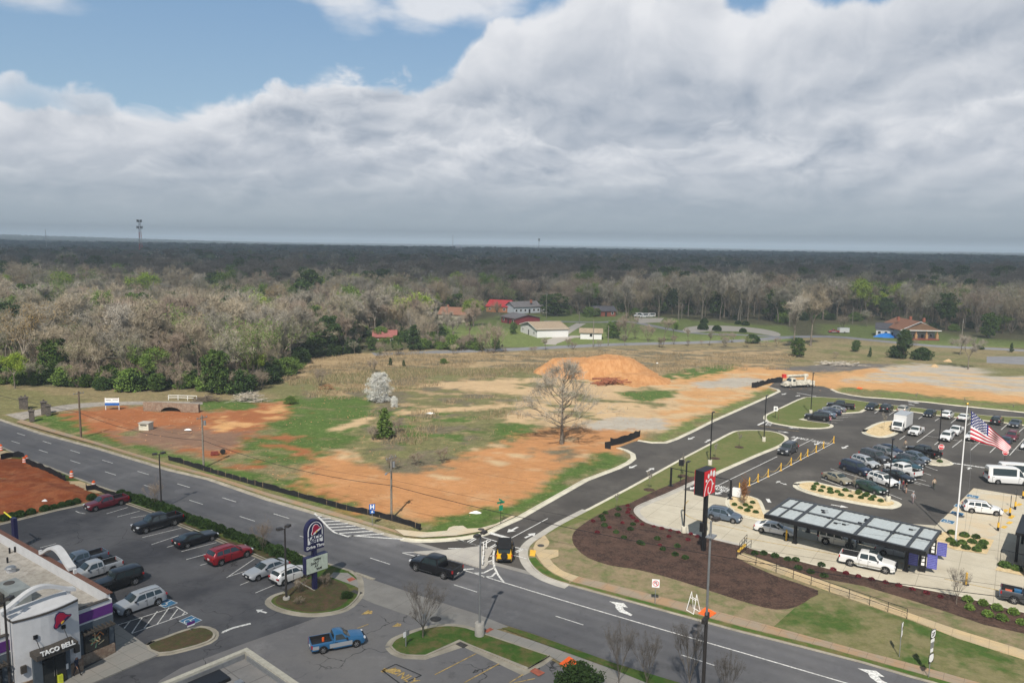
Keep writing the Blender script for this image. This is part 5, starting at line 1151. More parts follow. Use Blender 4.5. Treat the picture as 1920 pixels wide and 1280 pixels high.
a_ = TL(138, 1062, 5.9); c_ = TL(82, 1036, 5.9); fin(a_[1] + .3, c_[1] - .3, -.2, 5.75, 1.2, .7, 'y')
# shop windows with trellis hoods
for u0 in (.45, 8.7, 11.8):
 f_ = MB().box((u0 + 1.05, .10, 1.95), (2.1, .08, 1.9)).build('window', M_BLACK, tb_); MB().box((u0 + 1.05, .15, 1.95), (1.94, .03, 1.74)).build('pane', M_DGLASS, f_)
 hb = MB().box((u0 + 1.05, .45, 3.0), (2.6, .10, .12)).box((u0 + 1.05, .80, 3.0), (2.6, .10, .12))
 for i in range(8): hb.box((u0 - .15 + i * .34, .5, 3.09), (.09, .95, .08))
 hb.build('trellis_hood', M_BRZ, tb_)
rnd = random.Random(3)
mu = MB()
for i in range(16):
 a = rnd.uniform(0, pi); x_, z_ = 1.5 + rnd.uniform(-.42, .42), 1.95 + rnd.uniform(-.5, .5); dx, dz = cos(a) * .3, math.sin(a) * .3
 mu.add([(x_ - dx, .172, z_ - dz), (x_ + dx, .172, z_ + dz), (x_ + dx * .7 - dz * .3, .172, z_ + dz * .7 + dx * .3), (x_ - dx * .8 - dz * .3, .172, z_ - dz * .8 + dx * .3)], [(3, 2, 1, 0)], i % 3)
mu.build('window_graphic', [mat('graphic_cream', (.55, .45, .28), .6), mat('graphic_green', (.18, .32, .20), .6), mat('graphic_orange', (.42, .16, .05), .6)], tb_)
for q in (3.55, 7.55): MB().box((q, 1.12, 2.3), (.4, .2, .6)).build('wall_lamp', M_BRZ, tb_)
MB().box((4.55, 1.36, 1.25), (.35, .03, .45)).build('door_notice', M_SIGNW, tb_)
MB().box((5.1, 1.5, .45), (.35, .25, .85)).build('floor_sign', mat('wet_floor_yellow', (.62, .66, .05), .5), tb_)
# roof equipment
def hv(px, py, h, dx, dy, dz, nm='air_conditioner', m=None):
 u, v = TL(px, py, 4.45 + h); t = MB().box((u, v, 4.46 + dz / 2), (dx, dy, dz)).build(nm, m or M_HVAC, tb_); return t, u, v
t, u, v = hv(24, 1106, .9, 1.7, 3.1, 1.35); MB().lathe([(.0, .04), (.42, .04), (.45, 0)], 14, (u, v - .7, 5.82)).build('fan_grille', M_BRZ, t)
hv(-22, 1118, .8, 1.5, 2.2, 1.1, m=M_BRZ); t, u, v = hv(20, 1068, .2, .6, .6, .3, 'roof_vent', M_STUC); MB().lathe([(.0, .3), (.35, .25), (.5, .1), (.2, .0)][::-1], 14, (u, v, 4.75)).build('vent_cap', M_GALV, t)
hv(30, 1130, .1, 1.6, .5, .12, 'skylight', M_BRZ)
for q in ((18, 1032), (28, 1030), (14, 1050)): u, v = TL(*q, 4.7); MB().tube((u, v, 4.45), (u, v, 5.0), .09).build('vent_pipe', M_BLACK, tb_)
# front walk and kerb island of the taco side
struct('footpath', MB().prism(W2([(214, 1168), (271, 1209), (297, 1229), (202, 1270), (150, 1292), (60, 1335), (20, 1330), (218, 1224)]), .0, .14).build('footpath', M_GWALK))
island(smooth(W2([(276, 1211), (310, 1197), (345, 1184), (375, 1177), (396, 1182), (402, 1192), (390, 1204), (345, 1218), (298, 1226)]), 2, True), MATS['bark_and_twigs'], M_KERBO, .3, 'planting_island')
# neighbour's flat roof in the foreground
RA = radians(48.4); RC = P(463, 1213, 5.0)
nb = empty('flat_roofed_building', (*RC, 0), RA, 'flat grey roof with a cream parapet rising at the bottom edge of the view', 'building')
M_ROOFG = jointed('grey_membrane', (.20, .195, .19), (.25, .24, .23), step=2.2, ang=RA, lw=.04)
MB().box((-9, -9, 2.2), (18, 18, 4.4)).build('wall', mat('cream_block_wall', (.42, .38, .30), .9), nb)
MB().box((-9, -9, 4.43), (17.2, 17.2, .06)).build('roof', M_ROOFG, nb)
MB().box((-9, -.2, 4.7), (18, .42, .6)).box((-.2, -9.21, 4.7), (.42, 17.58, .6)).build('parapet', mat('cream_coping', (.44, .42, .35), .85, var=.12), nb)
MB().box((-9, -.47, 4.62), (17.1, .10, .42)).box((-.47, -9.3, 4.62), (.10, 17.0, .42)).build('flashing', M_GALV, nb)
for (px, py), dx, dy, m in (((392, 1277), 1.6, 2.4, M_BLACK), ((448, 1280), .5, .5, M_GALV)):
 x, y = P(px, py, 4.6); x -= RC[0]; y -= RC[1]; u, v = x * cos(-RA) - y * sin(-RA), x * sin(-RA) + y * cos(-RA)
 MB().box((u, v, 4.6), (dy, dx, .26)).build('roof_hatch' if dx > 1 else 'roof_vent', m, nb)
# ordering canopy
CA = radians(-39); c0 = P(1434, 964, 3.5)
can = empty('ordering_canopy', (*c0, 0), CA, 'long dark steel canopy with white ribbed roof panels over the drive-through lanes', 'canopy')
CLX, CLY = 17.8, 8.3
fr_ = MB()
for y_ in (.12, CLY / 2, CLY - .12): fr_.box((CLX / 2, y_, 3.42), (CLX, .30, .34))
fr_.box((.12, CLY / 2, 3.416), (.26, CLY, .345)).box((CLX - .12, CLY / 2, 3.416), (.26, CLY, .345))
fr_.build('frame', mat('canopy_charcoal', (.045, .050, .056), .5, var=.05), can)
cb_ = MB()
for i, x_ in enumerate((1.6, 3.6, 7.0, 10.4, 13.6, 15.9)): cb_.box((x_, CLY / 2, 3.50), (.34 if i % 2 == 1 else .16, CLY - .3, .22))
cb_.build('cross_beam', MATS['canopy_charcoal'], can)
pn = MB()
for j in range(2):
 for i in range(58):
  x_ = .3 + i * .30; pn.box((x_ + .14, .30 + 2.0 + j * 4.1, 3.42 + (i % 2) * .03), (.30, 3.75, .03))
pn.build('roof_panel', mat('white_ribbed_sheet', (.40, .44, .45), .5, var=.08), can)
gt = MB()
for y_ in (-.05, CLY + .05): gt.box((CLX / 2, y_, 3.30), (CLX + .1, .10, .50))
gt.build('fascia', M_BLACK, can)
def CLoc(px, py, h=0):
 x, y = P(px, py, h); x -= c0[0]; y -= c0[1]; return x * cos(-CA) - y * sin(-CA), x * sin(-CA) + y * cos(-CA)
for px, py in ((1490, 1018), (1591, 1043), (1698, 1070), (1515, 997), (1613, 1018)):
 u, v = CLoc(px, py); v = min(max(v, .5), CLY - .5); MB().box((u, v, 1.65), (.34, .34, 3.25)).box((u, v, .06), (.6, .6, .1)).build('column', M_BLACK, can)
hm = MB()
for u, v in ((5, 6.2), (5.3, 5.5), (6.4, 3.9), (10.1, 6.4), (10.2, 5.8), (9.8, 4.6), (8.5, 2.8), (7.6, 2.6), (13.7, 4.2), (13.6, 3.6), (15, 6.3)): hm.box((u, v, 3.56), (.42, .16, .14)); hm.tube((u, v, 3.5), (u + .5, v + .4, 3.55), .03, n=4)
hm.build('heater_fitting', M_BLACK, can)
# menu boards
M_MENU = mat('menu_violet', (.10, .10, .36), .4, var=.18, scale=5); M_MENUL = mat('menu_print', (.20, .22, .50), .5)
def menu(px, py, lab, n2=2):
 x, y = P(px, py); t = empty('menu_board', (x, y, .03), radians(-30), lab, 'menu board', 'ordering menu boards')
 MB().box((0, 0, 1.15), (.75, .4, 2.3)).build('kiosk', M_BLACK, t)
 for i, z_ in enumerate((1.85, 1.4, .95)): MB().box((.05, -.21, z_), (.32, .02, .32)).build('screen', M_SIGNW, t)
 for k_, x_ in enumerate((-.95, .95)[(2 - n2):]):
  b = MB().box((x_, -.05, 1.35), (1.0, .10, 1.6)).build('panel', M_MENU, t); r = MB()
  for i in range(7): r.box((x_, -.105, 1.95 - i * .2), (.8, .012, .05))
  r.build('menu_print', M_MENUL, b)
menu(1728, 1071, 'violet menu board pair with black kiosk at the near canopy corner'); menu(1747, 1047, 'violet menu board behind, beside the pebble bed at the far canopy corner', 1)
# the chicken restaurant: only its corner reaches the frame
rb = P(1909, 985, 3.6)
cr = empty('chicken_restaurant', (*rb, 0), radians(-38), 'brick restaurant corner with a flat dark canopy at the right edge of the lot', 'restaurant')
MB().box((9.5, -.9, 2.4), (16, 12, 4.8)).build('wall', mat('red_brown_brick', (.22, .10, .07), .9, var=.2), cr); MB().box((5, 1.0, 3.5), (10, 8, .35)).build('entry_canopy', M_BLACK, cr)
MB().box((9.5, -.9, 4.9), (16.3, 12.3, .2)).build('coping', M_BRZ, cr); MB().box((.3, 4.6, 1.7), (.3, .3, 3.3)).build('canopy_post', M_BLACK, cr); MB().box((.3, -2.6, 1.7), (.3, .3, 3.3)).build('canopy_post', M_BLACK, cr)
# ---------------------------------------------------------------- houses beyond the field
ROOFS = dict(tan=(.30, .235, .165), dark=(.085, .085, .10), brown=(.26, .125, .075), red=(.44, .04, .045), grey=(.17, .16, .165), rust=(.34, .17, .11), pink=(.27, .10, .09))
WALLS = dict(white=(.66, .66, .64), cream=(.55, .48, .36), brick=(.24, .075, .05), maroon=(.24, .035, .045), grey=(.30, .32, .33), pale=(.50, .55, .60), orangebrick=(.40, .17, .08))
def house(label, a, c, depth, wall, roof, hw=3.0, rise=1.8, name='house', ridge='along', win=3, door=True, chim=None, over=.5, group=None):
 "a, c: photo points of the two ground corners of the front wall; the house runs back from it"
 A, B = P(*a), P(*c); Lh = math.dist(A, B); rz = heading(A, B)
 t = empty(name, (*A, 0), rz, label, 'house' if name != 'garage' else 'garage', group)
 wm = mat(wall + '_wall', WALLS[wall], .85, var=.08); rm = mat(roof + '_shingle', ROOFS[roof], .9, var=.14, scale=1.5, bump=.2)
 MB().box((Lh / 2, depth / 2, hw / 2), (Lh, depth, hw)).build('wall', wm, t)
 o = over; b = MB(); g = MB()
 if ridge == 'along':
  pr = [(-o, hw - .1 - o * rise / depth * 2 * .5), (depth / 2, hw + rise), (depth + o, hw - .1 - o * rise / depth)]
  vs = [(x, y, z) for x in (-o, Lh + o) for y, z in pr] + [(x, y, z - .18) for x in (-o, Lh + o) for y, z in pr]
  b.add(vs, [(0, 3, 4, 1), (1, 4, 5, 2), (6, 7, 10, 9), (7, 8, 11, 10), (0, 6, 9, 3), (2, 5, 11, 8), (0, 1, 7, 6), (1, 2, 8, 7), (3, 9, 10, 4), (4, 10, 11, 5)])
  for x in (.02, Lh - .02): g.add([(x, 0, hw), (x, depth, hw), (x, depth / 2, hw + rise - .2)], [(0, 1, 2), (2, 1, 0)])
 else:
  pr = [(-o, hw - .15), (Lh / 2, hw + rise), (Lh + o, hw - .15)]
  vs = [(x, y, z) for y in (-o, depth + o) for x, z in pr] + [(x, y, z - .18) for y in (-o, depth + o) for x, z in pr]
  b.add(vs, [(0, 1, 4, 3), (1, 2, 5, 4), (6, 9, 10, 7), (7, 10, 11, 8), (0, 3, 9, 6), (2, 8, 11, 5), (0, 6, 7, 1), (1, 7, 8, 2), (3, 4, 10, 9), (4, 5, 11, 10)])
  for y in (.02, depth - .02): g.add([(0, y, hw), (Lh, y, hw), (Lh / 2, y, hw + rise - .2)], [(0, 1, 2), (2, 1, 0)])
  fb = MB();
  for x0_, z0_, x1_, z1_ in ((-o, hw - .25, Lh / 2, hw + rise - .1), (Lh / 2, hw + rise - .1, Lh + o, hw - .25)):
   fb.add([(x0_, -o - .03, z0_ - .12), (x1_, -o - .03, z1_ - .12), (x1_, -o - .03, z1_ + .14), (x0_, -o - .03, z0_ + .14)], [(0, 1, 2, 3)])
  fb.build('barge_board', M_SIGNW, t)
 r = b.build('roof', rm, t); g.build('gable', wm, t)
 if chim:
  for cx_, cy_ in chim: MB().box((cx_, cy_, hw + rise + .1), (.9, .9, 1.7)).build('chimney', mat('brick_chimney', (.36, .13, .08), .9, var=.15), r)
 for i in range(win):
  x = Lh * (i + .5) / win
  if door and i == win // 2: MB().box((x, -.03, 1.05), (1.0, .08, 2.1)).build('door', M_TRIM, t); continue
  f_ = MB().box((x, -.03, 1.6), (1.3, .08, 1.3)).build('window', M_SIGNW, t); MB().box((x, -.075, 1.6), (1.06, .03, 1.06)).build('pane', M_DGLASS, f_)
 return t
house('white clapboard house with a long tan roof and carport beside the driveway', (976, 622), (1007, 633), 13, 'white', 'tan', 3.4, 1.9, ridge='across', win=3)
house('small white garage with a tan roof beside the pale driveway', (1088, 635.5), (1128, 636.5), 6, 'white', 'tan', 2.8, 1.2, name='garage', win=1, door=False)
house('low maroon house with a dark grey roof behind the white clapboard house', (940, 604), (966, 609), 13, 'maroon', 'grey', 3.0, 1.5, ridge='along', win=3)
house('cream house with a rust brown roof between leafy yards', (822, 602), (872, 604), 10, 'cream', 'rust', 3.6, 2.8, chim=[(3, 5)], win=3)
house('brick house with a bright red metal roof', (912, 584), (952, 586), 11, 'orangebrick', 'red', 3.2, 3.0, ridge='along', win=3)
house('long white house with paired gables and a brick chimney', (964, 588), (1013, 586), 9, 'pale', 'grey', 3.6, 2.4, chim=[(11, 1)], win=6)
house('tiny white outbuilding beside the long white house', (1018, 586), (1028, 586), 5, 'white', 'grey', 2.8, 1.2, win=1, door=False)
house('dark roofed red brick house above the lawn', (1106, 593), (1154, 593), 9, 'brick', 'dark', 3.0, 2.0, win=4)
house('house whose red roof shows above the evergreen thicket', (700, 640), (742, 640), 10, 'brick', 'pink', 3.2, 1.8, win=3).location.z = -1.3
house('brick house half hidden deep in the bare wood', (512, 582), (566, 580), 10, 'orangebrick', 'rust', 3.6, 2.4, win=5)
house('white wing with a dark roof on the left of the bungalow', (1642, 630), (1692, 633), 10, 'white', 'dark', 3.4, 2.0, win=4)
bg = house('craftsman bungalow with a brown gabled roof, brick porch piers and chimneys', (1690, 636), (1752, 637), 18, 'grey', 'brown', 4.0, 3.4, ridge='across', win=4, chim=[(2.5, 9), (9, 12), (11, 5)], over=1.2)
for x_ in (.4, 4.6, 8.8, 13.0): MB().box((x_, -2.2, 1.2), (.9, .9, 2.4)).box((x_, -2.2, 3.0), (.4, .4, 1.6)).build('porch_pier', mat('sandstone_pier', (.48, .27, .13), .9, var=.2), bg)
MB().box((6.8, -1.4, 3.95), (15, 3.2, .3)).build('porch_beam', M_SIGNW, bg); MB().box((6.8, -1.3, .35), (14, 3.0, .6)).build('porch_floor', MATS['brick_wall'], bg)
MB().add([(-.8, -2.6, 4.05), (14.4, -2.6, 4.05), (6.8, -2.6, 7.0)], [(0, 1, 2)]).build('porch_gable', mat('brown_shingle_gable', (.22, .13, .08), .9, var=.15), bg)
x, y = P(1660, 632); t = empty('tarpaulin_heap', (x, y, 0), 0, 'bright blue tarpaulin draped over a heap beside the white house wing', 'tarpaulin')
def heap(rx, ry, h, seed, nx=14):
 b = MB(); r_ = random.Random(seed); ph = [r_.uniform(0, 6) for _ in range(4)]
 for j in range(6):
  f = j / 5
  for i in range(nx):
   a = 2 * pi * i / nx; k = (1 - f) ** .6 * (1 + .18 * sin(3 * a + ph[0]) + .12 * sin(5 * a + ph[1])); b.v.append((rx * k * cos(a), ry * k * sin(a), h * f ** .8 * (1 + .1 * sin(4 * a + ph[2]))))
 for j in range(5):
  for i in range(nx): b.f.append((j * nx + i, j * nx + (i + 1) % nx, (j + 1) * nx + (i + 1) % nx, (j + 1) * nx + i)); b.m.append(0)
 b.f.append(tuple(range(5 * nx, 6 * nx))); b.m.append(0); return b
heap(4.2, 2.4, 1.7, 2).build('tarpaulin', mat('tarp_blue', (.02, .20, .62), .5), t, 60); h2 = heap(3.4, 2.0, 1.4, 5); h2.v = [(a + 4.6, b_ - .6, c_) for a, b_, c_ in h2.v]; h2.build('dark_tarpaulin', mat('tarp_dark_blue', (.03, .06, .30), .5), t, 60)
x, y = P(268, 493); t = empty('warehouse', (x, y, 0), radians(8), 'long white warehouse among the far trees by the lattice tower', 'warehouse')
MB().box((0, 0, 2.5), (36, 16, 5)).build('wall', MATS['white_wall'], t); MB().box((0, 0, 5.3), (37, 17, .5)).build('roof', mat('pale_metal_roof', (.6, .62, .64), .6), t)
for i in range(6): MB().box((-14 + i * 5.5, -8.05, 1.7), (2.6, .14, 2.8)).build('dock_door', M_HVAC, t)
# ---------------------------------------------------------------- poles, lamps, signs and small things
def T2(x, y, z, rz): return Matrix.Translation((x, y, z)) @ Matrix.Rotation(rz, 4, 'Z')
def lot_lamp(px, py, label, tx=None, ang=A2, hh=None, grp='black lot lamps'):
 x, y = P(px, py); H = hh or hgt((px, py), tx)
 t = empty('lot_lamp', (x, y, .05), ang, label, 'lamp post', grp)
 MB().lathe([(.0, .85), (.32, .85), (.34, .8), (.34, 0)], 16).build('concrete_base', M_KERB, t, 40)
 MB().box((0, 0, .85 + (H - .85) / 2), (.15, .15, H - .85)).build('pole', M_BLACK, t)
 h = MB().box((.55, 0, H + .02), (.7, .34, .09)).box((.12, 0, H + .02), (.3, .07, .06)).build('lamp_head', M_BLACK, t)
 MB().box((.62, 0, H - .04), (.5, .26, .03)).build('lens', M_HEAD, h)
 return t
lot_lamp(1331, 872, 'black lot lamp on the narrow lawn between side road and drive lane', (1335, 774))
lot_lamp(1432, 828, 'black lot lamp near the rounded tip of the narrow lawn', (1438, 743))
lot_lamp(1520, 776, 'black lot lamp on the triangular lawn beside the nose-in cars', (1522, 700))
lot_lamp(1282, 999, 'black lot lamp between the mulch bed and the concrete pad', (1288, 868))
lot_lamp(1665, 941, 'black lot lamp at the right tip of the long rock island', (1673, 825))
lot_lamp(1758, 860, 'black lot lamp beside the stop sign island', (1765, 768))
def steel_lamp(x, y, H, label, heads, base=1.1, rb=.32, name='street_lamp'):
 t = empty(name, (x, y, .03), A2, label, 'lamp post', 'grey steel lamps')
 MB().lathe([(.0, base), (rb, base), (rb + .03, base - .05), (rb + .03, 0)], 16).build('concrete_base', M_KERBG, t, 40)
 MB().tube((0, 0, base), (0, 0, H), .11, .08, 10).build('pole', M_GALV if 'tall' in label else M_DARKM, t, 40)
 for a in heads:
  T = Matrix.Rotation(a, 4, 'Z'); h = MB().box((.55, 0, H + .05), (.62, .46, .22), T=T, top=.85).tube((0, 0, H - .1), (.3, 0, H), .04, n=6, T=T).build('lamp_head', M_DARKM, t)
  MB().box((.55, 0, H - .075), (.46, .34, .03), T=T).build('lens', M_HEAD, h)
 return t
x, y = P(899, 1192); steel_lamp(x, y, hgt((899, 1192), (902, 1002)), 'tall grey steel lamp on the small lawn beside the driveway mouth', (0, pi), 1.3, .42)
x, y = P(537, 1124); steel_lamp(x, y, hgt((537, 1124), (535, 990)), 'dark lamp post in front of the arched restaurant sign', (.3, pi - .3), .3)
x, y = P(303, 955); steel_lamp(x, y, hgt((303, 955), (300, 851)), 'dark lamp post in the hedge row beside the highway', (0, pi * .8), .3)
x, y = P(8, 1128, 8.0); steel_lamp(x, y, 8.0, 'dark lamp post cut by the left edge before the restaurant', (.5, pi), .3)
x, y = P(1316, 1335); tp = steel_lamp(x, y, hgt((1316, 1335), (1326, 976)), 'very tall grey pole in front of the mulch bed with a single light head', (-.4,), .3, .2, 'roadside_pole')
MB().tube((0, 0, .3), (0, 0, 8.0), .15, .13, 10).box((-.35, 0, 7.7), (.7, .3, .35)).box((.12, 0, 7.9), (.3, .3, .5)).build('pole_sleeve', M_DARKM, tp, 40)
MB().box((.2, 0, 14.2), (.9, .6, .08)).build('bracket', M_GALV, tp)
# utility poles and wires
UP = []
def upole(b, tp_, label, arm=True, tr=False, mast=False, m=None, grp='utility poles along the highway', H=None, r=.16):
 x, y = P(*b); H = H or hgt(b, tp_); t = empty('utility_pole', (x, y, 0), A1 + pi / 2, label, 'utility pole', grp)
 MB().tube((0, 0, -.2), (0, 0, H), r, r * .7, 10).build('pole', m or M_WOODG, t, 40)
 if arm:
  MB().box((0, 0, H - .45), (1.9, .10, .12)).build('crossarm', M_WOODG, t)
  for q in (-.85, -.3, .3, .85): MB().lathe([(.06, 0), (.05, .18), (.0, .2)], 8, (q, 0, H - .39)).build('insulator', M_GALV, t)
 if tr: MB().lathe([(.0, .75), (.2, .72), (.22, 0), (0, 0)][::-1], 12, (.45, 0, H - 1.7)).build('transformer', M_GALV, t, 40)
 if mast: MB().tube((0, 0, H - 2.0), (-1.9, -1.0, H - 1.75), .035).box((-2.2, -1.15, H - 1.75), (.7, .22, .12), 0.5).build('street_light_arm', M_GALV, t)
 UP.append((x, y, H)); return t
upole((-420, 660), None, 'wooden utility pole far to the left along the highway', H=8.6)
upole((152, 819), (148, 733), 'dark stained utility pole on the verge by the red clay basin', m=M_WOOD, r=.19)
upole((382, 877), (380, 778), 'grey utility pole with transformer behind the silt fence', tr=True)
upole((734, 973), (731, 853), 'grey utility pole with a street light arm over the orange clay', tr=True, mast=True)
upole((2060, 1235), None, 'wooden utility pole beyond the right end of the footpath', H=9)
upole((3300, 1600), None, 'wooden utility pole further along the highway verge', H=9)
def wire(p, q, label, sag=.9, r=.018, name='overhead_wire'):
 pts = [(lerp(p[0], q[0], t), lerp(p[1], q[1], t), lerp(p[2], q[2], t) - sag * 4 * t * (1 - t)) for t in np.linspace(0, 1, 15)]
 return tag(MB().path(pts, r, 5).build(name, M_BLACK), label, 'cable', 'wires between the utility poles')
nm = ['far left pole and the dark pole by the basin', 'dark pole by the basin and the transformer pole', 'transformer pole and the street light pole', 'street light pole and the pole beyond the footpath', 'last two poles past the right edge']
for i in range(len(UP) - 2):
 a, c = UP[i], UP[i + 1]
 wire((a[0], a[1], a[2] * .53), (c[0], c[1], c[2] * .53), 'lower thick cable spanning between the ' + nm[i], 1.0 if i < 3 else 1.6, .035)
 wire((a[0], a[1], a[2] * .62), (c[0], c[1], c[2] * .62), 'thin middle wire spanning between the ' + nm[i], .9, .014)
 wire((a[0] + .5, a[1] + .3, a[2] - .3), (c[0] + .5, c[1] + .3, c[2] - .3), 'top wire spanning between the ' + nm[i], .8, .008)
for i, (b, tp_, lab) in enumerate([((869, 600), (869, 535), 'thin grey pole among the yards behind the cream house'), ((1024, 597), (1024, 547), 'pole with a transformer beside the long white house'), ((1184, 590), (1184, 556), 'pole between the brick house and the gravel yard'),
  ((1086, 607), (1085, 583), 'short pale pole at the driveway entrance'), ((1388, 605), (1386, 560), 'pole with a floodlight in front of the far treeline'), ((1278, 598), (1277, 562), 'plain pole beside the bare trees at the far lawn'),
  ((839, 622), (836, 575), 'leaning pole in front of the cream house'), ((1112, 651), (1105, 600), 'dark leaning pole by the street below the garage'), ((1140, 648), (1138, 610), 'pale grey broken pole beside the garage'),
  ((1802, 648), (1807, 597), 'pole with transformer to the right of the bungalow'), ((1598, 608), (1598, 575), 'twin floodlight pole left of the bungalow lawn')]):
 upole(b, tp_, lab, arm=i in (0, 1, 2, 9), tr=i in (1, 4, 9), grp='distant poles', r=.17)
# lattice tower, water tower, masts on the skyline
x, y = P(264.5, 490); t = empty('lattice_tower', (x, y, 0), .3, 'tall red and white lattice tower with antenna platforms on the skyline', 'tower')
H = hgt((264.5, 490), (261.8, 413))
M_TR = mat('tower_red', (.42, .06, .05), .6); M_TW = mat('tower_white', (.55, .52, .50), .6)
for k_ in range(7):
 z0, z1 = H * k_ / 7, H * (k_ + 1) / 7; b = MB(); r0, r1 = lerp(3.6, 1.2, k_ / 7), lerp(3.6, 1.2, (k_ + 1) / 7)
 for j in range(3):
  a = 2 * pi * j / 3; a2 = 2 * pi * (j + 1) / 3
  b.tube((r0 * cos(a), r0 * sin(a), z0), (r1 * cos(a), r1 * sin(a), z1), .3, n=5)
  for q in range(3):
   f0, f1 = q / 3, (q + 1) / 3; ra, rb_ = lerp(r0, r1, f0), lerp(r0, r1, f1)
   b.tube((ra * cos(a), ra * sin(a), lerp(z0, z1, f0)), (rb_ * cos(a2), rb_ * sin(a2), lerp(z0, z1, f1)), .14, n=4).tube((rb_ * cos(a), rb_ * sin(a), lerp(z0, z1, f1)), (rb_ * cos(a2), rb_ * sin(a2), lerp(z0, z1, f1)), .14, n=4)
 b.build('lattice_section', M_TR if k_ in (0, 2, 4) else (M_TW if k_ < 6 else M_GALV), t)
for z_, w_ in ((H - 1, 3.4), (H - 11, 4.2)):
 b = MB()
 for j in range(6): a = 2 * pi * j / 6; b.box((w_ * cos(a), w_ * sin(a), z_), (.8, .8, 4.0), a); b.tube((0, 0, z_), (w_ * cos(a), w_ * sin(a), z_), .2, n=4)
 b.build('antenna_platform', M_DARKM, t)
x, y = P(860, 486); H = hgt((860, 486), (860, 459)); t = empty('water_tower', (x, y, 0), 0, 'pale water tower standing on thin legs at the horizon', 'water tower')
R_ = 7.5; MB().lathe([(0, H), (R_ * .6, H - 1.2), (R_, H - 4), (R_, H - 7), (R_ * .6, H - 10), (0, H - 11)][::-1], 16).build('tank', MATS['pale_metal_roof'], t, 60)
for j in range(6): a = 2 * pi * j / 6 + .3; MB().tube((R_ * .95 * cos(a), R_ * .95 * sin(a), 0), (R_ * .9 * cos(a), R_ * .9 * sin(a), H - 6), .55, n=6).build('leg', MATS['pale_metal_roof'], t)
MB().tube((0, 0, 0), (0, 0, H - 10), .9, n=8).build('riser', MATS['pale_metal_roof'], t)
for b_, t_, lab in (((849, 486), (849, 441), 'thin mast just left of the water tower'), ((1010, 486), (1010, 447), 'lone thin mast on the horizon at the middle of the view'), ((88, 478), (88, 430), 'faint thin mast at the far left horizon')):
 x, y = P(*b_); H = hgt(b_, t_); m_ = empty('radio_mast', (x, y, 0), 0, lab, 'mast'); MB().tube((0, 0, 0), (0, 0, H), .7, .4, n=5).build('mast', M_GALV, m_)
 if lab.startswith('lone'): MB().box((0, 0, H - 3), (4, 4, 6)).build('antenna', M_GALV, m_)
# flagpole and flag
fx, fy = P(1791, 1015); FH = 17.2
t = empty('flagpole', (fx, fy, .1), 0, 'tall white flagpole rising from the pebble bed', 'flagpole')
MB().tube((0, 0, 0), (0, 0, FH), .11, .055, 12).build('pole', M_WHITEP, t, 40); MB().lathe([(.0, 0), (.14, .05), (.17, .16), (.12, .28), (0, .32)], 12, (0, 0, FH + .02)).build('gold_ball', mat('gold', (.8, .5, .12), .3, .8, var=0), t, 60)
MB().lathe([(0, .25), (.22, .25), (.3, 0)], 14).build('pole_collar', M_GALV, t)
MB().path([(.25, 0, FH - .3), (1.0, -.2, 9), (.9, -.3, 1.0)], .012, 4).build('halyard', M_GALV, t)
NS, NT = 44, 39
fa = radians(-22); fd = Vector((cos(fa), sin(fa), 0)); fn = Vector((-fd.y, fd.x, 0)); org = Vector((fx + .12, fy, FH - .55))
def flagp(s, t_):
 top = Vector((0, 0, -3.95 * s ** 1.05)); bot = Vector((0, 0, -3.45 - 1.15 * s)); wob = .55 * sin(s * 9 + t_ * 2.2) * s ** .7 + .28 * sin(s * 17 - t_ * 3) * s
 p = org + fd * (.35 + 4.5 * s * (1 - .10 * t_ * s) ) + top.lerp(bot, t_) + fn * wob
 p += fd * (.55 * t_ * (1 - s)) * .3
 return p
fl = empty('american_flag', (fx, fy, FH), 0, 'large stars and stripes flag drooping from the flagpole over the lot', 'flag')
b = MB(); inv = Vector((fx, fy, FH))
for i in range(NS + 1):
 for j in range(NT + 1): b.v.append(tuple(flagp(i / NS, j / NT) - inv))
for i in range(NS):
 for j in range(NT):
  st = int(j / 3); cant = i < NS * .42 and st < 7
  b.f.append((i * (NT + 1) + j, i * (NT + 1) + j + 1, (i + 1) * (NT + 1) + j + 1, (i + 1) * (NT + 1) + j)); b.m.append(2 if cant else (0 if st % 2 == 0 else 1))
def cloth(nm, c): return mat(nm, c, .85, var=.04)
b.build('cloth', [cloth('flag_red', (.50, .02, .04)), cloth('flag_white', (.80, .78, .78)), cloth('flag_blue', (.02, .03, .14))], fl, 80)
sb = MB()
for r_i in range(9):
 for c_i in range(6 if r_i % 2 == 0 else 5):
  s_ = (.035 + c_i * .068 + (0 if r_i % 2 == 0 else .034)); t_ = .035 + r_i * .058
  c = flagp(s_, t_) - inv; du = (flagp(s_ + .01, t_) - flagp(s_, t_)).normalized(); dv = (flagp(s_, t_ + .01) - flagp(s_, t_)).normalized(); nn = du.cross(dv).normalized()
  for sg in (1, -1):
   pts = [c + nn * .02 * sg + (du * cos(a) + dv * sin(a)) * (.115 if k_ % 2 == 0 else .05) for k_, a in enumerate(np.linspace(0, 2 * pi, 11)[:-1])]
   sb.add([tuple(p) for p in pts], [tuple(range(10)) if sg > 0 else tuple(range(10))[::-1]])
sb.build('stars', MATS['flag_white'], fl)
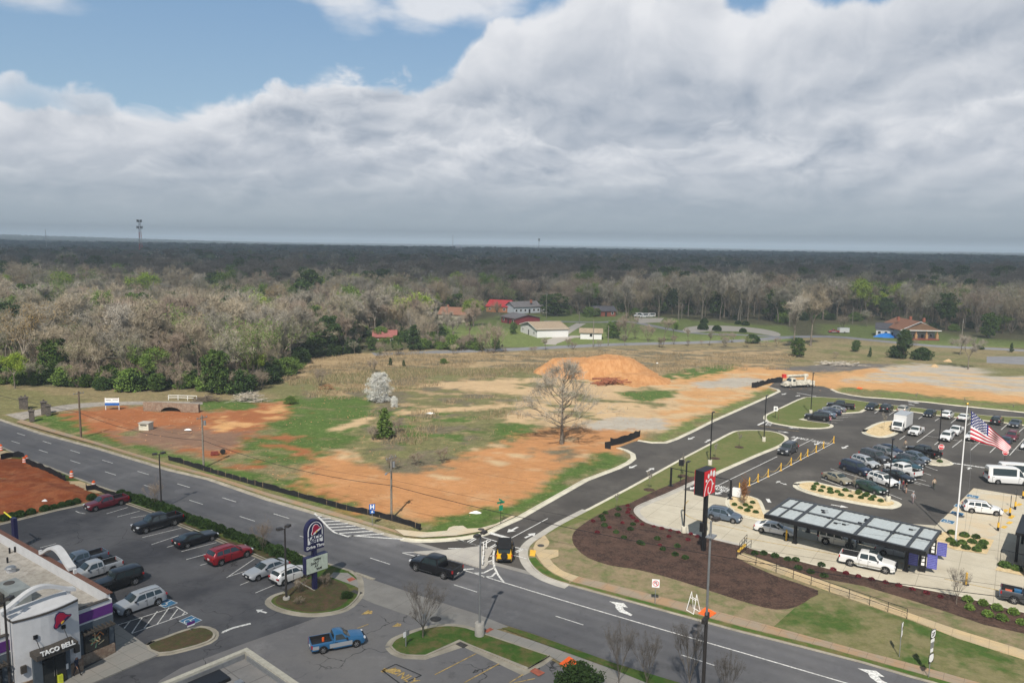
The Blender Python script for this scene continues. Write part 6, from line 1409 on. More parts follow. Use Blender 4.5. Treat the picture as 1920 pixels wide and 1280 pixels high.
# tall chicken-restaurant pylon sign
sx, sy = P(1319, 1033); SH = hgt((1319, 1033), (1330, 882)); SA = radians(47)
t = empty('pylon_sign', (sx, sy, .1), SA, 'tall black pylon with a deep red cabinet showing a white comb and letter emblem', 'sign')
MB().box((0, 0, SH * .38), (.42, .42, SH * .76)).build('pillar', M_BLACK, t)
cw, cdp, chh = 2.6, 1.2, 3.0; cz = SH - chh / 2
cab_ = MB().box((.2, .35, cz), (cw, cdp, chh)).build('cabinet', M_BLACK, t)
MB().box((.2, .35 - cdp / 2 - .03, cz), (cw - .06, .06, chh - .06)).build('face', M_SIGNR, cab_); MB().box((.2, .35 + cdp / 2 + .03, cz), (cw - .06, .06, chh - .06)).build('face', M_SIGNR, cab_)
MB().box((-.42, .1, SH * .38 - .8), (.3, .5, 1.1)).build('message_cabinet', M_BLACK, t)
TF = Matrix.Translation((.2 - cw / 2, .35 - cdp / 2 - .07, cz - chh / 2)) @ Matrix.Rotation(pi / 2, 4, 'X') @ Matrix.Diagonal((cw, chh, 1, 1))
lg = MB()
def stroke(pts, w):
 r = MB().ribbon([(x * cw, y * chh) for x, y in smooth(pts, 5)], w, .012); r.v = [(a / cw, b_ / chh, c) for a, b_, c in r.v]; lg.add(r.v, r.f, 0, TF)
stroke([(.03, .02), (.06, .20), (.16, .42), (.32, .56), (.50, .62), (.64, .56), (.70, .42), (.68, .24), (.60, .10), (.48, .05), (.38, .10)], .17)
stroke([(.38, .08), (.34, .20), (.38, .34)], .17)
for cx_, cy_, rx_, ry_ in ((.16, .62, .075, .055), (.34, .78, .085, .10), (.56, .86, .085, .12), (.82, .80, .12, .13)):
 lg.add([(cx_ + rx_ * cos(a), cy_ + ry_ * sin(a), .012) for a in np.linspace(0, 2 * pi, 17)[:-1]], [tuple(range(16))], 0, TF)
lg.add([(.70, .47, .012), (.88, .40, .012), (.72, .33, .012)], [(2, 1, 0)][::1], 0, TF)
lg.build('emblem', M_SIGNW, cab_)
# arched taco sign with reader board
tx_, ty_ = P(590, 1105); TH = hgt((590, 1105), (591, 974)); TA_ = radians(47)
t = empty('pole_sign', (tx_, ty_, .1), TA_, 'arched navy restaurant sign with a red bell over a white reader board', 'sign')
MB().box((0, 0, (TH - 2.4) / 2), (.42, .42, TH - 2.4)).build('post', M_SIGNN, t)
sw, sh = 2.05, 3.2; zb = TH - sh
out = [(-sw / 2, 0), (sw / 2, 0), (sw / 2, sh - 1.15)] + [(sw / 2 * cos(a), sh - 1.15 + 1.15 * sin(a)) for a in np.linspace(.15, pi - .15, 12)] + [(-sw / 2, sh - 1.15)]
def upright(pts, y0, y1, z0, name, m, par, k=1.0, mir=1):
 b = MB().prism(pts, y0, y1); b.v = [(mir * x * k, -z, y + z0) for x, y, z in b.v]; return b.build(name, m, par)
cb2 = upright(out, -.28, .28, zb, 'cabinet', M_SIGNN, t)
inn = [(x * .86, (y - .75) * .90 + .78 if y > .1 else .72) for x, y in out]
upright(inn, .282, .31, zb, 'white_field', M_SIGNW, cb2)
inn2 = [(x * .74, 1.55 if y < .1 else (y - 1.6) * .82 + 1.62) for x, y in out]
upright(inn2, .312, .325, zb, 'violet_field', M_SIGNN, cb2)
TB_ = Matrix.Translation((0, -.33, zb + 2.25)) @ Matrix.Rotation(pi / 2, 4, 'X'); bell(cb2, TB_, .78, M_SIGNW, M_BELLR, M_BELLY, .03)
def face_text(s, x, z, size, m, par, y=-.325, bold=.02, sp=1.0):
 return text_obj('lettering', s, size, Matrix.Translation((x, y, z)) @ Matrix.Rotation(pi / 2, 4, 'X'), m, par, .008, bold=bold, space=sp)
face_text('TACO', 0, zb + 1.32, .62, M_SIGNN, cb2); face_text('BELL', 0, zb + .90, .62, M_SIGNN, cb2); face_text('Drive Thru', 0, zb + .36, .46, M_SIGNW, cb2, -.30, .01)
rbd = MB().box((.15, 0, TH - 4.75), (2.6, .62, 1.75)).build('reader_cabinet', M_SIGNN, t)
MB().box((.15, -.33, TH - 4.75), (2.5, .04, 1.65)).build('reader_face', mat('reader_white', (.50, .56, .46), .6), rbd)
for s, x_, z_ in (('OPEN', .15, .48), ('DAILY', -.15, .14), ('AT', .05, -.20), ('9AM', .35, -.54)): face_text(s, x_, TH - 4.75 + z_, .34, M_BLACK, rbd, -.356, .012)
# road signs
def post_sign(name, px, py, label, H, build, ang=radians(-100), cat='sign', r=.035, m=None, z=.1):
 x, y = P(px, py); t = empty(name, (x, y, z), ang + pi / 2, label, cat); MB().tube((0, 0, -.1), (0, 0, H), r, n=6).build('post', m or M_GALV, t); build(t, H); return t
def board(par, pts, z0, m, name='panel', y=-.05, th=.03): return upright(pts, -y, -y + th, z0, name, m, par)
def rect(w, h, x=0, y=0): return [(x - w / 2, y - h / 2), (x + w / 2, y - h / 2), (x + w / 2, y + h / 2), (x - w / 2, y + h / 2)]
def octa(r): return [(r * cos(pi / 8 + i * pi / 4), r * sin(pi / 8 + i * pi / 4)) for i in range(8)]
def stop_b(t, H):
 p = board(t, octa(.50), H - .45, M_SIGNW); upright(octa(.45), .082, .09, H - .45, 'red_field', M_SIGNR, p); face_text('STOP', 0, H - .45, .40, M_SIGNW, p, -.10, .015)
post_sign('stop_sign', 1762, 869, 'red stop sign on the small concrete island', 3.3, stop_b, radians(-105), m=M_BLACK)
post_sign('stop_sign', 1882, 880, 'red stop sign standing behind the white passenger vans', 3.3, stop_b, radians(-105), m=M_BLACK)
def hosp(t, H):
 p = board(t, rect(.75, .75), H - .4, mat('sign_blue', (.02, .12, .42), .4)); face_text('H', 0, H - .4, .75, M_SIGNW, p, -.09, .03)
 q = board(t, rect(.6, .4), H - 1.05, MATS['sign_blue']); face_text('^', 0, H - 1.12, .5, M_SIGNW, q, -.09, .03)
post_sign('hospital_sign', 698, 985, 'blue sign with a white letter H by the silt fence', 2.9, hosp, radians(-75), z=0)
def green(t, H):
 MB().box((0, 0, H - .1), (1.1, .03, .26)).build('name_plate', mat('sign_green', (.01, .22, .12), .4), t); MB().box((0, 0, H + .18), (.03, 1.0, .26)).build('name_plate', MATS['sign_green'], t); board(t, rect(.55, .7), H - .8, MATS['sign_green'])
post_sign('street_name_sign', 938.5, 983.5, 'green street name blades on the west corner of the junction', 3.0, green, radians(-60), m=M_BLACK)
def noturn(t, H):
 p = board(t, rect(.75, .85), H - .45, M_SIGNW); b = MB().ribbon([(.28 * cos(a), .28 * sin(a)) for a in np.linspace(0, 2 * pi, 25)], .06, .0)
 for sgm, mm, z_ in (((-.2, .2), (.2, -.2), M_SIGNR, .1),) and (): pass
 b.v = [(x, -.087, y_ + H - .45) for x, y_, z_ in b.v]; b.add([(-.22, -.087, H - .27), (-.18, -.087, H - .23), (.22, -.087, H - .63), (.18, -.087, H - .67)], [(0, 3, 2, 1)]); b.build('red_ring', M_SIGNR, p)
 a = MB().ribbon(smooth([(.10, -.18), (.10, .08), (0, .16), (-.10, .08), (-.10, -.08)], 3), .06, 0); a.v = [(x, -.084, y_ + H - .45) for x, y_, z_ in a.v]; a.build('turn_arrow', M_BLACK, p)
post_sign('no_turn_sign', 1228, 1134, 'square white no U-turn sign on the highway verge', 2.7, noturn, radians(-100))
def shield(t, H):
 s = [(0, -.36), (.30, -.22), (.36, .0), (.30, .34), (0, .38), (-.30, .34), (-.36, 0), (-.30, -.22)]
 p = board(t, rect(.78, .78), H - .4, M_BLACK); upright(s, .082, .09, H - .4, 'shield', M_SIGNW, p); face_text('27', 0, H - .4, .42, M_BLACK, p, -.10, .01)
 board(t, rect(.55, .3), H - .95, M_SIGNW); board(t, rect(.5, .5), H - 1.4, M_GALV); board(t, rect(.4, .3), H - 1.85, M_SIGNW)
 p = board(t, rect(.78, .80), H - 2.55, M_BLACK); upright(s, .082, .09, H - 2.55, 'shield', M_SIGNW, p)
post_sign('route_sign', 1741, 1271, 'stacked black and white route markers on the right verge', 4.3, shield, radians(-55))
def speed(t, H): p = board(t, rect(.6, .8), H - .4, M_SIGNW); face_text('35', 0, H - .5, .4, M_BLACK, p, -.09, .01); board(t, rect(.6, .35), H - 1.0, M_SIGNW)
post_sign('speed_sign', 1686, 1233, 'narrow white sign seen edge-on on the lawn below the footpath', 3.2, speed, radians(-35))
def twin(t, H): board(t, rect(.3, .5, -.2), H - .3, M_SIGNW); board(t, rect(.3, .5, .2), H - .25, M_GALV)
post_sign('twin_notice', 761, 1213, 'two small notice plates on a post at the tip of the small lawn', 1.5, twin, radians(-40), r=.06)
def white1(t, H): p = board(t, rect(.8, 1.0), H - .5, M_SIGNW); board(p, rect(.4, .45), H - .5, M_GALV, 'print', -.085, .01)
post_sign('white_notice', 1453.5, 785, 'white rectangular notice at the left tip of the triangular lawn', 2.6, white1, radians(-110), m=M_BLACK)
post_sign('rusty_post', 1459.5, 788, 'reddish bracket post just right of the white notice', 2.4, lambda t, H: MB().box((.1, 0, H), (.3, .06, .1)).build('bracket', M_COPE, t), m=M_COPE)
def black1(t, H): board(t, rect(.75, 1.0), H - .5, M_BLACK)
post_sign('black_backed_sign', 1276, 905, 'black-backed sign between the mulch strip and the clearance gantry', 3.6, black1, radians(-110), m=M_BLACK)
def purple(t, H): board(t, rect(.75, .28), H - .15, M_PURP); board(t, rect(.7, .12), H - .38, M_SIGNW)
post_sign('yard_sign', 358, 1183, 'little purple yard sign on the planting island', .9, purple, radians(-40))
x, y = P(211, 768); t = empty('land_sale_board', (x, y, 0), radians(5), 'white and blue board on two posts beside the gravel drive', 'sign board')
for q in (-1.35, 1.35): MB().box((q, 0, 1.3), (.1, .1, 2.6)).build('post', M_SIGNW, t)
MB().box((0, -.06, 1.95), (2.9, .05, 1.1)).build('panel', M_SIGNW, t); MB().box((0, -.09, 1.25), (2.9, .05, .55)).build('blue_panel', MATS['sign_blue'], t)
MB().box((-.7, -.095, 2.15), (1.0, .02, .14)).box((.7, -.095, 2.2), (1.1, .02, .14)).build('print', M_HVAC, t)
# clearance gantry, its white box
a_, c_ = P(1257.5, 911.5), P(1369, 936); gl = math.dist(a_, c_)
t = empty('clearance_gantry', (*a_, .05), heading(a_, c_), 'black clearance gantry spanning the two lanes before the concrete pad', 'gantry'); GHt = hgt((1257.5, 911.5), (1260, 877))
for q in (0, gl): MB().tube((q, 0, 0), (q, 0, GHt), .16, n=10).lathe([(0, .12), (.4, .12), (.42, 0)], 14, (q, 0, 0)).build('upright', M_BLACK, t, 40)
MB().tube((-.1, 0, GHt - .05), (gl + .1, 0, GHt - .05), .06, n=8).build('crossbar', M_BLACK, t)
x, y = P(1381, 933); tag(MB().box((0, 0, .75), (1.15, .5, 1.2)).build('white_cabinet', M_WHITEP, loc=(x, y, .1)), 'small white cabinet beside the right gantry upright', 'cabinet').rotation_euler = (0, 0, radians(-33))
# rope posts
posts = []; ORD = 'first second third fourth fifth sixth seventh eighth ninth tenth eleventh'.split()
for i, (px, py) in enumerate(BL + [(1386, 920)]):
 x, y = P(px, py); p = MB().tube((0, 0, 0), (0, 0, 1.25), .085, n=10).lathe([(0, .06), (.2, .06), (.22, 0)], 12).mesh('rope_post', M_YPOST) if i == 0 else posts[0].data
 o = bpy.data.objects.new('rope_post', p); COL.objects.link(o); o.location = (x, y, .03); tag(o, ORD[i] + ' yellow rope post counting from the far lawn end of the row', 'post', 'yellow rope posts'); posts.append(o)
for i, (a, c) in enumerate(zip(posts, posts[1:])):
 A_, C_ = a.location, c.location
 pts = [(lerp(A_.x, C_.x, t_), lerp(A_.y, C_.y, t_), 1.15 - .75 * 4 * t_ * (1 - t_)) for t_ in np.linspace(0, 1, 11)]
 tag(MB().path(pts, .025, 5).build('rope', M_ROPE), 'yellow rope sagging between the ' + ORD[i] + ' and ' + ORD[i + 1] + ' rope posts from the far end', 'rope', 'ropes between the yellow posts')
for px, py, lab in ((1474, 1013, 'yellow bollard beside the first canopy column'), (1811, 1096, 'slim yellow bollard on the open concrete past the canopy'), (1701, 1062, 'yellow sleeve bollard at the third canopy column')):
 x, y = P(px, py); o = MB().tube((0, 0, 0), (0, 0, 1.35), .11, n=10).lathe([(0, .05), (.3, .05), (.32, 0)], 12, m=1).build('bollard', [M_YPOST, M_TRIM], loc=(x, y, .04)); tag(o, lab, 'bollard', 'yellow bollards')
for i, (px, py, lab) in enumerate(((1871, 995, 'nearest accessible-bay sign on a yellow-sleeved base'), (1893, 967, 'second accessible-bay sign counting from the near one'), (1903, 955, 'third accessible-bay sign counting from the near one'), (1918, 935, 'farthest accessible-bay sign at the right edge'))):
 x, y = P(px, py); t = empty('bay_sign', (x, y, .05), radians(-38), lab, 'sign', 'accessible bay signs'); MB().tube((0, 0, 0), (0, 0, .45), .15, n=10).build('sleeve', M_TRIM, t); MB().tube((0, 0, .45), (0, 0, 1.1), .13, n=10).build('yellow_sleeve', M_YPOST, t)
 MB().tube((0, 0, 1.1), (0, 0, 2.9), .035, n=6).build('post', M_BLACK, t); MB().box((-.05, 0, 2.5), (.03, .35, .5)).build('plate', M_GALV, t)
# railing along the footpath and at the steps, black fence by the restaurant
def railing(name, pts, label, h=1.0, step=1.9, r=.028, bal=0, cat='railing', m=None, z=.12):
 t = empty(name, (*pts[0], z), 0, label, cat); o0 = Vector((*pts[0], 0)); loc = [Vector((*p, 0)) - o0 for p in pts]; rails = MB()
 for zz in (h, h * .55 if not bal else .12): rails.path([(p.x, p.y, zz) for p in loc], r, 6)
 rails.build('rail', m or M_BLACK, t); bb = MB()
 for a, c in zip(loc, loc[1:]):
  n_ = max(1, round((c - a).length / step))
  for i in range(n_ + (1 if c is loc[-1] else 0)): p = a.lerp(c, i / n_); MB().tube((p.x, p.y, 0), (p.x, p.y, h), r * 1.1, n=6).build('baluster_post', m or M_BLACK, t)
  if bal:
   k_ = int((c - a).length / bal)
   for i in range(k_): p = a.lerp(c, i / k_); bb.tube((p.x, p.y, .1), (p.x, p.y, h), .012, n=4)
 if bal: bb.build('infill_bars', m or M_BLACK, t)
 return t
railing('footpath_railing', W2([(1381, 1046.5), (1455, 1074.5), (1555, 1110.5), (1630, 1136), (1700, 1161)]), 'long black handrail on the lower side of the tan footpath', 1.0, 2.2)
for a, c, lab in (((1386, 1033), (1400, 1017), 'short black handrail on the left of the steps'), ((1389, 1042), (1408, 1028), 'short black handrail on the right of the steps')): railing('step_railing', W2([a, c]), lab, .95, 1.2)
for q in ((1387, 1036), (1396, 1040)): pass
struct('steps', MB().ribbon(W2([(1384, 1036), (1398, 1022)]), .3, .1, h=.12).build('steps', M_YELL))
railing('patio_fence', W2([(1875, 1053.5), (1920, 1066), (1990, 1084)]), 'black steel fence with fine bars by the lower pebble bed', 1.5, 2.6, bal=.14)
# silt fences
def silt(name, pts, label, h=.8, stakes=True, step=1.7, lean=.0):
 pts = W2(pts); t = empty(name, (*pts[0], 0), 0, label, 'silt fence', 'black silt fences'); o0 = Vector((*pts[0], 0)); L_ = []
 for a, c in zip(pts, pts[1:]):
  n_ = max(1, int(math.dist(a, c) / .85))
  for i in range(n_): q = mixp(a, c, i / n_); L_.append((q[0] - o0.x, q[1] - o0.y))
 L_.append((pts[-1][0] - o0.x, pts[-1][1] - o0.y)); b = MB(); rr = random.Random(len(L_)); n_ = len(L_); hs = [h * rr.uniform(.72, 1.08) for _ in L_]
 for k_ in (-.02, .02): b.v += [(x_ + k_, y_ + k_, 0) for x_, y_ in L_] + [(x_ + k_ + lean + rr.uniform(-.1, .1), y_ + k_ + rr.uniform(-.1, .1), hh_) for (x_, y_), hh_ in zip(L_, hs)]
 for i in range(n_ - 1):
  b.f += [(i, i + 1, n_ + i + 1, n_ + i), (2 * n_ + i, 3 * n_ + i, 3 * n_ + i + 1, 2 * n_ + i + 1), (n_ + i, n_ + i + 1, 3 * n_ + i + 1, 3 * n_ + i)]; b.m += [0, 0, 0]
 b.build('cloth', M_RUB, t)
 if stakes:
  for i in range(0, n_, 2): MB().box((L_[i][0], L_[i][1], h * .5), (.05, .05, h * 1.15), rr.random()).build('stake', M_STAKE, t)
 return t
silt('silt_fence', [(316, 862), (345, 870), (382, 882), (430, 896), (500, 916), (560, 932), (640, 954), (700, 967), (735, 976), (770, 986), (788, 994)], 'long staked black silt fence between the highway verge and the clay', .85)
silt('silt_fence', [(2, 862), (25, 857), (44, 858), (48, 869), (70, 878), (90, 886), (123, 902)], 'sagging black silt fence along the red cut bank', 1.0, False)
silt('silt_fence', [(161, 914), (163, 920), (178, 918), (200, 926), (222, 934), (245, 943)], 'short black silt fence behind the maroon pickup', .8, False)
silt('silt_fence', [(1134, 840), (1145, 842), (1144, 836), (1165, 832), (1182, 826), (1200, 818)], 'drooping black silt fence at the end of the side road stub', 1.5, False)
silt('silt_fence', [(1409, 727), (1418, 727), (1432, 722), (1446, 718), (1467, 717)], 'drooping black silt fence beside the bucket truck', 1.5, False)
# traffic barrels
def barrel():
 t = empty('traffic_barrel', (0, 0, 0)); b = MB(); zs = [0, .08, .25, .42, .6, .78, .95, 1.0]; rs = [.36, .30, .29, .27, .26, .24, .23, .18]; n_ = 14
 b.lathe(list(zip(rs, zs)) + [(0, 1.0)], n_)
 for k_ in range(len(zs)):
  for i in range(n_): b.m[k_ * n_ + i] = 1 if k_ in (2, 4) else (2 if k_ == 0 else 0)
 b.build('drum', [M_ORANGE, M_SIGNW, M_TRIM], t, 40); MB().box((0, 0, 1.06), (.22, .05, .12)).build('handle', M_ORANGE, t); return t
b0 = barrel()
for i, (px, py, lab) in enumerate(((2, 845, 'orange traffic barrel at the left edge beside the highway'), (50, 866, 'orange traffic barrel behind its twin by the sagging silt fence'), (46, 869, 'orange traffic barrel in front at the corner of the sagging silt fence'), (134, 896, 'leaning orange barrel on the mat halfway along the bank'), (176, 915, 'orange traffic barrel by the tan ramp near the maroon pickup'))):
 o = b0 if i == 0 else copy_tree(b0); o.location = (*P(px, py), .05); o.rotation_euler = (.0 if i != 3 else .08, 0, i); tag(o, lab, 'traffic barrel', 'orange traffic barrels')
# stone gate pillars, bridge, white rail, culvert box
def gpil(px, py, lab, h=2.6, w=.85):
 x, y = P(px, py); t = empty('gate_pillar', (x, y, 0), .5, lab, 'pillar', 'stone gate pillars'); sm = patchy('dark_fieldstone', (.10, .088, .078), (.15, .13, .11), (.07, .06, .055), 3, 8, 1, 12)
 MB().box((0, 0, h * .42), (w, w, h * .84)).build('shaft', sm, t); MB().box((0, 0, h * .87), (w * 1.3, w * 1.3, .18)).box((0, 0, h * .93), (w * .8, w * .8, .2), top=.5).lathe([(0, .35), (.14, .28), (.16, .12), (.05, 0)][::-1], 8, (0, 0, h * .96)).build('cap', sm, t)
gpil(41, 766, 'left stone gate pillar of the pair at the drive mouth'); gpil(48.5, 767, 'slightly taller stone pillar right beside the leftmost pillar', 2.9); gpil(83, 776, 'stone gate pillar on the right of the drive mouth', 2.9, 1.0); gpil(91, 778.5, 'shorter stone pillar touching the right gate pillar', 2.3); gpil(60, 789, 'lone stone pillar closest to the highway kerb', 2.4)
x, y = P(322, 771); t = empty('stone_bridge', (x, y, 0), radians(-4), 'low stone culvert bridge with a dark arch under the gravel drive', 'bridge'); sm = patchy('rubble_stone', (.25, .17, .12), (.32, .25, .19), (.16, .11, .08), 2, 5, 1, 9)
b = MB(); arcp = [(-6, 0), (-2.2, 0)] + [(2.2 * -cos(a), 1.0 * sin(a)) for a in np.linspace(0, pi, 10)][1:] + [(6, 0), (6, 1.7), (-6, 1.9)]
b.prism(arcp, -.4, .4); b.v = [(x_, z_, y_) for x_, y_, z_ in b.v]; b.build('parapet', sm, t); MB().box((0, 1.2, .5), (4.2, 1.5, .98)).build('culvert', M_BLACK, t)
railing('white_rail_fence', W2([(316, 750), (334, 750), (352, 750.5), (369, 751)]), 'weathered white rail fence at the foot of the wood', 1.1, 3.0, .06, m=M_SIGNW, z=0, cat='fence')
x, y = P(274, 802); t = empty('culvert_box', (x, y, -.3), radians(-8), 'square concrete drain box with a slot standing in the clay basin', 'drain box'); MB().box((0, 0, .65), (2.0, 1.6, 1.3)).build('box', M_KERB, t); MB().box((0, 0, 1.38), (2.2, 1.8, .14)).build('lid', M_KERBG, t); MB().box((0, -.81, 1.0), (1.3, .04, .22)).build('slot', M_BLACK, t)
# brush heaps, logs, litter
def pile(name, px, py, label, n, L, H, m, seed, r=.12, cat='brush heap'):
 x, y = P(px, py); rr = random.Random(seed); b = MB()
 for i in range(n):
  a = rr.uniform(0, 2 * pi); l = L * rr.uniform(.3, .8); c = Vector((rr.gauss(0, L * .28), rr.gauss(0, L * .16), rr.uniform(.1, H))); c.z *= max(.15, 1 - abs(c.x) / L); d = Vector((cos(a), sin(a) * .6, rr.uniform(-.2, .25))) * l * .5
  b.tube(c - d, c + d, r * rr.uniform(.5, 1.2), r * .4, 5)
 o = b.build(name, m, loc=(x, y, 0)); return tag(o, label, cat)
pile('log_pile', 1142, 720, 'reddish log and root pile at the foot of the orange mound', 34, 7, 1.6, mat('red_stained_log', (.26, .095, .05), .9, var=.3), 3, .26, 'log pile')
pile('brush_heap', 466, 752, 'pale heap of cut branches at the edge of the wood', 120, 5.5, 2.2, M_BARKP, 4, .07); pile('brush_heap', 390, 752, 'brown heap of brush beside the stone bridge', 70, 5, 1.5, M_BARKD, 5, .07)
pile('brush_heap', 612, 730, 'small heap of orange brown branches in the meadow', 50, 3, 1.4, mat('orange_twig', (.30, .16, .08), .9), 6, .07); pile('rubble_heap', 1570, 684, 'grey rubble and branches behind the bucket truck', 60, 9, .9, M_BARKP, 8, .16)
x, y = P(412, 852); t = empty('overturned_mower', (x, y, 0), .4, 'small dark red machine lying on the clay behind the silt fence', 'machine'); MB().box((-.8, 0, .35), (1.3, .8, .5), top=.8).build('body', mat('rusty_red', (.16, .03, .02), .7), t); MB().lathe([(0, -.15), (.4, -.15), (.45, 0), (.4, .15), (0, .15)], 12, (.5, 0, .5), axis='y').build('wheel', M_TYRE, t)
for i, (px, py, w_, lab) in enumerate(((807, 775, 1.5, 'white scrap sheet lying on the dull meadow'), (892, 961, 1.3, 'white scrap on the dark green verge'), (353, 806, 1.1, 'white scrap on the basin floor'), (85, 951, .6, 'white bag on the red cut bank'), (1232, 681, .6, 'white scrap behind the orange mound'))):
 x, y = P(px, py); b = heap(w_ * .6, w_ * .35, .25, i + 9, 9); o = b.build('litter', M_SIGNW, loc=(x, y, .02 if i != 3 else .9)); tag(o, lab, 'litter')
# A-frame, folded warning signs
x, y = P(1300, 1147); t = empty('sign_frame', (x, y, .1), radians(-60), 'empty white A-frame sign stand on the highway verge', 'sign frame')
for sg in (1, -1):
 f = MB();
 for q in (-.5, .5): f.tube((q, sg * .45, 0), (q * .7, 0, 1.9), .035, n=5)
 f.tube((-.5, sg * .45, .03), (.5, sg * .45, .03), .035, n=5).tube((-.4, sg * .12, 1.3), (.4, sg * .12, 1.3), .03, n=5); f.build('frame_leg', M_SIGNW, t)
for px, py, lab in ((1326, 1152, 'fallen orange warning sign beside the tall grey pole'), (1068, 1247, 'fallen orange warning sign behind the dark shrub at the bottom'), (1612, 729, 'orange barrier lying on the grass beyond the upper road')):
 x, y = P(px, py); b = MB().add([(-.9, 0, .05), (0, -.8, .02), (.9, 0, .10), (0, .8, .30), (-.9, 0, .02), (0, -.8, -.02), (.9, 0, .06), (0, .8, .26)], [(0, 1, 2, 3), (7, 6, 5, 4), (0, 4, 5, 1), (1, 5, 6, 2), (2, 6, 7, 3), (3, 7, 4, 0)]); o = b.build('warning_sign', M_ORANGE, loc=(x, y, .12)); tag(o, lab, 'warning sign')
# delineators on the traffic island
for i, q in enumerate(((905, 1061), (906, 1051), (907, 1041), (906.5, 1033), (912, 1030))):
 x, y = P(*q); tag(MB().tube((0, 0, 0), (0, 0, 1.0), .05, n=8).lathe([(0, .04), (.14, .04), (.15, 0)], 10, m=1).build('delineator', [M_SIGNW, M_TRIM], loc=(x, y, .16)), ORD[i] + ' white delineator post on the traffic island counting from the highway side', 'post', 'delineators on the traffic island')
x, y = P(30, 1030); t = empty('height_bar', (x, y, 0), radians(-36), 'dark clearance column with a yellow bar behind the taco restaurant', 'clearance bar'); H = hgt((30, 1030), (28, 970)); MB().box((0, 0, H / 2), (.75, .4, H)).build('column', M_SIGNN, t)
MB().tube((-.3, 0, H - .2), (-2.6, 0, H + .1), .08, n=8).build('bar', mat('bar_yellow', (.8, .7, .05), .5), t)
# rocks
for px, py, lab in ((1753, 688, 'tan boulder heap by the gravel road'), (1778, 678, 'upright tan block behind the boulder heap')):
 x, y = P(px, py); tag(heap(1.3 if 'heap' in lab else .5, .8, .9, px, 9).build('boulder', mat('tan_boulder', (.45, .32, .18), .9, var=.2), loc=(x, y, 0)), lab, 'boulder')
# ---------------------------------------------------------------- people
SKIN = mat('skin', (.40, .22, .15), .6, var=0)
def person(px, py, ang, label, top, bottom, hair=(.03, .02, .015), stride=.0, armup=0.0, H=1.75, shorts=False, cap=None, z=.04, world=None):
 x, y = world or P(px, py); k = H / 1.75
 V = []; E_ = []; R = []
 def add(p, r, par):
  V.append(tuple(c * k for c in p)); R.append(r * k); i = len(V) - 1
  if par is not None: E_.append((par, i))
  return i
 pel = add((0, 0, .93), .135, None); wst = add((0, 0, 1.08), .12, pel); ch = add((.01, 0, 1.30), .145, wst); nk = add((.01, 0, 1.47), .06, ch); hd = add((.03, 0, 1.58), .085, nk); hd2 = add((.025, 0, 1.68), .088, hd)
 nose = add((.125, 0, 1.60), .014, hd)
 for s, ph in ((1, stride), (-1, -stride)):
  hp = add((0, s * .09, .88), .095, pel); kn = add((ph * .5 + .02, s * .10, .49), .062, hp); an = add((ph * 1.0 - abs(stride) * .08, s * .10, .09), .042, kn); add((ph + .15 - abs(stride) * .08, s * .11, .04), .035, an)
  sh = add((0, s * .18, 1.40), .062, ch); au = armup if s > 0 else armup * .3
  el = add((-ph * .35 + .12 * au, s * (.24 + .02), 1.13 + .08 * au), .046, sh); wr = add((-ph * .6 + .10 + .25 * au, s * .25, .90 + .28 * au), .032, el); pm = add((-ph * .6 + .12 + .30 * au, s * .25, .83 + .30 * au), .030, wr)
  b = V[pm]; b = tuple(c / k for c in b)
  for f in range(4): add((b[0] + .02 + (f - 1.5) * .018, b[1], b[2] - .085 + .008 * abs(f - 1.5)), .008, pm)
  add((b[0] + .055, b[1] - s * .01, b[2] - .03), .009, pm)
 me = bpy.data.meshes.new('person'); me.from_pydata(V, E_, []); o = bpy.data.objects.new('person', me); COL.objects.link(o)
 md = o.modifiers.new('skin', 'SKIN'); sv = me.skin_vertices[0].data
 for i, r in enumerate(R): sv[i].radius = (r, r)
 sv[0].use_root = True; ss = o.modifiers.new('sub', 'SUBSURF'); ss.levels = ss.render_levels = 1
 bpy.context.view_layer.update(); m2 = bpy.data.meshes.new_from_object(o.evaluated_get(bpy.context.evaluated_depsgraph_get())); bpy.data.objects.remove(o)
 mm = [SKIN, mat('top_%d_%d_%d' % tuple(int(c * 99) for c in top), top, .9, var=.05), mat('legs_%d_%d_%d' % tuple(int(c * 99) for c in bottom), bottom, .9, var=.05), M_TRIM]
 for m_ in mm: m2.materials.append(m_)
 for p in m2.polygons:
  c = p.center / k; yy = abs(c.y); arm = yy > .165 and c.z > .75
  p.use_smooth = True
  if c.z > 1.46 and yy < .12: i = 0
  elif arm: i = 1 if c.z > (1.20 if shorts else 1.0) else 0
  elif c.z > .96: i = 1
  elif c.z > (.52 if shorts else .09): i = 2
  elif c.z > .09: i = 0
  else: i = 3
  p.material_index = i
 b = bpy.data.objects.new('person', m2); COL.objects.link(b); b.location = (x, y, z); b.rotation_euler = (0, 0, ang); tag(b, label, 'person')
 hc = mat('hair_%d' % int((cap or hair)[0] * 1000), cap or hair, .8, var=0)
 h = MB().lathe([(.0, .115), (.06, .10), (.092, .05), (.098, -.01), (.085, -.05)][::-1], 12, (.012 * k, 0, 1.685 * k)); h.v = [(a, b_, c) for a, b_, c in h.v]
 h.build('cap' if cap else 'hair', hc, b, 60)
 for s in (1, -1): MB().box((.118 * k, s * .032 * k, 1.635 * k), (.012, .022, .012)).build('eye', M_TRIM, b)
 MB().box((.117 * k, 0, 1.562 * k), (.01, .045, .010)).build('mouth', mat('lips', (.25, .08, .07), .6), b)
 return b
person(1686, 918, 2.6, 'person in a pale blue shirt and light trousers standing before the black sedan', (.35, .48, .62), (.50, .48, .44), armup=.8)
person(1693, 919, 2.2, 'person in a dark red top between the blue shirt and the black top', (.16, .02, .03), (.06, .06, .08), z=.04, H=1.65)
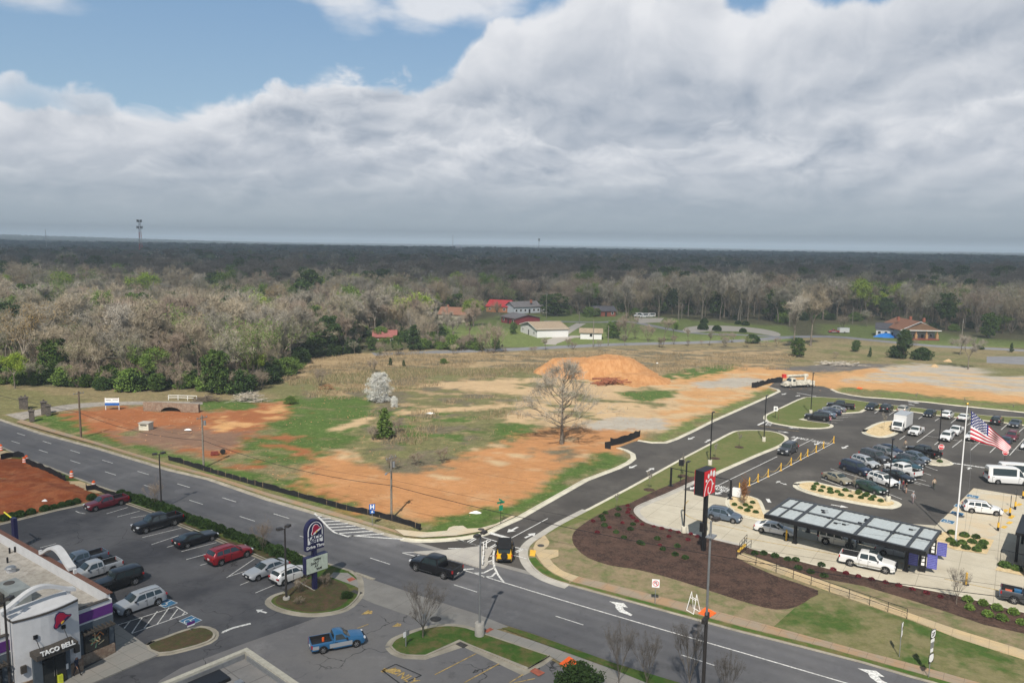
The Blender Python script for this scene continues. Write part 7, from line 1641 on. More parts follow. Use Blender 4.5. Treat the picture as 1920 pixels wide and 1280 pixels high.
person(1699, 925, 2.4, 'woman in a black top and pale shorts beside the white SUV', (.015, .015, .02), (.42, .30, .24), shorts=True, armup=.6, H=1.68)
person(1711, 944, .6, 'person in a grey shirt and cap walking toward the canopy', (.34, .33, .34), (.26, .20, .20), cap=(.3, .3, .32), stride=.12)
person(1751, 917, 1.0, 'person in a tan shirt and dark trousers walking alone across the lot', (.42, .33, .24), (.05, .06, .05), stride=.28, hair=(.05, .035, .025))
person(1557, 796, 2.8, 'person in a pink shirt leaning at the back of the black SUV', (.60, .25, .32), (.03, .03, .04), armup=.5)
person(1697, 842, 1.2, 'person in a tan jacket standing past the row of parked cars', (.30, .24, .18), (.10, .10, .10))
person(145, 1269, radians(-10), 'worker in dark clothes and a white cap walking along the restaurant wall', (.03, .035, .06), (.015, .015, .02), cap=(.62, .62, .62), stride=.25, z=.14)
# ---------------------------------------------------------------- plants
def tubes(S_, n=4):
 S_ = np.array(S_, float); a = S_[:, :3]; b = S_[:, 3:6]; r0 = S_[:, 6]; r1 = S_[:, 7]; d = b - a; L = np.linalg.norm(d, axis=1, keepdims=True); d /= np.maximum(L, 1e-6)
 h = np.where(np.abs(d[:, 2:3]) > .9, [[1., 0, 0]], [[0, 0, 1.]]); u = np.cross(d, h); u /= np.linalg.norm(u, axis=1, keepdims=True); v = np.cross(d, u)
 V = []
 for c, r in ((a, r0), (b, r1)):
  for i in range(n): t = 2 * pi * i / n; V.append(c + (u * cos(t) + v * math.sin(t)) * r[:, None])
 V = np.stack(V, 1); m = len(S_); base = (np.arange(m) * 2 * n)[:, None]
 F = np.concatenate([base + np.array([[i, (i + 1) % n, n + (i + 1) % n, n + i]]) for i in range(n)], 0)
 return V.reshape(-1, 3), F
def cards(C_, size, rg, flat=.0):
 "small leaf-sized quads, randomly turned"
 m = len(C_); a = rg.normal(size=(m, 3)); a[:, 2] *= 1 - flat; a /= np.linalg.norm(a, axis=1, keepdims=True); b = np.cross(a, rg.normal(size=(m, 3))); b /= np.linalg.norm(b, axis=1, keepdims=True)
 s = (size * rg.uniform(.6, 1.3, (m, 1)))
 V = np.stack([C_ - a * s, C_ - b * s * .55, C_ + a * s, C_ + b * s * .55], 1).reshape(-1, 3); return V, np.arange(m * 4).reshape(-1, 4)
def npmesh(name, parts, mats, smooth=False):
 me = bpy.data.meshes.new(name); V = []; F = []; M_ = []; o = 0
 for i, (v, f) in enumerate(parts): V.append(v); F.append(f + o); M_ += [min(i, len(mats) - 1)] * len(f); o += len(v)
 V = np.concatenate(V); F = np.concatenate(F); me.vertices.add(len(V)); me.vertices.foreach_set('co', V.astype(np.float32).ravel()); quads_into(me, F, mats, smooth)
 me.polygons.foreach_set('material_index', M_); return me
def grow(seed, kind):
 "skeleton of a 10 m tree: limbs, branchlets, tips"
 r = random.Random(seed); limbs = []; tips = []; tw = []
 def br(p, d, L, rad, lev, mx):
  n = 2 if lev < mx else 2; q = p
  for i in range(n):
   e = d + Vector((r.uniform(-.18, .18), r.uniform(-.18, .18), r.uniform(-.06, .14))); e.normalize(); q2 = q + e * (L / n); limbs.append((*q, *q2, rad * (1 - .2 * i), rad * (1 - .2 * (i + 1)), lev)) if lev < 3 else tw.append((*q, *q2, rad * (1 - .2 * i), rad * (.85 - .2 * i)))
   q = q2; d = e
   if lev >= 2: tips.append(tuple(q))
  if lev >= mx or (lev >= 2 and r.random() < .16): tips.append(tuple(q)); return
  k = r.choice((2, 3, 3)) if lev else r.choice((3, 4))
  for i in range(k):
   az = r.uniform(0, 2 * pi); sp = SP * r.uniform(.6, 1.3); o = d.orthogonal().normalized(); o.rotate(Matrix.Rotation(az, 3, d)); e = (d + o * sp + Vector((0, 0, UP_))).normalized(); br(q, e, L * r.uniform(.5, .98), rad * .60, lev + 1, mx)
  if lev and r.random() < .6: e = (d + Vector((r.uniform(-.5, .5), r.uniform(-.5, .5), .1))).normalized(); br(q, e, L * .7, rad * .5, lev + 1, mx)
 if kind == 'spread': SP, UP_ = .66, .12; limbs.append((0, 0, -.3, 0, 0, 1.2, .24, .20, 0)); br(Vector((0, 0, 1.2)), Vector((0, 0, 1)), 2.5, .18, 0, 5)
 elif kind == 'tall': SP, UP_ = .44, .26; limbs.append((0, 0, -.3, .1, 0, 1.9, .17, .14, 0)); br(Vector((.1, 0, 1.9)), Vector((0, 0, 1)), 2.5, .13, 0, 5)
 elif kind == 'vase':
  SP, UP_ = .30, .25; limbs.append((0, 0, -.2, 0, 0, 2.2, .16, .14, 0))
  for i in range(7): a = i * 2.4; br(Vector((0, 0, 2.1)), Vector((cos(a) * .42, sin(a) * .42, 1)).normalized(), 2.7, .07, 1, 5)
 elif kind == 'multi':
  SP, UP_ = .34, .25
  for i in range(8): a = i * 2.4; br(Vector((cos(a) * .1, sin(a) * .1, 0)), Vector((cos(a) * .38, sin(a) * .38, 1)).normalized(), 3.2, .07, 1, 5)
 elif kind == 'central':
  z = 0; rad = .26
  while z < 9.4:
   limbs.append((0, 0, z - .1, r.uniform(-.05, .05), 0, z + .6, rad, rad * .93, 0)); z += .5; rad *= .90
   if z > 1.6:
    for i in range(3):
     a = r.uniform(0, 2 * pi); f = min(1, (z - 1.2) / 1.5) * (1.05 - z / 10.5) ** .55; tilt = lerp(.0, 1.5, (z / 10) ** .9); d = Vector((cos(a), sin(a), tilt)).normalized(); SP, UP_ = .38, .10
     br(Vector((0, 0, z)), d, 2.5 * f, .050 * f + .015, 2, 5)
 return limbs, tw, tips
def twig_fuzz(tips, n, L, w, rg, up=.3):
 T = np.array(tips); C_ = T[rg.integers(0, len(T), n)]; d = rg.normal(size=(n, 3)); d[:, 2] += up * rg.uniform(.2, 1, n); d /= np.linalg.norm(d, axis=1, keepdims=True); e = C_ + d * L * rg.uniform(.4, 1.2, (n, 1))
 s = np.cross(d, rg.normal(size=(n, 3))); s /= np.linalg.norm(s, axis=1, keepdims=True); s *= w
 return np.stack([C_ - s, C_ + s, e + s * .3, e - s * .3], 1).reshape(-1, 3), np.arange(n * 4).reshape(-1, 4)
def leafmat(name, a, b):
 def f():
  p = texco('Object'); n1 = noise(p, .7, 3, .6); n2 = noise(p, 4.0, 2, .6); inf = N(N.node('ShaderNodeObjectInfo').outputs['Random'])
  c = mixc(sstep(n1, .38, .62), a, b); k = .68 + n2 * .42 + (inf - .5) * .4 + .1
  return mixc(1.0, c, vec(k, k, k), 'MULTIPLY')
 return mat(name, f, .9, spec=.12)
LM = dict(twgrey=leafmat('twigs_grey', (.265, .24, .195), (.35, .32, .265)), twtan=leafmat('twigs_tan', (.29, .245, .175), (.38, .325, .24)), twred=leafmat('twigs_reddish', (.255, .20, .155), (.335, .27, .21)), twdark=leafmat('twigs_dark', (.13, .115, .10), (.18, .16, .14)),
   lime=leafmat('leaf_lime', (.22, .32, .035), (.34, .42, .07)), orange=leafmat('bud_orange', (.30, .20, .07), (.38, .26, .10)), olive=leafmat('bud_olive', (.17, .19, .07), (.25, .25, .12)), green=leafmat('leaf_green', (.045, .085, .020), (.095, .145, .035)),
   mid=leafmat('leaf_mid', (.09, .15, .03), (.15, .22, .05)), pine=leafmat('needle', (.030, .058, .020), (.060, .095, .030)), white=leafmat('blossom', (.72, .72, .66), (.86, .85, .80)), rust=leafmat('leaf_rust', (.17, .075, .03), (.26, .12, .05)),
   box=leafmat('boxwood_leaf', (.028, .055, .016), (.05, .085, .025)), redl=leafmat('leaf_red', (.10, .014, .02), (.17, .025, .035)), strawl=leafmat('dry_grass', (.27, .21, .12), (.37, .285, .17)), silver=leafmat('pale_twigs', (.33, .30, .25), (.43, .39, .33)))
TREES = {}
def tree_kind(name, form, bark, fuzz, leaf=None, seed=1, n=2600, nl=0, fl=.9, ls=.09, w=.022, up=.3):
 rg = np.random.default_rng(seed); limbs, tw, tips = grow(seed, form); L = np.array(limbs)
 top = max(max(t[2] for t in tips), 1); tr = npmesh('trunk', [tubes(L[:, :8], 6)], [bark], True)
 parts = [tubes(tw, 3), twig_fuzz(tips, n, fl, w, rg, up)]; ms = [fuzz, fuzz]
 if nl:
  T = np.array(tips)[rg.integers(0, len(tips), nl)] + rg.normal(size=(nl, 3)) * .33; parts.append(cards(T, ls, rg)); ms.append(leaf)
 TREES[name] = (tr, npmesh('crown', parts, ms), top)
def dense_kind(name, leaf, bark, seed, form='round', nl=5200, ls=.26, trunk=True):
 rg = np.random.default_rng(seed); r = random.Random(seed); C_ = []; W_ = []
 for i in range(46):
  t = (i + .5) / 46; a = i * 2.399
  if form == 'round': z = lerp(1.3, 9.0, t); R_ = 3.6 * math.sin(pi * min(1, (z - .2) / 9.6)) ** .6
  elif form == 'cone': z = lerp(.8, 9.4, t); R_ = 2.7 * (1 - z / 10.2) ** .75
  elif form == 'pine': z = lerp(3.4, 9.4, t); R_ = 2.9 * math.sin(pi * min(.97, (z - 2.4) / 8.0)) ** .7
  elif form == 'pear': z = lerp(.7, 9.5, t); R_ = 3.9 * (1 - abs(z - 4.0) / (6.4 if z > 4 else 6.0)) ** .48
  else: z = lerp(.5, 9.0, t); R_ = 6.4 * math.sin(pi * min(1, z / 10 + .12)) ** .6
  q = R_ * r.uniform(.35, .98); C_.append((cos(a) * q, sin(a) * q, z + r.uniform(-.4, .4))); W_.append(r.uniform(.6, 1.25) * (.62 + R_ * .13) * (1.4 if form in ('wide', 'pear') else 1))
 C_ = np.array(C_); W_ = np.array(W_); k = rg.integers(0, len(C_), nl); d = rg.normal(size=(nl, 3)); d /= np.linalg.norm(d, axis=1, keepdims=True); d[:, 2] *= .72
 pts = C_[k] + d * W_[k][:, None] * rg.uniform(.3 if form == 'pear' else .55, 1.1, (nl, 1))
 seg = [(0, 0, -.3, 0, 0, 3, .2, .15)] + [(0, 0, max(.8, c[2] * .55), *(c * .92), .07, .02) for c in C_[::2]]
 if form in ('pine', 'cone'): seg.append((0, 0, 3, 0, 0, 9.2, .15, .03))
 TREES[name] = (npmesh('trunk', [tubes(seg, 6)], [bark], True), npmesh('crown', [cards(pts, ls, rg)], [leaf]), 10.0)
for nm_, fm, bk, fz, lf, sd_, n_, nl_ in (('grey_spread', 'spread', M_BARK, 'twgrey', None, 11, 3600, 0), ('tan_spread', 'spread', M_BARK, 'twtan', None, 12, 3600, 0), ('grey_tall', 'tall', M_BARK, 'twgrey', None, 13, 3200, 0), ('tan_tall', 'tall', M_BARKD, 'twtan', None, 14, 3200, 0), ('red_spread', 'spread', M_BARK, 'twred', None, 15, 3600, 0),
  ('red_tall', 'tall', M_BARKD, 'twred', None, 16, 3000, 0), ('orange_bud', 'spread', M_BARK, 'twtan', 'orange', 17, 2200, 2600), ('olive_bud', 'spread', M_BARK, 'twgrey', 'olive', 18, 2200, 2400), ('lime', 'spread', M_BARK, 'mid', 'lime', 19, 900, 5600), ('sycamore', 'tall', M_BARKP, 'silver', None, 20, 900, 0),
  ('silver_spread', 'spread', M_BARK, 'silver', None, 25, 2600, 0), ('field', 'central', M_BARK, 'twgrey', None, 21, 4600, 0), ('dark_spread', 'spread', M_BARKD, 'twdark', 'box', 27, 3400, 600), ('stems_tan', 'multi', M_BARK, 'twtan', None, 41, 3600, 0), ('stems_red', 'multi', M_BARK, 'twred', None, 42, 3600, 0), ('stems_olive', 'multi', M_BARK, 'twtan', 'olive', 43, 2600, 1500), ('stems_green', 'multi', M_BARKD, 'twtan', 'mid', 44, 1600, 2600), ('vase', 'vase', M_BARK, 'twdark', None, 22, 2600, 0), ('myrtle', 'multi', M_BARK, 'twred', None, 23, 2600, 0), ('thicket', 'multi', M_BARKD, 'twred', 'olive', 24, 4200, 500), ('mid_leafy', 'spread', M_BARKD, 'mid', 'mid', 26, 900, 5200)):
 tree_kind(nm_, fm, bk, LM[fz], LM.get(lf), sd_, n_, nl_, w=.021 if fm in ('spread', 'tall') else .017, ls=.15 if lf in ('lime', 'mid') else .085, fl=1.0 if fm in ('spread', 'tall') else .8, up=1.3 if fm in ('spread', 'tall') else .5)
for nm_, lf, fm, sd_, nl_, ls in (('pine', 'pine', 'pine', 31, 6500, .24), ('cedar', 'pine', 'cone', 32, 6000, .20), ('magnolia', 'green', 'round', 33, 7000, .24), ('shrub_dark', 'box', 'wide', 34, 5200, .42), ('pear', 'white', 'pear', 35, 15000, .13), ('shrub_mid', 'mid', 'wide', 36, 4200, .42), ('evergreen_oak', 'green', 'round', 37, 7000, .24), ('young_pine', 'mid', 'cone', 38, 3200, .30)):
 dense_kind(nm_, LM[lf], M_BARKD, sd_, fm, nl_, ls)
NT_ = 0
def tree(kind, x, y, H, rz, name, label, cat='tree', group=None, wx=1.0, z=0.0):
 tr, cr, top = TREES[kind]; s = H / top; t = empty(name, (x, y, z), rz, label, cat, group); t.scale = (s * wx, s * wx, s)
 for nm_, me in (('trunk', tr), ('crown', cr)): o = bpy.data.objects.new(nm_, me); COL.objects.link(o); o.parent = t
 return t
def ptree(kind, base, top, name, label, cat='tree', group=None, wx=1.0, rz=None):
 x, y = P(*base); H = hgt(base, top) if isinstance(top, tuple) else top
 return tree(kind, x, y, H, (base[0] * .37) % 6.28 if rz is None else rz, name, label, cat, group, wx)
for a in [('field', (1053, 832), (1060, 672), 'bare_tree', 'large bare tree standing alone on the clay field beside the side road', 'tree', None, 1.25),
 ('pear', (710, 753), (708, 697), 'blossom_tree', 'white blossoming tree shining in the middle of the meadow', 'tree', None, 1.12), ('pear', (739, 763), (739, 742), 'blossom_tree', 'small loose white blossoming bush beside the large blossom tree', 'tree', None, .9),
 ('young_pine', (721, 822), (718, 764), 'young_pine', 'bright green young pine in the scrub below the blossom tree', 'tree', None, 1.3), ('vase', (793, 1196), (795, 1092), 'bare_tree', 'vase-shaped bare tree on the small lawn beside the driveway', 'tree', None, 1.0),
 ('myrtle', (494, 1034), (492, 966), 'crape_myrtle', 'bare multi-stemmed crape myrtle in the hedge by the black sports coupe', 'tree', None, .95), ('myrtle', (291, 952), (293, 892), 'crape_myrtle', 'bare multi-stemmed crape myrtle in the hedge above the black pickup', 'tree', None, .95),
 ('vase', (1160, 1288), (1162, 1165), 'street_tree', 'leafless street tree in front of the highway, left of the pair at the bottom', 'tree', None, .62), ('vase', (1212, 1296), (1218, 1185), 'street_tree', 'thin pale leafless street tree right of the leftmost bottom tree', 'tree', None, .6),
 ('vase', (1292, 1300), (1292, 1160), 'street_tree', 'leafless street tree beside the very tall grey pole at the bottom', 'tree', None, .62), ('vase', (1362, 1330), (1368, 1222), 'street_tree', 'leafless street tree at the bottom right of the tall grey pole', 'tree', None, .6),
 ('sycamore', (165, 668), (155, 548), 'sycamore', 'white-barked sycamore reaching out of the left wood', 'tree', None, 1.25), ('pine', (582, 590), (582, 505), 'pine_tree', 'tallest dark pine rising above the middle of the left wood', 'tree', None, .95),
 ('pine', (437, 640), (438, 553), 'pine_tree', 'dark pine left of the half hidden brick house', 'tree', None, 1.2), ('evergreen_oak', (405, 738), (402, 650), 'evergreen_tree', 'tall dark evergreen at the front edge of the wood by the brush heap', 'tree', None, .85), ('pine', (520, 660), (515, 592), 'pine_tree', 'broad dark pine in front of the half hidden brick house', 'tree', None, 1.3),
 ('magnolia', (590, 669), (588, 620), 'evergreen_tree', 'round dark green tree at the meadow edge left of the red roof', 'tree', None, 1.25), ('cedar', (775, 657), (775, 608), 'evergreen_tree', 'dark green tree right of the red roof at the meadow edge', 'tree', None, 1.3), ('sycamore', (765, 650), (763, 580), 'snag_tree', 'pale broken snag standing above the thicket', 'tree', None, .8),
 ('lime', (75, 672), (76, 604), 'lime_tree', 'wide lime green tree near the left edge of the wood', 'tree', None, 1.1), ('lime', (28, 728), (27, 660), 'lime_tree', 'lime green tree at the lower left edge of the wood', 'tree', None, .9), ('lime', (655, 610), (655, 540), 'lime_tree', 'pair of lime green crowns deep in the wood right of the tall pine', 'tree', None, 1.2),
 ('lime', (775, 632), (778, 548), 'lime_tree', 'large lime green tree left of the cream house', 'tree', None, 1.05), ('lime', (888, 612), (890, 560), 'lime_tree', 'lime green tree between the cream and the red roofed house', 'tree', None, 1.3), ('lime', (478, 722), (480, 655), 'lime_tree', 'lime green tree at the wood edge above the brush heap', 'tree', None, .8), ('lime', (1808, 615), (1808, 560), 'lime_tree', 'lime green tree behind the bungalow on the right', 'tree', None, 1.1),
 ('silver_spread', (985, 572), (983, 524), 'bare_tree', 'pale bare tree behind the long white house', 'tree', None, 1.1), ('thicket', (925, 662), (925, 602), 'thicket', 'brown thicket in front of the maroon house', 'shrub', None, 1.2), ('thicket', (905, 660), (903, 622), 'thicket', 'low tan thicket at the left of the brown thicket', 'shrub', None, 1.3), ('thicket', (1172, 640), (1175, 586), 'thicket', 'reddish bare thicket right of the garage', 'shrub', None, 1.2), ('magnolia', (1150, 634), (1140, 600), 'evergreen_tree', 'dark bush between the garage and the reddish thicket', 'shrub', None, 1.2),
 ('magnolia', (962, 626), (962, 602), 'evergreen_tree', 'dark round tree at the left gable of the white clapboard house', 'tree', None, .9), ('evergreen_oak', (1040, 592), (1040, 548), 'evergreen_tree', 'dark evergreen clump right of the long white house', 'tree', None, 1.8), ('pine', (1085, 570), (1082, 522), 'pine_tree', 'dark round-topped tree behind the lawn beside the brick house', 'tree', None, 1.5),
 ('silver_spread', (1174, 600), (1172, 518), 'bare_tree', 'open pale bare tree right of the brick house', 'tree', None, .8), ('olive_bud', (1235, 596), (1234, 520), 'budding_tree', 'rounded olive budding tree right of the white vans', 'tree', None, 1.05), ('tan_tall', (1246, 640), (1262, 598), 'thicket', 'small leafy tangle below the white vans', 'shrub', None, 1.2), ('mid_leafy', (1262, 634), (1262, 598), 'leafy_shrub', 'green and brown shrub at the lawn edge', 'shrub', None, .9),
 ('tan_tall', (1290, 650), (1290, 615), 'thicket', 'slim upright tan shrub by the street', 'shrub', None, .6), ('olive_bud', (1330, 648), (1330, 620), 'budding_tree', 'small budding shrub beside the street', 'shrub', None, 1.0), ('silver_spread', (1272, 600), (1270, 515), 'bare_tree', 'pale bare tree first in the far lawn treeline', 'tree', None, .75), ('grey_spread', (1316, 602), (1314, 508), 'bare_tree', 'wide grey bare tree second in the far lawn treeline', 'tree', None, .9), ('silver_spread', (1350, 600), (1352, 520), 'bare_tree', 'pale bare tree third in the far lawn treeline', 'tree', None, .7),
 ('silver_spread', (1384, 604), (1388, 512), 'bare_tree', 'pale forked bare tree behind the round lawn shrubs', 'tree', None, .8), ('grey_spread', (1402, 602), (1410, 515), 'bare_tree', 'grey bare tree right of the pale forked tree', 'tree', None, .8), ('grey_tall', (1480, 612), (1478, 520), 'bare_tree', 'bare tree behind the twin street trees', 'tree', None, 1.0),
 ('grey_spread', (1488, 652), (1486, 556), 'bare_tree', 'large bare tree on the left of the twin street trees', 'tree', None, .95), ('tan_spread', (1520, 648), (1518, 545), 'bare_tree', 'large bare tree on the right of the twin street trees', 'tree', None, .85), ('magnolia', (1496, 669), (1496, 630), 'evergreen_tree', 'bright round evergreen below the twin street trees', 'tree', None, 1.0),
 ('magnolia', (1604, 659), (1604, 636), 'evergreen_tree', 'small dark evergreen left of the long hedge', 'tree', None, 1.1), ('cedar', (1631, 669), (1631, 650), 'evergreen_tree', 'tiny cedar between the small evergreen and the long hedge', 'tree', None, .8), ('pine', (1694, 673), (1696, 616), 'pine_tree', 'slender green pine growing out of the dark hedge', 'tree', None, .8), ('shrub_dark', (1682, 671), (1682, 646), 'dark_hedge', 'left half of the dark hedge below the bungalow', 'shrub', None, 1.1),
 ('shrub_dark', (1728, 674), (1728, 650), 'dark_hedge', 'right half of the dark hedge below the bungalow', 'shrub', None, 1.3), ('shrub_dark', (1838, 655), (1838, 647), 'dark_hedge', 'low dark mound right of the bungalow', 'shrub', None, 1.4), ('evergreen_oak', (1853, 634), (1851, 583), 'evergreen_tree', 'dark ivy covered tree at the right behind the street', 'tree', None, .85), ('cedar', (1896, 660), (1896, 642), 'evergreen_tree', 'small dark conifer near the right edge', 'tree', None, .9),
 ('grey_spread', (1815, 692), (1818, 632), 'bare_tree', 'leaning bare tree beside the gravel road on the right', 'tree', None, 1.1), ('red_spread', (1800, 665), (1798, 628), 'bare_tree', 'reddish bare tree right of the bungalow', 'tree', None, 1.2), ('myrtle', (1565, 672), (1560, 655), 'thicket', 'grey brush behind the bucket truck', 'shrub', None, 1.5),
 ('thicket', (600, 725), (603, 690), 'thicket', 'round bare bush in the meadow by the orange branches', 'shrub', None, 1.1), ('thicket', (700, 700), (705, 672), 'thicket', 'grey bush above the blossom tree', 'shrub', None, 1.3), ('cedar', (732, 685), (731, 670), 'evergreen_tree', 'small cedar in the tan meadow left of its twin', 'tree', None, 1.2), ('cedar', (757, 686), (757, 674), 'evergreen_tree', 'smaller cedar right of its meadow twin', 'tree', None, 1.2), ('shrub_mid', (832, 682), (831, 671), 'leafy_shrub', 'low green bush in the tan meadow', 'shrub', None, 1.2),
 ('magnolia', (930, 655), (930, 632), 'evergreen_tree', 'little bright evergreen at the meadow edge below the brown thicket', 'tree', None, 1.0), ('thicket', (745, 812), (748, 783), 'thicket', 'tangled brown scrub right of the young pine', 'shrub', None, 1.5), ('thicket', (700, 825), (700, 797), 'thicket', 'tan scrub left of the young pine', 'shrub', None, 1.3), ('thicket', (830, 868), (833, 836), 'thicket', 'grey brown bush at the right end of the scrub strip', 'shrub', None, 1.3), ('thicket', (780, 872), (781, 846), 'thicket', 'grey brown bush in the middle of the scrub strip', 'shrub', None, 1.6), ('thicket', (735, 880), (735, 850), 'thicket', 'grey brown bush at the left end of the scrub strip', 'shrub', None, 1.5),
 ('shrub_mid', (545, 757), (547, 741), 'leafy_shrub', 'dark green bush on the meadow bank above the basin', 'shrub', None, 1.2), ('shrub_dark', (1085, 1292), (1085, 1245), 'evergreen_shrub', 'broad dark evergreen shrub at the bottom edge by the fallen orange sign', 'shrub', None, 1.45),
 ('thicket', (562, 1112), (563, 1082), 'leafy_shrub', 'dark tangled shrub behind the pole of the arched sign', 'shrub', None, 1.3), ('shrub_dark', (650, 1120), (650, 1108), 'evergreen_shrub', 'low green shrub at the kerb side of the sign bed', 'shrub', None, 1.6), ('thicket', (560, 1135), (560, 1118), 'leafy_shrub', 'low twiggy shrub at the front of the sign bed', 'shrub', None, 1.8), ('thicket', (610, 1100), (612, 1074), 'evergreen_shrub', 'tall twiggy shrub under the reader board', 'shrub', None, 1.4),
 ('magnolia', (698, 657), (698, 629), 'evergreen_tree', 'dark evergreen hiding the left wall of the pink roofed house', 'tree', None, 1.2), ('mid_leafy', (722, 660), (722, 632), 'leafy_tree', 'green leafy tree before the pink roofed house', 'tree', None, 1.2), ('magnolia', (745, 657), (745, 627), 'evergreen_tree', 'dark evergreen at the right wall of the pink roofed house', 'tree', None, 1.1),
 ('olive_bud', (850, 626), (848, 592), 'budding_tree', 'olive budding tree in the yard before the cream house', 'tree', None, 1.2), ('thicket', (805, 640), (805, 600), 'thicket', 'tan thicket at the left edge of the house lawns', 'shrub', None, 1.2), ('mid_leafy', (826, 625), (826, 596), 'leafy_tree', 'leafy tree at the left wall of the cream house', 'tree', None, 1.1), ('thicket', (880, 652), (880, 625), 'thicket', 'low thicket on the lawn below the small lime tree', 'shrub', None, 1.3), ('orange_bud', (938, 600), (938, 566), 'budding_tree', 'bare tree between the red metal roof and the maroon house', 'tree', None, 1.0),
 ('thicket', (1215, 640), (1215, 606), 'thicket', 'brown thicket right of the reddish one by the street', 'shrub', None, 1.3), ('grey_spread', (1010, 582), (1008, 548), 'bare_tree', 'bare tree in front of the long white house', 'tree', None, .9), ('thicket', (1075, 655), (1075, 640), 'thicket', 'low brush on the street verge below the driveway', 'shrub', None, 1.6), ('thicket', (1000, 662), (1000, 648), 'thicket', 'low brush on the street verge left of the driveway', 'shrub', None, 1.8),
 ('thicket', (1580, 615), (1580, 590), 'thicket', 'yellowish thicket behind the red pickup', 'shrub', None, 1.5), ('olive_bud', (1625, 612), (1625, 582), 'budding_tree', 'yellow green budding shrubs left of the white wing', 'tree', None, 1.3),
 ('thicket', (1715, 650), (1720, 637), 'thicket', 'low bare hedge before the bungalow porch', 'shrub', None, 1.6), ('mid_leafy', (1880, 625), (1890, 590), 'leafy_tree', 'half leafed tree at the right edge', 'tree', None, 1.2)]: ptree(*a)
# saplings with stakes
for i, (b_, t_, lab) in enumerate((((1156, 957), (1156, 922), 'leafless sapling at the top of the mulch bed'), ((1217, 919), (1216, 880), 'leafless sapling beside the kerb of the side road'), ((1281, 893), (1281, 852), 'leafless sapling next to the black-backed sign'), ((1341, 860), (1342, 828), 'leafless sapling on its mulch ring near the lawn lamp'), ((1386, 839), (1389, 808), 'leafless sapling in the widest part of the narrow lawn'),
  ((1793, 1134), (1796, 1066), 'leafless sapling in the mulch strip right of the canopy'), ((1601, 929), (1602, 890), 'thin sapling on the long rock island'), ((1657, 806), (1657, 772), 'thin sapling on the island by the box truck'), ((1718, 752), (1718, 735), 'thin sapling on the verge beyond the box truck'), ((1808, 760), (1808, 745), 'thin sapling on the verge above the flagpole'), ((1899, 772), (1899, 757), 'thin sapling on the verge at the far right'))):
 t = ptree('vase' if i == 5 else 'grey_tall', b_, t_, 'sapling', lab, 'sapling', 'young staked trees', .55 if i != 5 else .75); t.location.z = .1
 if i < 5: tag(MB().lathe([(0, .06), (.7, .03), (.85, .0)], 14, (*P(*b_), .108)).build('mulch_ring', M_MULCH), None, None, None, 'structure')
ptree('mid_leafy', (1394, 948), (1393, 897), 'young_tree', 'young tree with rusty dead leaves on the small rock bed', 'sapling', None, .7).location.z = .1
TREES['rust'] = (TREES['grey_tall'][0], npmesh('crown', [cards(np.random.default_rng(3).normal(size=(1600, 3)) * [.95, .95, 1.9] + [0, 0, 5.6], .22, np.random.default_rng(4))], [LM['rust']]), 10.0)
for c in kids(bpy.data.objects['young_tree']): c.data = TREES['rust'][0 if c.name.startswith('trunk') else 1]
# clipped shrubs and bed plants
def ball_mesh(name, leaf, n, R_, squash, ls, seed, up=0.0):
 rg = np.random.default_rng(seed); d = rg.normal(size=(n, 3)); d /= np.linalg.norm(d, axis=1, keepdims=True); d[:, 2] = np.abs(d[:, 2]) * 1.0 - .15; p = d * R_ * rg.uniform(.80, 1.05, (n, 1)); p[:, 2] = p[:, 2] * squash + R_ * squash * .35 + up
 return npmesh(name, [cards(p, ls, rg)], [leaf])
SH = {'box': ball_mesh('shrub', LM['box'], 900, .62, 1.0, .11, 1), 'rock': ball_mesh('shrub', LM['green'], 420, .48, .75, .12, 2), 'red': ball_mesh('shrub', LM['redl'], 150, .26, .8, .07, 3), 'dark': ball_mesh('shrub', LM['box'], 200, .34, .8, .09, 4), 'mid': ball_mesh('shrub', LM['mid'], 420, .55, .95, .13, 5)}
SHN = dict(box='clipped_shrub', rock='rock_bed_shrub', red='red_shrub', dark='dark_shrub', mid='leafy_shrub')
def shrub(kind, x, y, label, group, s=1.0, z=.1):
 o = bpy.data.objects.new(SHN[kind], SH[kind]); COL.objects.link(o); o.location = (x, y, z); o.rotation_euler = (0, 0, random.uniform(0, 6)); q = s * random.uniform(.88, 1.12); o.scale = (q, q, q); return tag(o, label, 'shrub', group)
for px, py in ((8, 975), (21, 972), (37, 968), (58, 963), (84, 957), (101, 954), (116, 950), (130, 947), (143, 943), (172, 936)): shrub('box', *P(px, py), 'round clipped shrub between the lot kerb and the red cut bank', 'shrubs below the red bank', .98, .0)
pth = W2([(227, 930), (262, 942), (300, 955), (340, 971), (372, 984), (412, 998), (420, 1001)]) ; pth2 = W2([(432, 1006), (470, 1019), (520, 1040), (560, 1058), (590, 1070)])
for pp, lab, grp in ((pth, 'round clipped shrub of the highway hedge, left of the gap by the black coupe', 'highway hedge, left run'), (pth2, 'round clipped shrub of the highway hedge, right of the gap by the black coupe', 'highway hedge, right run')):
 for a, c in zip(pp, pp[1:]):
  n_ = max(1, round(math.dist(a, c) / 1.45))
  for i in range(n_): shrub('box', *mixp(a, c, i / n_), lab, grp, 1.3, .05)
for px, py in ((1177, 950), (1179, 957), (1177, 963), (1183, 969), (1187, 973), (1194, 979), (1204, 985), (1167, 982), (1226, 989), (1241, 993), (1257, 996), (1272, 1000), (1143, 991), (1112, 979), (1295, 1003), (1308, 1008), (1254, 1008), (1237, 1024), (1290, 1014), (1120, 1000)): shrub('red', *P(px, py), 'small dark red shrub dotted over the mulch bed near the pad kerb', 'red shrubs of the mulch bed', 1.1)
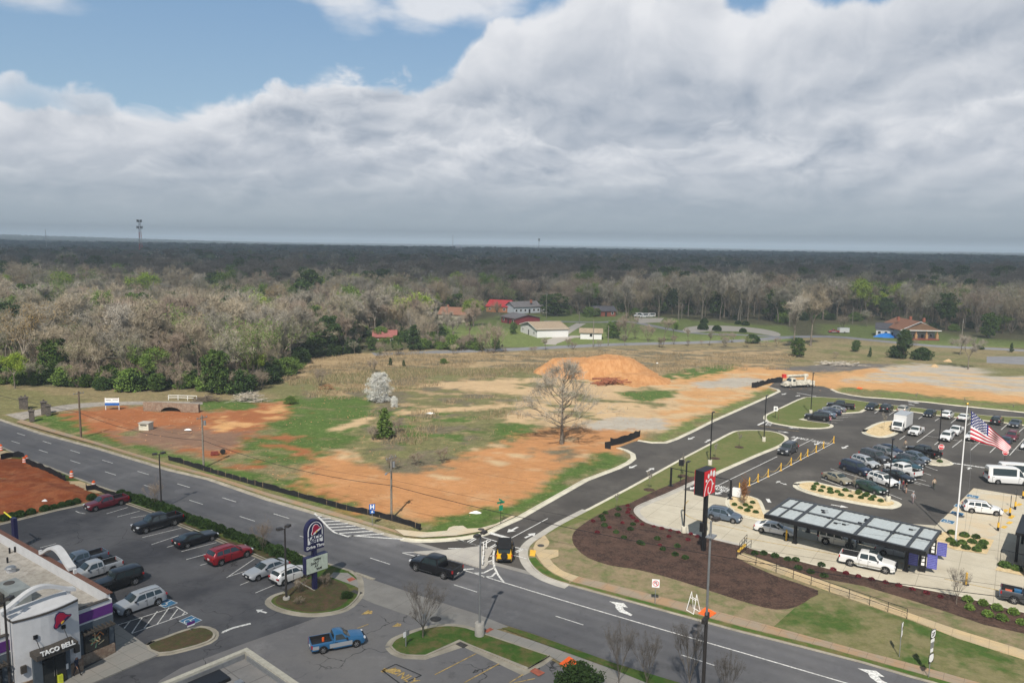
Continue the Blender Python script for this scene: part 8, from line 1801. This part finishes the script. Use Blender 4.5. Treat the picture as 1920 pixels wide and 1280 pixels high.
for px, py in ((1135, 964), (1128, 971), (1131, 977), (1133, 987), (1155, 1000), (1158, 968), (1170, 1010), (1187, 985), (1200, 1020), (1232, 1012), (1243, 1032), (1204, 1022), (1266, 1042), (1285, 1048), (1270, 1026), (1182, 994), (1160, 957)): shrub('dark', *P(px, py), 'dark green low shrub dotted over the big mulch bed', 'dark shrubs of the mulch bed', 1.1)
for px, py in ((1415, 1040), (1432, 1040), (1453, 1045), (1477, 1051), (1492, 1052), (1540, 1062), (1497, 1068), (1545, 1082), (1520, 1075)): shrub('dark', *P(px, py), 'green low shrub in the mulch strip between drive and footpath', 'green shrubs of the mulch strip', 1.2)
for px, py in ((1562, 1070), (1586, 1077), (1609, 1083), (1634, 1089), (1660, 1094), (1685, 1100), (1710, 1107), (1737, 1114), (1763, 1121)): shrub('red', *P(px, py), 'small bright red shrub in the row along the drive kerb', 'red shrubs along the drive kerb', 1.2)
for px, py in ((1814, 1128), (1843, 1135), (1869, 1144), (1900, 1152), (1818, 1143), (1852, 1156), (1879, 1163), (1914, 1171)): shrub('mid', *P(px, py), 'green upright shrub in the mulch strip at the right edge', 'green shrubs at the right edge', .9)
for px, py in ((1531, 909), (1526, 914), (1525, 919), (1543, 915), (1539, 922), (1556, 919), (1557, 925), (1570, 924), (1577, 930), (1585, 921), (1595, 932), (1608, 927), (1614, 935), (1622, 931), (1625, 928), (1633, 938), (1638, 933), (1651, 941), (1610, 924)): shrub('rock', *P(px, py), 'small green shrub on the pebbles of the long rock island', 'shrubs of the long rock island', .85)
for px, py in ((1377, 948), (1388, 954), (1398, 949), (1407, 953), (1401, 959), (1417, 962), (1411, 944)): shrub('rock', *P(px, py), 'small green shrub on the pebble bed before the canopy', 'shrubs of the bed before the canopy', .8)
for px, py in ((1784, 1001), (1808, 1006), (1830, 1009), (1782, 1016), (1790, 1023), (1804, 1020), (1823, 1018), (1844, 1020), (1811, 1029), (1840, 1027), (1831, 1033)): shrub('rock', *P(px, py), 'small green shrub on the pebble bed around the flagpole', 'shrubs around the flagpole', 1.05)
for px, py in ((1884, 1063), (1906, 1069)): shrub('rock', *P(px, py), 'small green shrub on the pebble bed below the patio fence', 'shrubs below the patio fence', 1.2)
shrub('rock', *P(1762, 867), 'green shrub on the stop sign island', None, 1.0); shrub('rock', *P(1683, 852), 'bright green shrub on the small island among the cars', None, 1.3)
for i, (px, py, s) in enumerate(((1320, 606, 3.0), (1318, 618, 3.6), (1344, 620, 3.4), (1384, 608, 2.6), (1398, 610, 2.8), (1393, 623, 2.4), (1411, 643, 4.4))): shrub('box', *P(px, py), ('clipped shrub mound on the far lawn beside the street arm', 'brownish clipped mound at the circular drive', 'clipped mound right of the brownish one', 'left half of the low hedge on the far lawn', 'right half of the low hedge on the far lawn', 'small dark mound at the tip of the circular drive', 'wide low mound at the street bend')[i], 'clipped mounds of the far lawn', s, .0)
# ---------------------------------------------------------------- the woods
WOODKIND = [('stems_tan', 6), ('stems_red', 4), ('stems_olive', 3.5), ('stems_green', 3.0), ('grey_spread', 2.5), ('tan_spread', 3), ('grey_tall', 3.5), ('tan_tall', 4), ('red_spread', 2), ('red_tall', 2.5), ('orange_bud', 2.6), ('olive_bud', 6.5), ('lime', 2.0), ('silver_spread', .8), ('pine', 1.8), ('magnolia', 1.2), ('mid_leafy', 2.0)]
LAB = {'stems_tan': 'many-stemmed tan bare tree in the wood beyond the clay field', 'stems_red': 'many-stemmed reddish bare tree in the wood beyond the clay field', 'stems_olive': 'many-stemmed olive budding tree in the wood beyond the clay field', 'stems_green': 'many-stemmed greening tree in the wood beyond the clay field', 'dark_spread': 'dark bare tree in the wood beyond the clay field', 'grey_spread': 'wide grey bare tree in the wood beyond the clay field', 'tan_spread': 'wide tan bare tree in the wood beyond the clay field', 'grey_tall': 'tall grey bare tree in the wood beyond the clay field', 'tan_tall': 'tall tan bare tree in the wood beyond the clay field', 'red_spread': 'reddish bare tree in the wood beyond the clay field', 'red_tall': 'slim reddish bare tree in the wood beyond the clay field', 'orange_bud': 'tree with orange buds in the wood beyond the clay field',
  'olive_bud': 'olive budding tree in the wood beyond the clay field', 'lime': 'lime green tree in the wood beyond the clay field', 'silver_spread': 'pale silvery bare tree in the wood beyond the clay field', 'pine': 'dark pine in the wood beyond the clay field', 'magnolia': 'dark round evergreen in the wood beyond the clay field', 'mid_leafy': 'half leafed green tree in the wood beyond the clay field', 'shrub_dark': 'dark undergrowth bush at the front edge of the wood', 'thicket': 'brown undergrowth thicket at the front edge of the wood', 'shrub_mid': 'green undergrowth bush at the front edge of the wood'}
OPEN = [W2(FIELD), W2([(800, 648), (815, 608), (905, 596), (905, 588), (1030, 588), (1040, 594), (1270, 592), (1470, 606), (1530, 600), (1660, 602), (1800, 625), (2300, 645), (2300, 700), (1000, 660)])]
HOUSES = [(P(533, 582), 13), (P(720, 642), 11), (P(8, 662), 12), (P(932, 584), 12), (P(990, 586), 14), (P(845, 604), 12), (P(268, 493), 48), (P(264, 490), 15)]
def free(x, y):
 for pl in OPEN:
  c = False; n = len(pl); j = n - 1
  for i in range(n):
   if (pl[i][1] > y) != (pl[j][1] > y) and x < (pl[j][0] - pl[i][0]) * (y - pl[i][1]) / (pl[j][1] - pl[i][1]) + pl[i][0]: c = not c
   j = i
  if c: return False
 for (hx, hy), rr in HOUSES:
  d = math.hypot(hx, hy); ux, uy = hx / d, hy / d; a = (x - hx) * ux + (y - hy) * uy; b = abs((x - hx) * uy - (y - hy) * ux)
  if -rr * 2.6 < a < rr and b < rr: return False
 return True
rw = random.Random(77); cand = []
def sown(y0, y1, st):
 y = y0
 while y < y1:
  x = -.72 * y - 20
  while x < .72 * y + 20:
   q, r_ = x + rw.uniform(-.45, .45) * st, y + rw.uniform(-.45, .45) * st
   if free(q, r_): cand.append((q, r_, st))
   x += st
  y += st
sown(165, 330, 5.8); sown(330, 560, 8.5); sown(560, 1000, 15.0)
cand.sort(key=lambda c: math.hypot(c[0], c[1])); kinds_, wts = zip(*WOODKIND)
edge = [c for c in cand if c[1] < 330 and (not free(c[0] + 1, c[1] - 9) or not free(c[0] + 9, c[1] - 3))]
nat = [(rw.choices(('dark_spread', 'pine', 'olive_bud', 'grey_tall', 'magnolia'), (10, 3, 1.2, 1.5, .8))[0] if c[1] > 470 + rw.uniform(-40, 60) else rw.choices(kinds_, wts)[0], c) for c in cand]  # past the shade edge, darker kinds carry the cloud shadow in their colour
vn = vnoise(np.array([c[0] for c in cand]), np.array([c[1] for c in cand]), 60, 91)
def theight(k, c, i):
 base = 12.5 if c[1] < 330 else (13.5 if c[1] < 560 else 15.5)
 if c[0] > 60: base *= 1.05
 return base * rw.choice((.75, .9, 1.0, 1.1, 1.3)) * rw.uniform(.92, 1.1) * (.85 + .35 * vn[i]) * (.6 if k in ('lime', 'mid_leafy', 'magnolia') and c[1] < 260 else 1)
NIND = 268; stuff = []
def where(l, c):
 u = c[0] / c[1]; d = math.hypot(*c)
 w = [(-.56, 'beyond the stone gate pillars'), (-.50, 'behind the land sale board'), (-.40, 'behind the stone bridge'), (-.33, 'above the green bank by the brush heap'), (-.25, 'left of the round evergreen at the meadow'), (-.15, 'behind the house with the pink red roof'), (.0, 'around the yards of the cream house'), (.2, 'behind the brick house lawn'), (.42, 'behind the circular drive'), (9, 'behind the bungalow')]
 dd = 'second rows' if d > 235 and u < -.2 else 'front rows'
 return l.split(' in the wood')[0] + ', ' + dd + ', ' + next(t for q, t in w if u < q)
PK = list(dict.fromkeys(list(kinds_) + ['dark_spread', 'shrub_dark', 'thicket', 'shrub_mid']))
protos = {}
for i, (k, c) in enumerate(nat):
 H = theight(k, c, i)
 if i < NIND:
  t = tree(k, c[0], c[1], H, rw.uniform(0, 6.28), 'forest_tree', where(LAB[k], c), 'tree', 'trees, ' + where(LAB[k], c), rw.uniform(.8, 1.2)); protos.setdefault(k, t)
 else: stuff.append((c[0], c[1], H / TREES[k][2], rw.uniform(0, 6.28), PK.index(k), rw.uniform(.8, 1.15)))
ne = 0
for c in edge:
 for _ in range(6):
  k = rw.choices(('shrub_dark', 'thicket', 'shrub_mid', 'magnolia', 'olive_bud'), (1.6, 4, 2.2, .8, 2.0))[0]; x, y = c[0] + rw.uniform(-4, 4), c[1] + rw.uniform(-5, 2); H = rw.uniform(2.2, 5.5)
  if not free(x, y) and rw.random() < .8: continue
  if ne >= 120: stuff.append((x, y, H / TREES[k][2], rw.uniform(0, 6), PK.index(k), 1.2))
  if ne < 120: t = tree(k, x, y, H, rw.uniform(0, 6), 'undergrowth_bush', LAB[k].replace('in the wood beyond the clay field', 'of the undergrowth along the wood edge'), 'shrub', 'undergrowth along the wood edge, ' + k.replace('_', ' '), 1.2); protos.setdefault(k, t); ne += 1
for i in range(2600):       # undergrowth filling the wood floor
 c = cand[int(len(cand) * rw.random() ** 1.6 * .6)]; k = rw.choices(('shrub_dark', 'thicket', 'shrub_mid', 'magnolia', 'pine'), (1.2, 5, 1.6, 1.0, .3))[0]
 if k in protos: stuff.append((c[0] + rw.uniform(-5, 5), c[1] + rw.uniform(-5, 5), rw.uniform(.25, .6), rw.uniform(0, 6), PK.index(k), 1.2))
for k in PK:
 if k not in protos: protos[k] = tree(k, *P(-200 - 10 * PK.index(k), 690), 9, 0, 'forest_tree', LAB[k], 'tree', 'trees of the wood, ' + k.replace('_', ' '))
def scatter(name, pts, keys, label):
 me = bpy.data.meshes.new(name); A = np.array(pts); me.vertices.add(len(A)); co = np.zeros((len(A), 3), np.float32); co[:, :2] = A[:, :2]; me.vertices.foreach_set('co', co.ravel())
 for nm_, tp_, col_ in (('scl', 'FLOAT', A[:, 2]), ('rot', 'FLOAT', A[:, 3]), ('idx', 'INT', A[:, 4])):
  a = me.attributes.new(nm_, tp_, 'POINT'); a.data.foreach_set('value', col_.astype(np.int32 if tp_ == 'INT' else np.float32))
 a = me.attributes.new('sc3', 'FLOAT_VECTOR', 'POINT'); a.data.foreach_set('vector', np.stack([A[:, 2] * A[:, 5], A[:, 2] * A[:, 5], A[:, 2]], -1).astype(np.float32).ravel())
 ng = bpy.data.node_groups.new(name, 'GeometryNodeTree'); ng.interface.new_socket('Geometry', in_out='INPUT', socket_type='NodeSocketGeometry'); ng.interface.new_socket('Geometry', in_out='OUTPUT', socket_type='NodeSocketGeometry')
 nd = ng.nodes; lk = ng.links.new; gi = nd.new('NodeGroupInput'); go_ = nd.new('NodeGroupOutput'); acc = None; out_ = nd.new('GeometryNodeJoinGeometry')
 for i, k in enumerate(keys):
  j = nd.new('GeometryNodeJoinGeometry')
  for c in kids(protos[k]):
   oi = nd.new('GeometryNodeObjectInfo'); oi.transform_space = 'ORIGINAL'; oi.inputs['Object'].default_value = c; oi.inputs['As Instance'].default_value = False; lk(oi.outputs['Geometry'], j.inputs[0])
  sel = nd.new('FunctionNodeCompare'); sel.data_type = 'INT'; sel.operation = 'EQUAL'; at_ = nd.new('GeometryNodeInputNamedAttribute'); at_.data_type = 'INT'; at_.inputs[0].default_value = 'idx'
  lk(at_.outputs['Attribute'], [s for s in sel.inputs if s.enabled][0]); [s for s in sel.inputs if s.enabled][1].default_value = i
  ins = nd.new('GeometryNodeInstanceOnPoints'); lk(gi.outputs[0], ins.inputs['Points']); lk(sel.outputs[0], ins.inputs['Selection']); lk(j.outputs[0], ins.inputs['Instance'])
  ar = nd.new('GeometryNodeInputNamedAttribute'); ar.data_type = 'FLOAT'; ar.inputs[0].default_value = 'rot'; cx = nd.new('ShaderNodeCombineXYZ'); lk(ar.outputs['Attribute'], cx.inputs[2]); lk(cx.outputs[0], ins.inputs['Rotation'])
  a3 = nd.new('GeometryNodeInputNamedAttribute'); a3.data_type = 'FLOAT_VECTOR'; a3.inputs[0].default_value = 'sc3'; lk(a3.outputs['Attribute'], ins.inputs['Scale'])
  lk(ins.outputs[0], out_.inputs[0])
 lk(out_.outputs[0], go_.inputs[0]); o = bpy.data.objects.new(name, me); COL.objects.link(o); md = o.modifiers.new('scatter', 'NODES'); md.node_group = ng
 return tag(o, label, 'forest', None, 'stuff')
scatter('distant_wood', stuff, PK, 'mixed bare and evergreen wood filling the middle distance')
# tall dry grass of the meadow, near clumps and tufts
rg = np.random.default_rng(8); n = 150000; gx = rg.uniform(-75, 100, n); gy = rg.uniform(118, 262, n); ok = inside(W2([(520, 694), (560, 674), (760, 658), (960, 660), (1150, 655), (1500, 655), (1480, 692), (1400, 695), (1240, 700), (1030, 695), (960, 708), (900, 712), (720, 740), (640, 750), (560, 745)]), gx, gy) | (inside(W2([(640, 800), (720, 760), (1000, 735), (1000, 780), (860, 845), (700, 850)]), gx, gy) & (vnoise(gx, gy, 6, 3) > .55))
ok &= vnoise(gx, gy, 9, 77) > .42
gx, gy = gx[ok], gy[ok]; m = len(gx); base = np.stack([gx, gy, np.zeros(m)], -1)
dd = rg.normal(size=(m, 3)) * [.35, .35, .05] + [0, 0, 1]; hh = rg.uniform(.2, .8, (m, 1)); s = rg.normal(size=(m, 3)) * [1, 1, 0]; s /= np.linalg.norm(s, axis=1, keepdims=True); s *= .045
V = np.stack([base - s, base + s, base + dd * hh + s * .7, base + dd * hh - s * .7], 1).reshape(-1, 3)
o = bpy.data.objects.new('dry_grass', npmesh('dry_grass', [(V, np.arange(m * 4).reshape(-1, 4))], [LM['strawl']])); COL.objects.link(o); tag(o, 'tall tan dry grass covering the meadow behind the clay field', 'grass', None, 'stuff')
# clods and stones on the bare clay, bushes round the far yards
rg = np.random.default_rng(18); n = 9000; gx = rg.uniform(-95, 110, n); gy = rg.uniform(92, 235, n); ok = inside(W2([(110, 790), (200, 765), (520, 756), (600, 720), (1000, 700), (1400, 690), (1900, 700), (1900, 735), (1620, 738), (1450, 730), (1300, 788), (1190, 830), (1150, 846), (900, 965), (780, 980), (560, 912), (300, 838)]), gx, gy) & (vnoise(gx, gy, 8, 21) > .45) & (np.hypot(gx - mx, gy - my) > 24)
C_ = np.stack([gx[ok], gy[ok], np.full(ok.sum(), .03)], -1); R_ = rg.uniform(.05, .22, (len(C_), 1)) ** 1.2; m = len(C_); D_ = np.array([[1, 0, 0], [0, 1, 0], [-1, 0, 0], [0, -1, 0], [0, 0, .8]])
V = (C_[:, None] + D_[None] * R_[:, None] * rg.uniform(.6, 1.3, (m, 5, 1))).reshape(-1, 3); b5 = (np.arange(m) * 5)[:, None]; Fq = np.concatenate([b5 + np.array([[i, (i + 1) % 4, 4, 4]]) for i in range(4)]); me = bpy.data.meshes.new('clods'); me.from_pydata(V.tolist(), [], [tuple(f[:3]) for f in Fq.tolist()]); me.materials.append(mat('clod_clay', (.40, .22, .11), .97, var=.35, scale=.4))
o = bpy.data.objects.new('clods', me); COL.objects.link(o); tag(o, 'loose clods and stones strewn over the bare clay', 'clods', None, 'stuff')
for i in range(58):
 u_ = rw.uniform(700, 1480); v_ = rw.choice((lerp(664, 640, (u_ - 700) / 780) + rw.uniform(-3, 9), rw.uniform(598, 642))); x, y = P(u_, v_)
 if (965 < u_ < 1062 and 596 < v_ < 644) or (1080 < u_ < 1136 and v_ < 642) or (u_ > 1180 and 596 < v_ < 634): continue
 k = rw.choice(('thicket', 'thicket', 'olive_bud', 'stems_tan', 'myrtle', 'stems_green'))
 t = tree(k, x, y, rw.uniform(1.4, 4.6), rw.uniform(0, 6), 'roadside_bush', {'thicket': 'brown', 'olive_bud': 'olive', 'stems_tan': 'tan', 'myrtle': 'reddish', 'stems_green': 'greening'}[k] + ' bush beside the far street, ' + ('left of the driveway' if u_ < 1030 else 'right of the driveway'), 'shrub', 'bushes along the far street, ' + k.replace('_', ' ') + (' left' if u_ < 1030 else ' right'), 1.2)
# far forest canopy rolling to the horizon
nr, na = 460, 1500; rr_ = 880 * (10800 / 880) ** (np.linspace(0, 1, nr)); aa = np.linspace(-.82, .82, na); RR, AA = np.meshgrid(rr_, aa, indexing='ij'); FX = RR * np.sin(AA); FY = RR * np.cos(AA)
hill = (vnoise(FX, FY, 1500, 51, 3) - .5) * 16 * np.clip((RR - 1500) / 2500, 0, 1)
crown = vnoise(FX, FY, 11, 61, 2); big = vnoise(FX, FY, 60, 63, 3); Zc = 7.5 + hill + crown * 9.5 * np.clip(1.25 - RR / 9000, .3, 1) + big * 3.5 + (vnoise(FX, FY, 26, 67, 2) > .68) * 5.0 + 5 * np.exp(-((RR - 2500 - 500 * np.sin(AA * 7)) / 420) ** 2)
Zc = np.minimum(Zc, 34 - RR * .0004); Zc += 30 * np.exp(-((RR - 6200) / 1500) ** 2) * np.clip((-.22 - AA) / .35, 0, 1) + 9 * np.exp(-((RR - 8200) / 900) ** 2) * (.5 + .5 * np.sin(AA * 9 + 1)); Zc[0] = 0; Zc[RR > 10500] = 0
ev = vnoise(FX * 1.0, FY * .45, 120, 71, 4)
def canopy_col():
 p = worldpos(); x, y, z = sep(p); n1 = noise(p, .004, 5, .65); n2 = noise(p, .028, 4, .7); n3 = noise(p, .12, 3, .7)
 c = mixc(sstep(n2, .40, .60), (.048, .054, .050), (.085, .086, .076)); c = mixc(sstep(noise(vec(x * .8, y * .6, 3.0), .02, 4, .7), .50, .60), c, (.024, .042, .026)); c = mixc(sstep(noise(vec(x, y, 9.0), .03, 3, .7), .60, .68) * .8, c, (.10, .13, .06))
 c = mixc(sstep(n1, .56, .66) * .6, c, (.022, .038, .024)); k = .72 + n3 * .56; return mixc(1.0, c, vec(k, k, k), 'MULTIPLY')
o = bpy.data.objects.new('far_forest', grid_mesh('far_forest', FX, FY, Zc, mat('forest_canopy', canopy_col, 1.0, bump=1.0, bscale=.25, spec=0), False)); COL.objects.link(o); tag(o, 'dark rolling forest stretching to the horizon', 'forest', None, 'stuff')
# a few pale roofs lost in the far forest
for i, (px, py, w_) in enumerate(((1046, 507, 12), (1205, 482, 10), (1566, 487, 26), (1592, 486, 20), (1790, 498, 12), (822, 505, 14))):
 x, y = P(px, py, 14); t = empty('far_building', (x, y, -6), radians(8 * i), ('small white gable right of the middle', 'small pale roof above the bare trees', 'long pale roof in the sunlit gap, left one', 'long pale roof in the sunlit gap, right one', 'small pale roof at the right', 'reddish roof in the dark forest')[i], 'building', 'buildings lost in the far forest')
 MB().box((0, 0, 8), (w_, 9, 16)).build('wall', MATS['white_wall'], t); MB().add([(-w_ / 2 - 1, -5.5, 16), (w_ / 2 + 1, -5.5, 16), (w_ / 2 + 1, 0, 19), (-w_ / 2 - 1, 0, 19), (-w_ / 2 - 1, 5.5, 16), (w_ / 2 + 1, 5.5, 16)], [(0, 1, 2, 3), (3, 2, 5, 4), (0, 3, 4), (1, 5, 2)]).build('roof', MATS['pale_metal_roof'], t)
# ---------------------------------------------------------------- clouds out of view, added to shade the foreground and the far forest
def cloud_mat():
 m = bpy.data.materials.new('cloud'); m.use_nodes = True; nt = m.node_tree; nt.nodes.clear(); N.nt = nt
 a = N.node('ShaderNodeBsdfTransparent'); b = N.node('ShaderNodeBsdfDiffuse'); b.inputs[0].default_value = (.9, .9, .9, 1); mx = N.node('ShaderNodeMixShader'); o = N.node('ShaderNodeOutputMaterial'); mx.inputs[0].default_value = .26
 nt.links.new(a.outputs[0], mx.inputs[1]); nt.links.new(b.outputs[0], mx.inputs[2]); nt.links.new(mx.outputs[0], o.inputs[0]); return m
CM = cloud_mat()
def cloud(cx, cy, rx, ry, z, seed, rz=0.0, shells=(1.0, .8)):
 "unseen translucent body whose shade falls round (cx, cy) on the ground"
 t = z / SUN.z; ox, oy = cx + SUN.x * t, cy + SUN.y * t; b = MB(); rr = random.Random(seed)
 for sc in shells:
  n_, m_ = 40, 10; ph = [rr.uniform(0, 6) for _ in range(4)]; o = len(b.v)
  for j in range(m_ + 1):
   e = pi * j / m_
   for i in range(n_):
    a = 2 * pi * i / n_; k = sc * (1 + .10 * sin(3 * a + ph[0]) + .07 * sin(7 * a + ph[1]) + .04 * sin(13 * a + ph[2])); x_, y_ = rx * k * sin(e) * cos(a), ry * k * sin(e) * sin(a)
    b.v.append((x_ * cos(rz) - y_ * sin(rz), x_ * sin(rz) + y_ * cos(rz), z * .10 * sc * cos(e) * (1 if e < pi / 2 else .3)))
  for j in range(m_):
   for i in range(n_): b.f.append((o + j * n_ + i, o + (j + 1) * n_ + i, o + (j + 1) * n_ + (i + 1) % n_, o + j * n_ + (i + 1) % n_)); b.m.append(0)
 c = b.build('cloud', CM, loc=(ox, oy, z)); return struct('cloud', c)
cloud(-95, -33, 420, 150, 620, 1, radians(-35), (1.0,))
cloud(-50, 1760, 3300, 1290, 1650, 2, 0, (1.0, .98, .96, .94))
# ---------------------------------------------------------------- air
hz = MB().box((0, 4400, 38), (23400, 15000, 82)); hz.v = [(x, y, -3 if z < 0 else 79) for x, y, z in hz.v]
m = bpy.data.materials.new('haze'); m.use_nodes = True; m.node_tree.nodes.clear(); N.nt = m.node_tree
pv = N.node('ShaderNodeVolumePrincipled'); pv.inputs['Density'].default_value = 2.2e-4; pv.inputs['Color'].default_value = (.70, .83, .93, 1); pv.inputs['Anisotropy'].default_value = -.25
ou = N.node('ShaderNodeOutputMaterial'); m.node_tree.links.new(pv.outputs[0], ou.inputs['Volume'])
tag(hz.build('haze', m), 'thin blue summer haze over the whole scene', 'haze', None, 'stuff')
